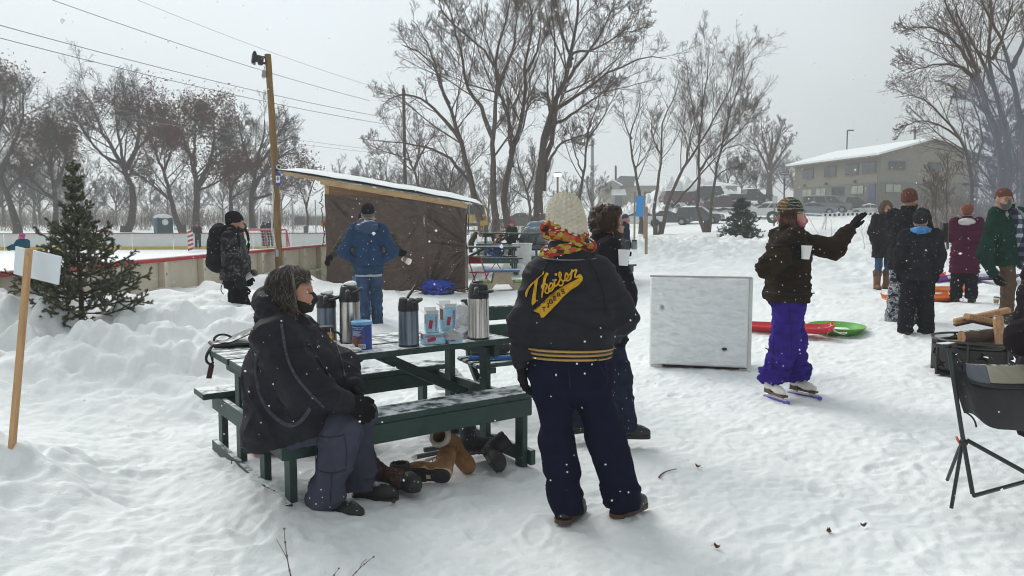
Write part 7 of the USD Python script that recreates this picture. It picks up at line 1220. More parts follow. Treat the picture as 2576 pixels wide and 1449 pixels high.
for k in range(9):a=at_y(641,750+k*8,4.5),at_y(662,754+k*8,4.45);sw_.W('stripe',beam(a[0],a[1],.02,.017,up=(0,0,1)),plain('stripe_black',(.012,.012,.012))if k%2 else plain('stripe_white',(.6,.6,.6)))
def seam(t,mesh,pix,mat,under=None,r=.0035,D=3.0,name='seam',k=30):
 pp=on_surface(mesh,smooth_path([at_y(x,y,D)for x,y in pix],k),.001);t.W(name,tube(pp,r,5),mat,under=under)
mT=folds(nets(lf,.011,.04,cuts=[((0,0,.055),(0,0,-1))]),.014,6.5,6,(1.2,1.2,.8),.3);sm_d=plain('dark_stitching',(.022,.022,.032),rough=.9)
for pth in([(800,1095),(835,1100),(865,1092)],[(795,1180),(830,1190),(868,1182)],[(800,1095),(795,1140),(795,1180)],[(865,1092),(872,1140),(868,1182)],[(835,1190),(833,1225),(832,1270)]):seam(wa,mT,pth,sm_d)
for pth in([(845,862),(858,905),(868,950)],[(770,850),(800,900),(832,950)]):seam(wa,mC,pth,black_plastic,coat_w,.005,3.4,'zip')
navy_pants=cloth('navy_sweatpants',(.0095,.0105,.028),var=.15,flecks=.16,fscale=24,bscale=220);jacket_m=cloth('charcoal_jacket_nylon',(.018,.018,.024),var=.15,flecks=.14,fscale=24,rough=.7,spec=.14);gold=plain('gold_felt',(.58,.32,.018),rough=.9,var=.12,scale=30,bump=.5,bscale=200,flecks=.04);tan_rib=plain('tan_rib_knit',(.42,.25,.08),rough=.95,bump=.5,bscale=200);cream_knit=plain('cream_knit_wool',(.56,.52,.42),rough=1.0,var=.12,scale=20,bump=.6,bscale=120)
Dp=3.97;q=lambda px,py,dd=0.0:at_y(px,py,Dp+dd);tb_=Thing('person','woman seen from behind in a charcoal jacket with gold lettering and cream knitted hat','person',at_z(1500,1300,0))
hips=[q(1475,925),q(1385,925)];kn=[q(1525,1100,.02),q(1403,1105,.0)];ank=[q(1570,1262,.05),q(1428,1275,-.02)];sh=[q(1503,692,0),q(1365,692,.0)];el=[q(1558,792,.05),q(1318,815,-.02)];wr=[q(1545,838,.26),q(1312,912,.02)]
hd=Head(q(1428,585,.04),math.radians(22),-.02,0,1.0)
prims=hd.skin_parts()+[cone(q(1428,660),hd.p(0,-.022,-.05),.06,.056),cone(q(1432,905),q(1436,800),.125,.12),cone(q(1436,800),q(1434,715),.12,.12)]
for i in(0,1):prims+=[cone(hips[i],kn[i],.085,.056),cone(kn[i],ank[i],.054,.038),cone(ank[i]-[0,0,.03],ank[i]+[.02+.05*(i==0),.12,-.055],.034,.03),cone(sh[i],el[i],.048,.038),cone(el[i],wr[i],.038,.027)]
tb_.W('body',nets(prims,.012,.035),skin,smooth=True)
bz=q(1428,880)[2];zz=lambda y:q(1430,y)[2]
cen=q(1432,900)*[1,1,0]
FAj=math.radians(6);js=[(zz(893),0,0,.222,.165),(zz(870),0,0,.232,.172),(zz(845),.003,.0,.240,.178),(zz(790),.006,0,.236,.178),(zz(735),.004,-.01,.226,.168),(zz(690),0,-.02,.205,.145),(zz(660),0,-.022,.158,.118),(zz(634),0,-.02,.108,.095),(zz(612),0,-.012,.095,.092)]
jf=[yaw_loft(js,cen,FAj,2.3)]+sleeve(sh[0],el[0],wr[0],.098,.092,.056)+sleeve(sh[1],el[1],wr[1],.090,.076,.050)
mJ0=nets(jf,.0105,.06);v_=np.asarray(mJ0.vertices);mJ=folds(mJ0,.010,6,8,(.7,.7,2.0),.25);jk=tb_.W('jacket',mJ,jacket_m,smooth=True)
for k,(y0,y1,mm,g_)in enumerate(((895,889,tan_rib,.010),(889,884.5,jacket_m,.008),(884.5,878.5,tan_rib,.010),(878.5,874,plain('black_rib',(.012,.012,.013)),.008),(874,869,tan_rib,.010))):
 tb_.W('hem_stripe',lathe([(0,-.001),(1,-.001),(1,0),(0,0)],4)if False else nets([yaw_loft([(zz(y0+14),0,0,.214+g_,.158+g_),(zz(880),0,0,.226+g_,.167+g_),(zz(860),0,0,.236+g_,.178+g_)],cen,FAj,2.3)],.006,cuts=[((0,0,zz(y0+.6)),(0,0,-1)),((0,0,zz(y1-.0)),(0,0,1))]),mm,under=jk,smooth=40)
for i,sx in((0,1),(1,-1)):
 pp=on_surface(mJ,smooth_path([at_y(1432+sx*42,640,3.6),at_y(1432+sx*70,690,3.6),at_y(1432+sx*88,745,3.6),at_y(1432+sx*92,790,3.6)],30),.001);tb_.W('raglan_seam',tube(pp,.0035,5),jacket_m,under=jk)
tb_.W('collar',folds(nets([yaw_loft([(zz(660),0,-.025,.150,.114),(zz(640),0,-.02,.130,.114),(zz(622),0,-.012,.112,.108),(zz(606),0,-.006,.108,.108)],cen,FAj)],.009,holes=[ell(q(1430,590),(.10,.10,.05))]),.006,10,3),jacket_m,under=jk,smooth=True)
tb_.W('collar_edge',tube(np.array([cen+[0,0,zz(652)]+[math.sin(a)*.150,-math.cos(a)*.122-.02,.012-.010*math.cos(a*1.0)]for a in np.linspace(-1.7,1.7,40)]),.0045,6),plain('collar_piping',(.10,.10,.115),snow=.25),under=jk)
Z2=lambda x,y:(1307.3+.18094*x,663.3+.18094*y)
def stroke(pts,w0,w1=None):
 p=smooth_path(np.c_[np.array(pts,float),np.zeros(len(pts))],26)[:,:2];w=np.linspace(w0,w1 or w0,26)*1.1;return union_all([LineString([p[i],p[i+1]]).buffer((w[i]+w[i+1])/4)for i in range(25)])
scr=[Polygon([(340,103),(338,140),(262,205),(252,240),(240,320),(230,420),(227,510),(232,530),(192,572),(175,580),(166,560),(168,500),(186,400),(202,300),(203,268),(195,270),(152,322),(122,380),(104,440),(96,467),(84,460),(73,425),(76,400),(103,350),(138,300),(178,255),(238,205),(298,160),(328,110)]),stroke([(378,145),(350,200),(335,290),(320,380),(308,465)],42,18),stroke([(322,350),(355,285),(377,290),(362,350),(358,398),(378,410),(406,378)],22,22),stroke([(405,358),(446,330),(458,282),(438,268),(411,310),(404,358),(424,382),(456,360),(482,318)],20,20),stroke([(506,225),(482,288),(492,312),(518,296)],24,20),Point(505,150).buffer(19),stroke([(512,300),(540,268),(570,190),(572,132),(556,118),(547,150),(567,210),(604,260),(590,298),(560,306),(542,292)],20,20),stroke([(604,242),(650,215),(670,152),(650,132),(632,180),(632,228),(662,236),(702,202)],22,20),stroke([(728,92),(716,160),(706,215)],26,24),stroke([(716,168),(760,92),(786,84),(771,150),(774,188),(806,186),(830,172)],22,22),Polygon([(195,655),(290,570),(420,445),(560,345),(680,275),(780,228),(824,204),(832,186),(812,184),(796,170),(830,145),(860,160),(877,195),(870,235),(820,295),(700,375),(600,465),(530,545),(430,650),(335,745),(300,748),(278,690)]).buffer(3)]
def lay(poly,off,th=.004,fine=7.0):
 """felt cut to the outline, lying on the cloth"""
 out=[]
 for g in getattr(poly,'geoms',[poly]):
  g=g.simplify(1.0);g=g.segmentize(fine)if hasattr(g,'segmentize')else g;xs_,ys_=np.arange(g.bounds[0],g.bounds[2],fine),np.arange(g.bounds[1],g.bounds[3],fine)
  try:
   import shapely;g=shapely.segmentize(g,fine)
  except Exception:pass
  m_=trimesh.creation.extrude_polygon(g,1.0,engine='earcut');
  for _ in range(2):m_=m_.subdivide_to_size(26,max_iter=8)if _==0 else m_
  v=np.asarray(m_.vertices);dq=np.array([at_y(*Z2(x,y),3.6)for x,y in v[:,:2]]);s0=on_surface(mJ,dq,off);u=EYE-s0;u/=np.linalg.norm(u,axis=1,keepdims=True);w=s0+u*(v[:,2:3]*th);out.append(trimesh.Trimesh(w,m_.faces[:,::-1],process=False))
 return cat(out)
word=union_all(scr[:-1])
for nm,g_,of in(('script_lettering',word,.004),('banner',scr[-1],.003)):tb_.W(nm,lay(g_,of),gold,under=jk,smooth=False)
tb_.W('lettering_edge',lay(union_all([word,scr[-1]]).buffer(7).difference(union_all([word,scr[-1]])),.002,.002),plain('dark_felt_edge',(.008,.008,.01),rough=.95),under=jk,smooth=False)
for ch,x,y,rot in(('T',310,664,-2),('I',379,608,-3),('G',405,560,-6),('E',464,514,-6),('R',520,466,-10),('S',582,424,-14)):
 tm_=meshkit.text_mesh(ch,60,1.0,bold=True);v=np.asarray(tm_.vertices).copy();a=math.radians(rot);X,Y=v[:,0],-v[:,1];vx=x+X*math.cos(a)-Y*math.sin(a);vy=y+X*math.sin(a)+Y*math.cos(a)
 s0=on_surface(mJ,np.array([at_y(*Z2(i_,j_),3.6)for i_,j_ in zip(vx,vy)]),.0085);u=EYE-s0;u/=np.linalg.norm(u,axis=1,keepdims=True);tb_.W('letter',trimesh.Trimesh(s0+u*(v[:,2:3]*.003),tm_.faces[:,::-1],process=False),plain('dark_felt_edge',(.008,.008,.01)),under=jk,smooth=False)
lf=[yaw_loft([(zz(1010),.0,.02,.10,.05),(zz(975),.0,.0,.19,.13),(zz(930),.0,.0,.212,.158),(zz(880),0,0,.205,.152),(zz(850),0,0,.19,.14)],q(1432,930)*[1,1,0],FAj,2.3),cone(hips[0],kn[0],.112,.096),cone(kn[0],q(1568,1258,.04),.096,.102),cone(hips[1],kn[1],.112,.092),cone(kn[1],q(1425,1268,-.02),.092,.092)]
mP=folds(nets(lf,.011,.04,cuts=[((0,0,.04),(0,0,-1))]),.012,5.5,9,(1.3,1.3,.7),.3);tb_.W('trousers',mP,navy_pants,smooth=True);st_=plain('navy_stitching',(.004,.004,.014),rough=.95)
for pth in([(1431,900),(1432,940),(1434,975)],[(1500,905),(1515,930),(1526,950)]):seam(tb_,mP,pth,st_)
for i,d in((0,(.62,.55,0)),(1,(.45,.75,0))):
 U,S=foot_mesh(ank[i]*[1,1,0]+np.array([.0,0,.088]),d,1.0,.11,.010);b_=tb_.W('shoe',grainy(U,.002,24),boot_blk,smooth=True);tb_.W('heel_sole',S,plain('brown_heel',(.075,.042,.028),rough=.7),under=b_)
d=(wr[1]-el[1]);d/=np.linalg.norm(d);tb_.W('glove',place_hand(hand_mesh(.55,.07,.0125,.0045),wr[1]+d*.02,d+np.array([.12,.05,0]),(.9,.35,0),True,1.08),blk_glove,smooth=True)
d=(wr[0]-el[0]);d/=np.linalg.norm(d);tb_.W('glove',place_hand(hand_mesh(.6),wr[0]+d*.01,d,(-1,0,0),False,1.05),blk_glove,smooth=True)
def knit(m,c,n1,n2,amp):
 v=np.asarray(m.vertices);d=v-c;th=np.arctan2(d[:,0],d[:,1]);w=(.5+.5*np.cos(th*n1))*(.25+.75*(.5+.5*np.cos(d[:,2]*n2+PI*(np.floor(th*n1/(2*PI)+.5)%2))));return trimesh.Trimesh(v+np.asarray(m.vertex_normals)*(amp*(w-.5))[:,None],m.faces,process=False)
hm=nets([hd.e((0,-.014,.04),(.098,.116,.100)),hd.e((-.012,-.02,.105),(.080,.088,.085)),hd.e((-.014,-.02,.150),(.060,.066,.052)),hd.e((0,-.03,-.02),(.100,.106,.06))],.0055,.07,cuts=[(hd.p(0,-.05,-.050),hd.n((.10,.28,-1)))])
ht=tb_.W('knitted_hat',knit(hm,hd.c,24,250,.017),cream_knit,smooth=True)
tb_.W('ribbed_cuff',knit(nets([hd.e((0,-.014,.03),(.104,.122,.105)),hd.e((0,-.03,-.02),(.105,.112,.066))],.0055,.03,cuts=[(hd.p(0,-.05,-.060),hd.n((.10,.28,-1))),(hd.p(0,-.05,.0),hd.n((-.10,-.28,1)))]),hd.c,56,.01,.007),cream_knit,under=ht,smooth=True)
scarf_m=MAT('colourful_scarf_yarn',{'tc':('texture_coordinate',{}),'mp':('mapping',{'scale':(30,30,55)}),'v':('voronoi_texture',{'scale':1.0,'randomness':.7}),'s':('separate_color',{}),'r':('rgb_ramp',{'ramp':[(0,(.30,.03,.025)),(.22,(.32,.04,.03)),(.40,(.33,.17,.03)),(.55,(.045,.035,.02)),(.68,(.40,.10,.05)),(.82,(.34,.30,.05)),(1,(.5,.12,.08))],'interpolate':False}),'bn':('noise_texture',{'scale':120,'detail':3}),'b':('bump',{'strength':.8,'distance':.006}),'p':('principled_bsdf',{'roughness':1.0,'specular_ior_level':.1}),'g':('geometry',{}),'gz':('separate_xyz',{}),'sn':('noise_texture',{'scale':40,'detail':5}),'zm':('map_range',{'from_min':.3,'from_max':1,'to_min':-.35,'to_max':.1,'clamp':True}),'ad':('math',{'math_type':'add'}),'sr':('map_range',{'from_min':.5,'from_max':.58,'clamp':True}),'mx':('mix',{'color2':(.75,.76,.8)})},[('tc.object','mp.vector'),('mp.vector','v.vector'),('v.color','s.color'),('s.r','r.fac'),('tc.object','bn.vector'),('bn.fac','b.height'),('b.normal','p.normal'),('g.normal','gz.vector'),('gz.z','zm.value'),('tc.object','sn.vector'),('sn.fac','ad.value1'),('zm.result','ad.value2'),('ad.value','sr.value'),('sr.result','mx.fac'),('r.color','mx.color1'),('mx.color','p.base_color')])
for k,(c0,rx,ry,rt,tl)in enumerate(((q(1428,628,.01),.118,.112,.036,.10),(q(1432,604,.02),.112,.108,.034,-.16),(q(1420,582,.03),.106,.104,.026,-.12))):
 pth=np.array([c0+[math.cos(a)*rx,math.sin(a)*ry,tl*.25*math.cos(a)+.01*math.sin(3*a+k)]for a in np.linspace(0,2*PI,48)]);tb_.W('scarf',knit(grainy(tube(pth,rt,18,caps=False),.006,14,k),c0,30,300,.006),scarf_m,smooth=True)
DKGRN=plain('olive_mask_cloth',(.022,.022,.014),rough=.85);curly=plain('curly_brown_hair',(.060,.030,.018),rough=.5,var=.4,flecks=.2,fscale=50)
tc_=person('curly-haired man with glasses and dark mask holding a white cup, behind the lettered jacket',5.35,1512,1092,512,80,dict(hem=.72,w=1.2,d=1.25,mat=blk_cloth,sl=1.15,shw=1.12,amp=.010),dict(mat=cloth('dark_navy_denim',(.018,.024,.045),var=.4),th=.10,kn=.085,hm=.088),[(.10,.16,.085),(-.10,-.16,.085)],[(('p',1572,750,-.30),('p',1566,690,-.28)),(('p',1500,760,.25),('p',1540,700,.3))],mask=DKGRN,face=True,hands=(.9,.6),h=.012,palms=(np.array([.3,.2,.9]),None),headfa=92,head=(0,.04,1.60))
hd=tc_.hd;hb=nets([hd.e((0,-.030,.044),(.094,.108,.096)),hd.e((0,-.075,-.02),(.086,.05,.070)),hd.e((0,.045,.098),(.064,.045,.030)),hd.e((.066,-.02,-.01),(.024,.045,.05)),hd.e((-.066,-.02,-.01),(.024,.045,.05))],.008,.03,holes=[hd.e((0,.08,-.03),(.062,.075,.09))]);hr=tc_.W('hair',folds(hb,.016,24,3,(1,1,1)),curly,smooth=True);strands(tc_,hd,hr,[(curly,1.0)],600,.05,9,th=(-125,125),wave=.020,curl=.9,rad=(.094,.106,.100),width=.003);strands(tc_,hd,hr,[(curly,1.0)],90,.02,10,th=(125,235),wave=.016,curl=.9,rad=(.086,.104,.102),start=(10,40),width=.003,turn=52)
gl_=tc_.W('glasses',cat([hd.world(tube(arc((x,.098,.004),.021,0,2*PI,20),.0016,5))for x in(.031,-.031)]+[hd.world(tube([(s*.052,.096,.008),(s*.078,.0,.010)],.0016,5))for s in(-1,1)]+[hd.world(tube([(-.011,.101,.008),(.011,.101,.008)],.0016,5))]),plain('thin_metal_frame',(.25,.25,.26),rough=.3,metal=.6))
tc_.W('shirt',folds(nets([yaw_loft([(1.34*tc_.s,0,.055,.07,.075),(1.46*tc_.s,0,.03,.064,.068),(1.49*tc_.s,0,.02,.06,.062)],tc_.B,math.radians(80))],.01),.003),plain('blue_shirt',(.07,.12,.24),rough=.9),smooth=True)
m=lathe([(0,0),(.030,0),(.041,.105),(.043,.108),(.039,.108),(.029,.01),(0,.01)],24)
def held_cup(label,c,up,k=1.0,lid=False,name='paper_cup',sleeve=False):
 up=np.asarray(up,float);up/=np.linalg.norm(up);t=Thing(name,label,'paper cup',c);x=np.cross(up,[0,1,.1]);x/=np.linalg.norm(x);M=np.eye(4);M[:3,0],M[:3,1],M[:3,2]=x,np.cross(up,x),up;A_=lambda nm,pr,mt:t.L(nm,lathe(np.array(pr)*k,24).apply_transform(M),mt,smooth=40)
 A_('body',[(0,0),(.030,0),(.041,.105),(.043,.108),(.039,.108),(.029,.01),(0,.01)],plain('cup_paper',(.74,.75,.74)));A_('drink',[(0,.085),(.037,.085),(.037,.083),(0,.083)],plain('cocoa',(.07,.035,.02)))
 if sleeve:A_('sleeve',[(.0325,.025),(.0345,.025),(.0395,.075),(.0375,.075)],plain('card_sleeve',(.33,.21,.11)))
 if lid:A_('lid',[(0,.106),(.044,.106),(.044,.115),(.036,.122),(0,.122)],plain('white_lid',(.76,.76,.76)))
 return t
held_cup('white paper cup held by the curly-haired man',at_y(1568,668,5.03),(.05,0,1),1.0)
brn_coat=cloth('dark_brown_quilted_coat',(.026,.018,.012),var=.25,flecks=.42,fscale=22,scale=6);purple_p=cloth('violet_snow_trousers',(.036,.020,.20),var=.2,flecks=.10,fscale=22,scale=5);stripe_hat=MAT('patchwork_knit',{'tc':('texture_coordinate',{}),'v':('noise_texture',{'scale':7,'detail':1}),'w':('wave_texture',{'bands_direction':'z','scale':11,'distortion':5.0,'detail':2,'detail_scale':2}),'r':('rgb_ramp',{'ramp':[(0,(.16,.065,.025)),(.42,(.20,.085,.035)),(.44,(.02,.04,.015)),(.56,(.035,.07,.02)),(.6,(.02,.02,.018)),(1,(.03,.045,.02))],'interpolate':False}),'wr':('rgb_ramp',{'ramp':[(.78,(0,0,0)),(.86,(.6,.6,.6))]}),'m':('mix',{'color2':(.40,.40,.34)}),'b':('bump',{'strength':.8,'distance':.006}),'nn':('noise_texture',{'scale':110}),'p':('principled_bsdf',{'roughness':1.0})},[('tc.object','v.vector'),('tc.object','w.vector'),('v.fac','r.fac'),('w.fac','wr.fac'),('wr.color','m.fac'),('r.color','m.color1'),('m.color','p.base_color'),('nn.fac','b.height'),('b.normal','p.normal')])
pink_mask=plain('pink_mask_cloth',(.38,.10,.14),rough=.85,var=.1);auburn=plain('auburn_hair',(.085,.030,.018),rough=.5,var=.35,scale=30,stretch=(6,6,.8),flecks=.06)
tg_=person('woman in violet snow trousers and white ice skates pointing right, cup in hand',6.78,1972,990,500,88,dict(hem=.845,w=1.22,d=1.32,mat=brn_coat,sl=1.22,shw=1.12,amp=.011,freq=6,stretch=(.7,.7,2.6)),dict(mat=purple_p,th=.125,kn=.118,hm=.10,amp=.015,hemz=.13),[('p',1944,975,-.06),('p',2000,962,.10)],[(('p',1930,672,-.26),('p',1978,652,-.30)),(('p',2098,628,.12),('p',2136,578,.14))],mask=pink_mask,face=True,hands=(.95,.12),h=.012,palms=(np.array([.2,.6,.3]),np.array([.5,.2,-.8])),boots=None,hat=stripe_hat,hatk=dict(lo=.012,puff=.012,tall=.01,cuff=False),skinm=skin_pale,headfa=98)
hd=tg_.hd;hb=nets([hd.e((0,-.04,-.03),(.086,.07,.10)),hd.e((.056,-.005,-.11),(.032,.036,.13)),hd.e((-.056,-.005,-.1),(.032,.036,.12)),hd.e((.062,.035,-.22),(.032,.036,.09))],.009,.03,holes=[hd.e((0,.085,-.02),(.08,.085,.10))]);hr=tg_.W('hair',folds(hb,.007,18,3,(1,1,.3)),auburn,smooth=True);strands(tg_,hd,hr,[(auburn,.8),(hair_md,.2)],500,.27,4,th=(20,108),wave=.007,rad=(.088,.10,.095),start=(55,80),width=.0026,out=-.4)
bst=plain('brown_stitching',(.012,.008,.006),rough=.9)
for pth in([(2040,640),(2038,700),(2036,755)],[(1945,700),(1962,712),(1982,716)],[(1925,735),(1980,741),(2050,737)],[(1912,655),(1935,650),(1955,655)],[(1930,612),(1965,618),(1998,610)]):seam(tg_,tg_.mcoat,pth,bst,tg_.coat,.005,5.5)
vst=plain('violet_stitching',(.012,.006,.09),rough=.9)
for pth in([(1950,770),(1946,850),(1942,930)],[(1985,775),(1990,830),(1992,900)],[(1925,875),(1950,882),(1975,876)]):seam(tg_,tg_.mleg,pth,vst,None,.005,5.5)
white_l=plain('white_skate_leather',(.66,.65,.60),rough=.45,var=.08,bump=.3,bscale=30);brn_sole=plain('brown_skate_sole',(.10,.042,.022),rough=.5);guard=plain('violet_blade_guard',(.10,.09,.50),rough=.4);blade=plain('steel_blade',(.5,.51,.52),rough=.25,metal=.9)
for(hx,hy,tx,ty)in((1925,1000,1983,1020),(1985,992,2050,1005)):
 a,b=at_z(hx,hy,.01),at_z(tx,ty,.01);b=a+(b-a)*(.31/np.linalg.norm(b-a));d=(b-a)/np.linalg.norm(b-a);S=np.array([d[1],-d[0],0]);up=np.array([0,0,1.0]);o=a+d*.075
 gm=tg_.W('blade_guard',beam(a-d*.02+up*.012,b+up*.012,.016,.028),guard);tg_.W('guard_tip',T(trimesh.creation.icosphere(2,radius=.02),b+up*.02),guard,under=gm);tg_.W('blade',beam(a+up*.03,b-d*.01+up*.03,.005,.03),blade);tg_.W('blade_post',beam(o-d*.01+up*.035,o-d*.01+up*.07,.02,.04,up=d),blade);tg_.W('blade_post',beam(o+d*.15+up*.035,o+d*.15+up*.06,.02,.05,up=d),blade)
 tg_.W('skate_sole',cat([beam(o-d*.055+up*.085,o+d*.03+up*.08,.066,.05),beam(o+d*.02+up*.07,o+d*.20+up*.065,.070,.018)]),brn_sole)
 bm=nets([cone(o-d*.02+up*.125,o+d*.12+up*.108,.036,.033),cone(o+d*.10+up*.108,o+d*.175+up*.100,.036,.026),cone(o-d*.025+up*.13,o-d*.02+up*.27,.038,.046)],.007,.03,cuts=[(o+d*.1+up*.074,(0,0,-1)),(o+up*.27,(0,0,1))]);bq=tg_.W('skate_boot',bm,white_l,smooth=True)
 for k in range(6):c=o+d*(.105-k*.024)+up*(.140+k*.016+max(0,k-2)*.012);tg_.W('lace',tube(smooth_path([c-S*.025-up*.012,c+up*.003,c+S*.025-up*.012],8),.003,5),plain('white_lace',(.6,.6,.58)),under=bq)
for i in(0,1):c=tg_.ank[i]*[1,1,0];tg_.W('trouser_cuff',folds(nets([ell(c+[0,0,.20],(.122,.122,.06)),ell(c+[.01,0,.27],(.128,.128,.06))],.012,.04),.020,10,i),purple_p,smooth=True)
held_cup('white paper cup in the gloved hand of the pointing skater',at_y(2026,652,6.44),(.06,0,1),1.1)
blue_j=cloth('blue_shell_jacket',(.024,.056,.120),var=.14,flecks=.08,fscale=24,scale=5,rough=.75)
td=person('man in a blue hooded jacket and jeans seen from behind, hands in pockets',10.6,930,836,513,-4,dict(hem=.80,w=1.05,d=1.05,mat=blue_j,sl=1.0,hemmat=plain('grey_shirt_hem',(.36,.38,.36),rough=.9)),dict(mat=jeans,th=.095,kn=.075,hm=.075),[(.10,.08,.085),(-.06,-.04,.085)],[((.335,-.03,1.10),(.17,.05,.97)),((-.335,-.03,1.10),(-.17,.05,.97))],hat=blk_knit,hatk=dict(lo=.0,tall=.012,cuffmat=plain('grey_knit',(.09,.095,.10))),h=.015,gloves=blk_glove)
for pth in([(930,575),(930,620),(930,680)],[(880,640),(895,648),(905,652)],[(878,665),(930,672),(978,665)]):seam(td,td.mcoat,pth,plain('blue_stitching',(.010,.028,.075),rough=.9),td.coat,.006,9)
td.W('hood',folds(nets([ell(td.J((0,-.10,1.43)),(.15*td.s,.10*td.s,.085*td.s)),cone(td.J((-.09,-.02,1.49)),td.J((.09,-.02,1.49)),.06,.06)],.012,.06),.010,10),plain('blue_shell_snowy',(.024,.056,.120),rough=.75,snow=.45),under=td.coat,smooth=True)
for s in(-1,1):td.W('back_pocket',folds(nets([ell(td.J((s*.085,-.125,.865)),(.06,.02,.065))],.010),.002),jeans,smooth=True)
te=person('person in brown camouflage jacket with arms spread wide, hidden behind the blue jacket',11.7,922,828,530,180,dict(hem=.80,w=1.05,mat=brown_camo,sl=1.05),dict(mat=jeans_pale),[(.12,.0,.085),(-.12,.0,.085)],[(('p',865,605,-.1),('p',838,640,-.2)),(('p',985,598,-.1),('p',1003,628,-.25))],mask=blk_mask,hat=blk_knit,h=.017,hands=(.3,.8),palms=(np.array([0,-.5,-.6]),np.array([.3,-.8,0])))
held_cup('brown-sleeved paper cup tilted in the camouflage person\'s glove',at_y(1013,650,11.38),(.75,-.3,-.35),1.15,True,sleeve=True)
tf=person('man in grey camouflage jacket with backpack and black beanie walking right',9.4,597,884,530,84,dict(hem=.90,w=1.1,d=1.12,mat=grey_camo,sl=1.12,shw=1.08),dict(mat=cloth('black_snow_trousers',(.013,.012,.017)),th=.10,kn=.09,hm=.09),[(.10,.22,.085),(-.10,-.12,.085)],[(('p',588,660,-.28),('p',606,715,-.26)),(('p',612,655,.2),('p',622,692,.12))],mask=grey_camo,hat=blk_knit,hatk=dict(lo=.005,tall=.0),face=True,h=.013,headfa=80,hands=(1.1,.7))
tf.W('black_sleeve',folds(nets(sleeve(tf.sh[0],tf.el[0],tf.wr[0],.093,.080,.062),.013,.04),.008,8),blk_cloth,under=tf.coat,smooth=True)
bpk=Thing('backpack','black round backpack on the camouflage man\'s back','backpack',at_y(545,625,9.4));pc=np.array([at_y(546,620,9.4)[0],9.4,0]);zb_=at_y(0,660,9.4)[2];zt_=at_y(0,590,9.4)[2]
bpk.W('body',folds(nets([ell((pc[0]+.02,9.42,(zb_+zt_)/2),(.14,.17,.22)),ell((pc[0]+.02,9.42,zb_+.02),(.13,.17,.15)),ell((pc[0]+.03,9.42,zt_-.02),(.12,.16,.16)),ell((pc[0]-.04,9.42,zb_),(.10,.13,.10))],.014,.06),.008,9),blk_cloth,smooth=True)
for s in(-1,1):bpk.W('strap',tube(smooth_path([(pc[0]+.10,9.4+s*.12,zt_+.06),(pc[0]+.28,9.4+s*.16,zt_+.09),(pc[0]+.34,9.4+s*.17,zt_-.10),(pc[0]+.12,9.4+s*.2,zb_-.06)],20),.018,6),blk_cloth)
bpk.W('front_pocket',folds(nets([ell((pc[0]-.07,9.42,zb_+.02),(.07,.12,.10))],.014),.004),blk_cloth,smooth=True);bpk.W('hanging_strap',tube(smooth_path([at_y(558,690,9.35),at_y(559,715,9.3),at_y(556,728,9.3),at_y(563,740,9.3)],12),.006,5),blk_cloth)
c=at_y(628,693,9.35);tm_=Thing('travel_mug','white travel mug with black lid in the camouflage man\'s hand','travel mug',c);M=trimesh.geometry.align_vectors([0,0,1],[.75,-.1,.45]);tm_.L('body',lathe([(0,-.09),(.036,-.09),(.04,.05),(0,.05)],20).apply_transform(M),plain('white_mug',(.6,.6,.6),rough=.3));tm_.L('lid',lathe([(0,.05),(.044,.05),(.044,.085),(.034,.095),(0,.095)],20).apply_transform(M),black_plastic)
fur=plain('brown_fur_trim',(.10,.07,.05),rough=1.0,var=.6,scale=50,bump=1.0,bscale=70,flecks=.3,fscale=50)
th_=person('woman in a long black parka with fur-trimmed hood, jeans and brown boots',14.2,2217,727,506,172,dict(hem=.63,w=1.06,d=1.05,flare=1.06,mat=blk_cloth,sl=1.05),dict(mat=jeans,th=.085,kn=.062,hm=.058,hemz=.20),[(.10,0,.085),(-.12,-.02,.085)],mask=blk_mask,h=.017,face=True,boots=(plain('tan_brown_boot',(.16,.075,.035),rough=.7),sole_m))
hd=th_.hd;th_.W('fur_hood',grainy(nets([hd.e((0,-.03,.02),(.125,.11,.135)),hd.e((0,.02,.03),(.135,.07,.145))],.012,.04,holes=[hd.e((0,.09,-.02),(.085,.12,.105))]),.014,30,4),fur,under=th_.coat,smooth=True)
th_.W('zip',tube([th_.J((.0,.150,.66)),th_.J((.0,.148,1.1)),th_.J((0,.12,1.40))],.006,5),plain('zip_gold',(.4,.33,.2),metal=.5,rough=.4),under=th_.coat)
for i in(0,1):a=th_.ank[i];bt_=th_.W('boot_shaft',grainy(nets([cone(a,a+[0,0,.20],.062,.070)],.014),.003,20),plain('tan_brown_boot',(.16,.075,.035)),smooth=True);th_.W('boot_fur',grainy(nets([cone(a+[0,0,.20],a+[0,0,.235],.078,.080)],.014),.012,30),fur,under=bt_,smooth=True)
brn_knit=plain('rust_brown_knit',(.105,.035,.022),rough=1,var=.3,scale=30,flecks=.3,fscale=40,bump=.7,bscale=140)
ti=person('man in black jacket and rust-brown beanie holding a dark thermos, behind the child',10.5,2272,826,474,55,dict(hem=.74,w=1.1,d=1.1,mat=cloth('snowy_black_jacket',(.013,.012,.015),flecks=.4),sl=1.08,shw=1.06),dict(mat=snow_camo,th=.10,kn=.088,hm=.09),[(.12,.05,.085),(-.14,-.02,.085)],[(('p',2335,590,-.1),('p',2362,598,.0)),(('p',2250,640,.2),('p',2275,690,.2))],mask=DKGRN,hat=brn_knit,hatk=dict(lo=.0,tall=.004),face=True,h=.014,hands=(.9,.5),headfa=62)
c=at_y(2378,585,10.5);tm_=Thing('thermos','black thermos held up between the black-jacketed man and the maroon coat','thermos',c);tm_.L('body',lathe([(0,-.13),(.045,-.13),(.045,.06),(.034,.09),(0,.09)],20),black_plastic);tm_.L('cup_lid',lathe([(0,.09),(.036,.09),(.036,.13),(0,.13)],20),black_plastic)
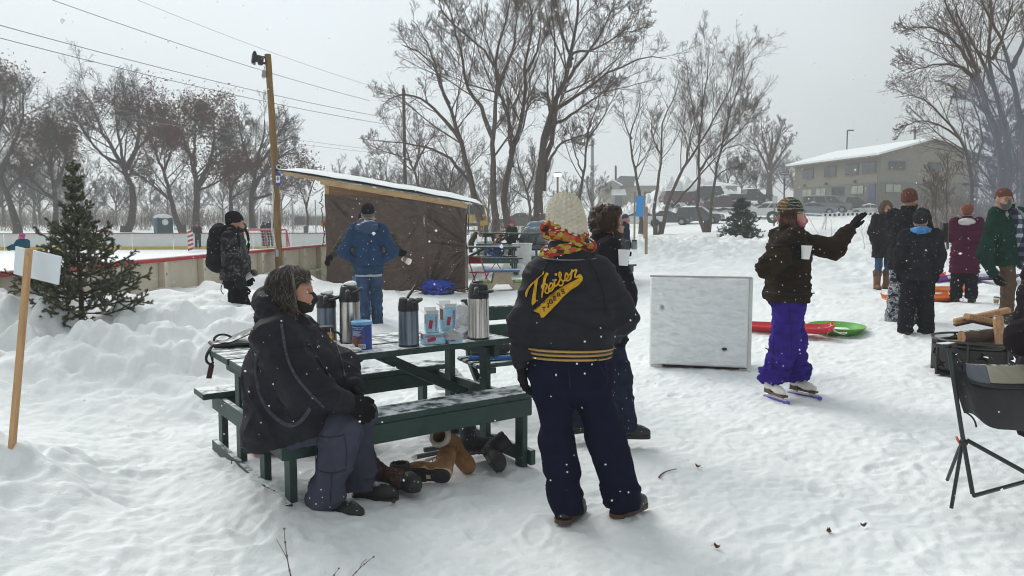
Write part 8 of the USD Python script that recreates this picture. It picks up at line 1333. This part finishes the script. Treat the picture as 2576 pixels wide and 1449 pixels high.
tj=person('child in black snow clothes and frosted black beanie with bright blue hood, from behind',9.7,2303,848,528,22,dict(hem=.80,w=1.0,d=1.05,mat=blk_cloth,sl=1.1),dict(mat=cloth('black_snow_trousers',(.013,.012,.017)),th=.108,kn=.10,hm=.10,amp=.011),[(.13,.05,.085),(-.13,.0,.085)],hat=cloth('frosted_knit',(.02,.021,.024),flecks=.6,fscale=50),hatk=dict(lo=-.01,puff=.008,tall=.0),h=.014,face=False,headfa=40)
tj.W('fleece_hood',folds(nets([ell(tj.J((0,-.055,1.475)),(.135*tj.s,.10*tj.s,.055*tj.s))],.011,.05),.010,12),plain('bright_blue_fleece',(.06,.22,.48),rough=.95,var=.4,scale=12),under=tj.coat,smooth=True)
maroon=cloth('maroon_down_coat',(.066,.010,.032),var=.15,flecks=.14,fscale=24);white_fur=plain('white_hood_fleece',(.5,.49,.48),rough=1,var=.2,bump=1,bscale=60)
tk=person('woman in a maroon down coat with rust knit hat, turned away',12.1,2422,758,512,28,dict(hem=.52,w=1.18,d=1.2,flare=1.08,mat=maroon,sl=1.12,shw=1.05,amp=.014,freq=5,stretch=(.5,.5,3.2)),dict(mat=cloth('black_snow_trousers',(.013,.012,.017)),th=.10,kn=.10,hm=.10),[(.13,.0,.085),(-.11,.05,.085)],[((.25,.04,1.16),(.16,.22,1.06)),((-.25,.04,1.16),(-.12,.25,1.05))],hat=plain('orange_brown_knit',(.17,.055,.028),rough=1,var=.4,scale=25,bump=.8,bscale=90),hatk=dict(lo=-.03,puff=.008),h=.015)
tk.W('hood',folds(nets([ell(tk.J((0,-.09,1.43)),(.145*tk.s,.09*tk.s,.07*tk.s))],.014,.05),.008,10),white_fur,under=tk.coat,smooth=True)
for k in range(7):z=.60+k*.115;tk.W('quilt_seam',tube(np.array([tk.J((.226*math.sin(a)*(1-.02*k),-.178*math.cos(a),z))for a in np.linspace(-PI,PI,40)]),.004,4),maroon,under=tk.coat)
green_c=cloth('dark_green_coat',(.010,.036,.026),var=.2,flecks=.16,fscale=24);tan_p=cloth('tan_corduroy',(.105,.072,.048),var=.15,flecks=.03)
tl=person('man in an open green coat and navy plaid shirt leaning left, rust beanie and glasses',9.9,2536,808,472,165,dict(hem=.74,w=1.38,d=1.0,mat=green_c,sl=1.12,shw=1.1,amp=.010),dict(mat=tan_p,th=.105,kn=.082,hm=.082),[(.05,.0,.085),(-.32,.30,.45)],[(('p',2475,640,-.1),('p',2500,690,-.15)),(('p',2640,620,.0),('p',2660,680,-.2))],mask=plain('patterned_mask',(.05,.05,.05),var=.95,scale=60),hat=brn_knit,hatk=dict(lo=.03,tall=.0),face=True,h=.014,lean=(.26,.06),knees=[(.07,.04,.48),(-.22,.22,.74)],head=(.12,.06,1.585),roll=.12,headfa=175,pitch=-.05)
J=tl.J;plaid=MAT('navy_plaid_flannel',{'tc':('texture_coordinate',{}),'s':('separate_xyz',{}),'wx':('wave_texture',{'bands_direction':'x','scale':2.6}),'wz':('wave_texture',{'bands_direction':'z','scale':2.6}),'rx':('rgb_ramp',{'ramp':[(.62,(0,0,0)),(.68,(1,1,1))]}),'rz':('rgb_ramp',{'ramp':[(.62,(0,0,0)),(.68,(1,1,1))]}),'m':('math',{'math_type':'add'}),'r':('rgb_ramp',{'ramp':[(0,(.010,.013,.035)),(.5,(.07,.08,.12)),(1,(.42,.45,.5))]}),'h':('math',{'math_type':'multiply','value2':.5}),'p':('principled_bsdf',{'roughness':.95})},[('tc.object','wx.vector'),('tc.object','wz.vector'),('wx.fac','rx.fac'),('wz.fac','rz.fac'),('rx.color','m.value1'),('rz.color','m.value2'),('m.value','h.value1'),('h.value','r.fac'),('r.color','p.base_color')])
tl.W('plaid_shirt',folds(nets([cone(J((-.09,.12,.80)),J((-.05,.12,1.15)),.12,.105),cone(J((-.05,.12,1.15)),J((-.0,.075,1.42)),.105,.065)],.013,.05),.007,8),plaid,smooth=True)
tl.W('fleece_collar',grainy(nets([cone(J((.11,.05,1.40)),J((.07,-.06,1.52)),.045,.045),cone(J((-.11,.07,1.38)),J((-.08,-.06,1.52)),.055,.05),cone(J((.07,-.07,1.50)),J((-.08,-.07,1.50)),.045,.05)],.012,.04),.008,30),plain('grey_fleece',(.26,.27,.27),rough=1,var=.4,scale=40,bump=.8),under=tl.coat,smooth=True)
tl.W('glasses',cat([tl.hd.world(tube(arc((x,.100,.004),.024,0,2*PI,18),.0035,5))for x in(.031,-.031)]+[tl.hd.world(tube([(-.010,.104,.006),(.010,.104,.006)],.003,5))]),plain('black_frame',(.012,.012,.012)))
tm2=person('person seated in the camp chair, only dark back and sleeve showing at the edge',4.35,2668,1290,560,60,dict(hem=.45,w=1.35,d=1.3,mat=cloth('plum_black_coat',(.016,.012,.016)),sl=1.3,shw=1.2),dict(mat=cloth('teal_trousers',(.05,.085,.10))),[(.12,.45,.085),(-.12,.45,.085)],[(('p',2575,850,-.1),('p',2660,905,-.1)),((-.28,.1,1.1),(-.2,.3,.95))],hat=blk_knit,h=.016,knees=[(.13,.42,.50),(-.13,.42,.50)])
pinkk=plain('pink_knit',(.42,.05,.26),rough=1,var=.3,scale=40);teal_c=cloth('teal_child_jacket',(.012,.085,.13),flecks=.05)
tn=person('child in pink knitted hat and teal jacket on the ice at the left',16.0,62,698,585,-75,dict(hem=.70,w=1.25,d=1.25,mat=teal_c,sl=1.3),dict(mat=blk_cloth),[(.1,.05,.085),(-.1,0,.085)],[((.27,.1,1.2),(.28,.32,1.16)),((-.27,.1,1.2),(-.25,.32,1.14))],hat=pinkk,hatk=dict(lo=-.04,puff=.01),h=.018)
stk=Thing('hockey_stick','dark hockey stick sticking out behind the pink-hatted child','stick',at_y(95,636,16));stk.W('shaft',tube([at_y(72,634,16),at_y(146,631,16.2)],.014,6),black_plastic);stk.W('blade',beam(at_y(18,626,15.9),at_y(34,618,15.9),.03,.08),black_plastic)
tn2=person('skater in dark clothes and grey hat gliding past the striped pad',44.5,499,626,560,160,dict(hem=.70,w=1.0,mat=cloth('dark_skater_coat',(.03,.028,.03)),sl=1.05),dict(mat=blk_cloth),[(.12,.1,.085),(-.1,-.06,.085)],[((.22,.1,1.12),(.10,.26,1.12)),((-.22,.1,1.12),(-.05,.28,1.2))],hat=plain('grey_bobble_knit',(.07,.075,.08),rough=1),hatk=dict(pom=plain('white_bobble',(.6,.6,.6))),h=.026,lean=(.05,.18),boots=(plain('white_skate',(.62,.62,.62)),sole_m))
person('figure in black with brown hair standing behind the red goal',45.5,664,619,557,30,dict(hem=.62,w=1.05,mat=blk_cloth),dict(mat=blk_cloth),hat=plain('dark_brown_hat',(.03,.02,.018)),hatk=dict(lo=-.04),h=.026)
person('figure in navy coat beside the black one, half hidden by the light pole',46.0,681,619,551,-20,dict(hem=.62,w=1.05,mat=cloth('navy_coat',(.02,.025,.05))),dict(mat=blk_cloth),hat=plain('grey_hood',(.16,.16,.17)),hatk=dict(lo=-.06),h=.026)
person('person in red hat and dark coat standing among the firewood behind the tables',24.0,1288,650,556,170,dict(hem=.6,w=1.1,mat=blk_cloth),dict(mat=blk_cloth),hat=plain('bright_red_knit',(.45,.03,.05),rough=1),hatk=dict(lo=.0,cuffmat=plain('white_bobble',(.6,.6,.6))),h=.02)
person('stooping person in an olive jacket just right of the shed',24.2,1184,655,572,80,dict(hem=.6,w=1.3,d=1.2,mat=cloth('olive_jacket',(.045,.05,.03))),dict(mat=blk_cloth),hat=plain('grey_hat',(.1,.11,.12)),h=.02,lean=(0,.5),head=(0,.34,1.5))
person('person in a navy cap sitting beyond the curly-haired man',16.6,1570,690,537,120,dict(hem=.55,w=1.1,mat=cloth('navy_coat',(.02,.025,.05))),dict(mat=blk_cloth),hat=plain('navy_cap',(.02,.03,.09)),hatk=dict(lo=.02),h=.018)
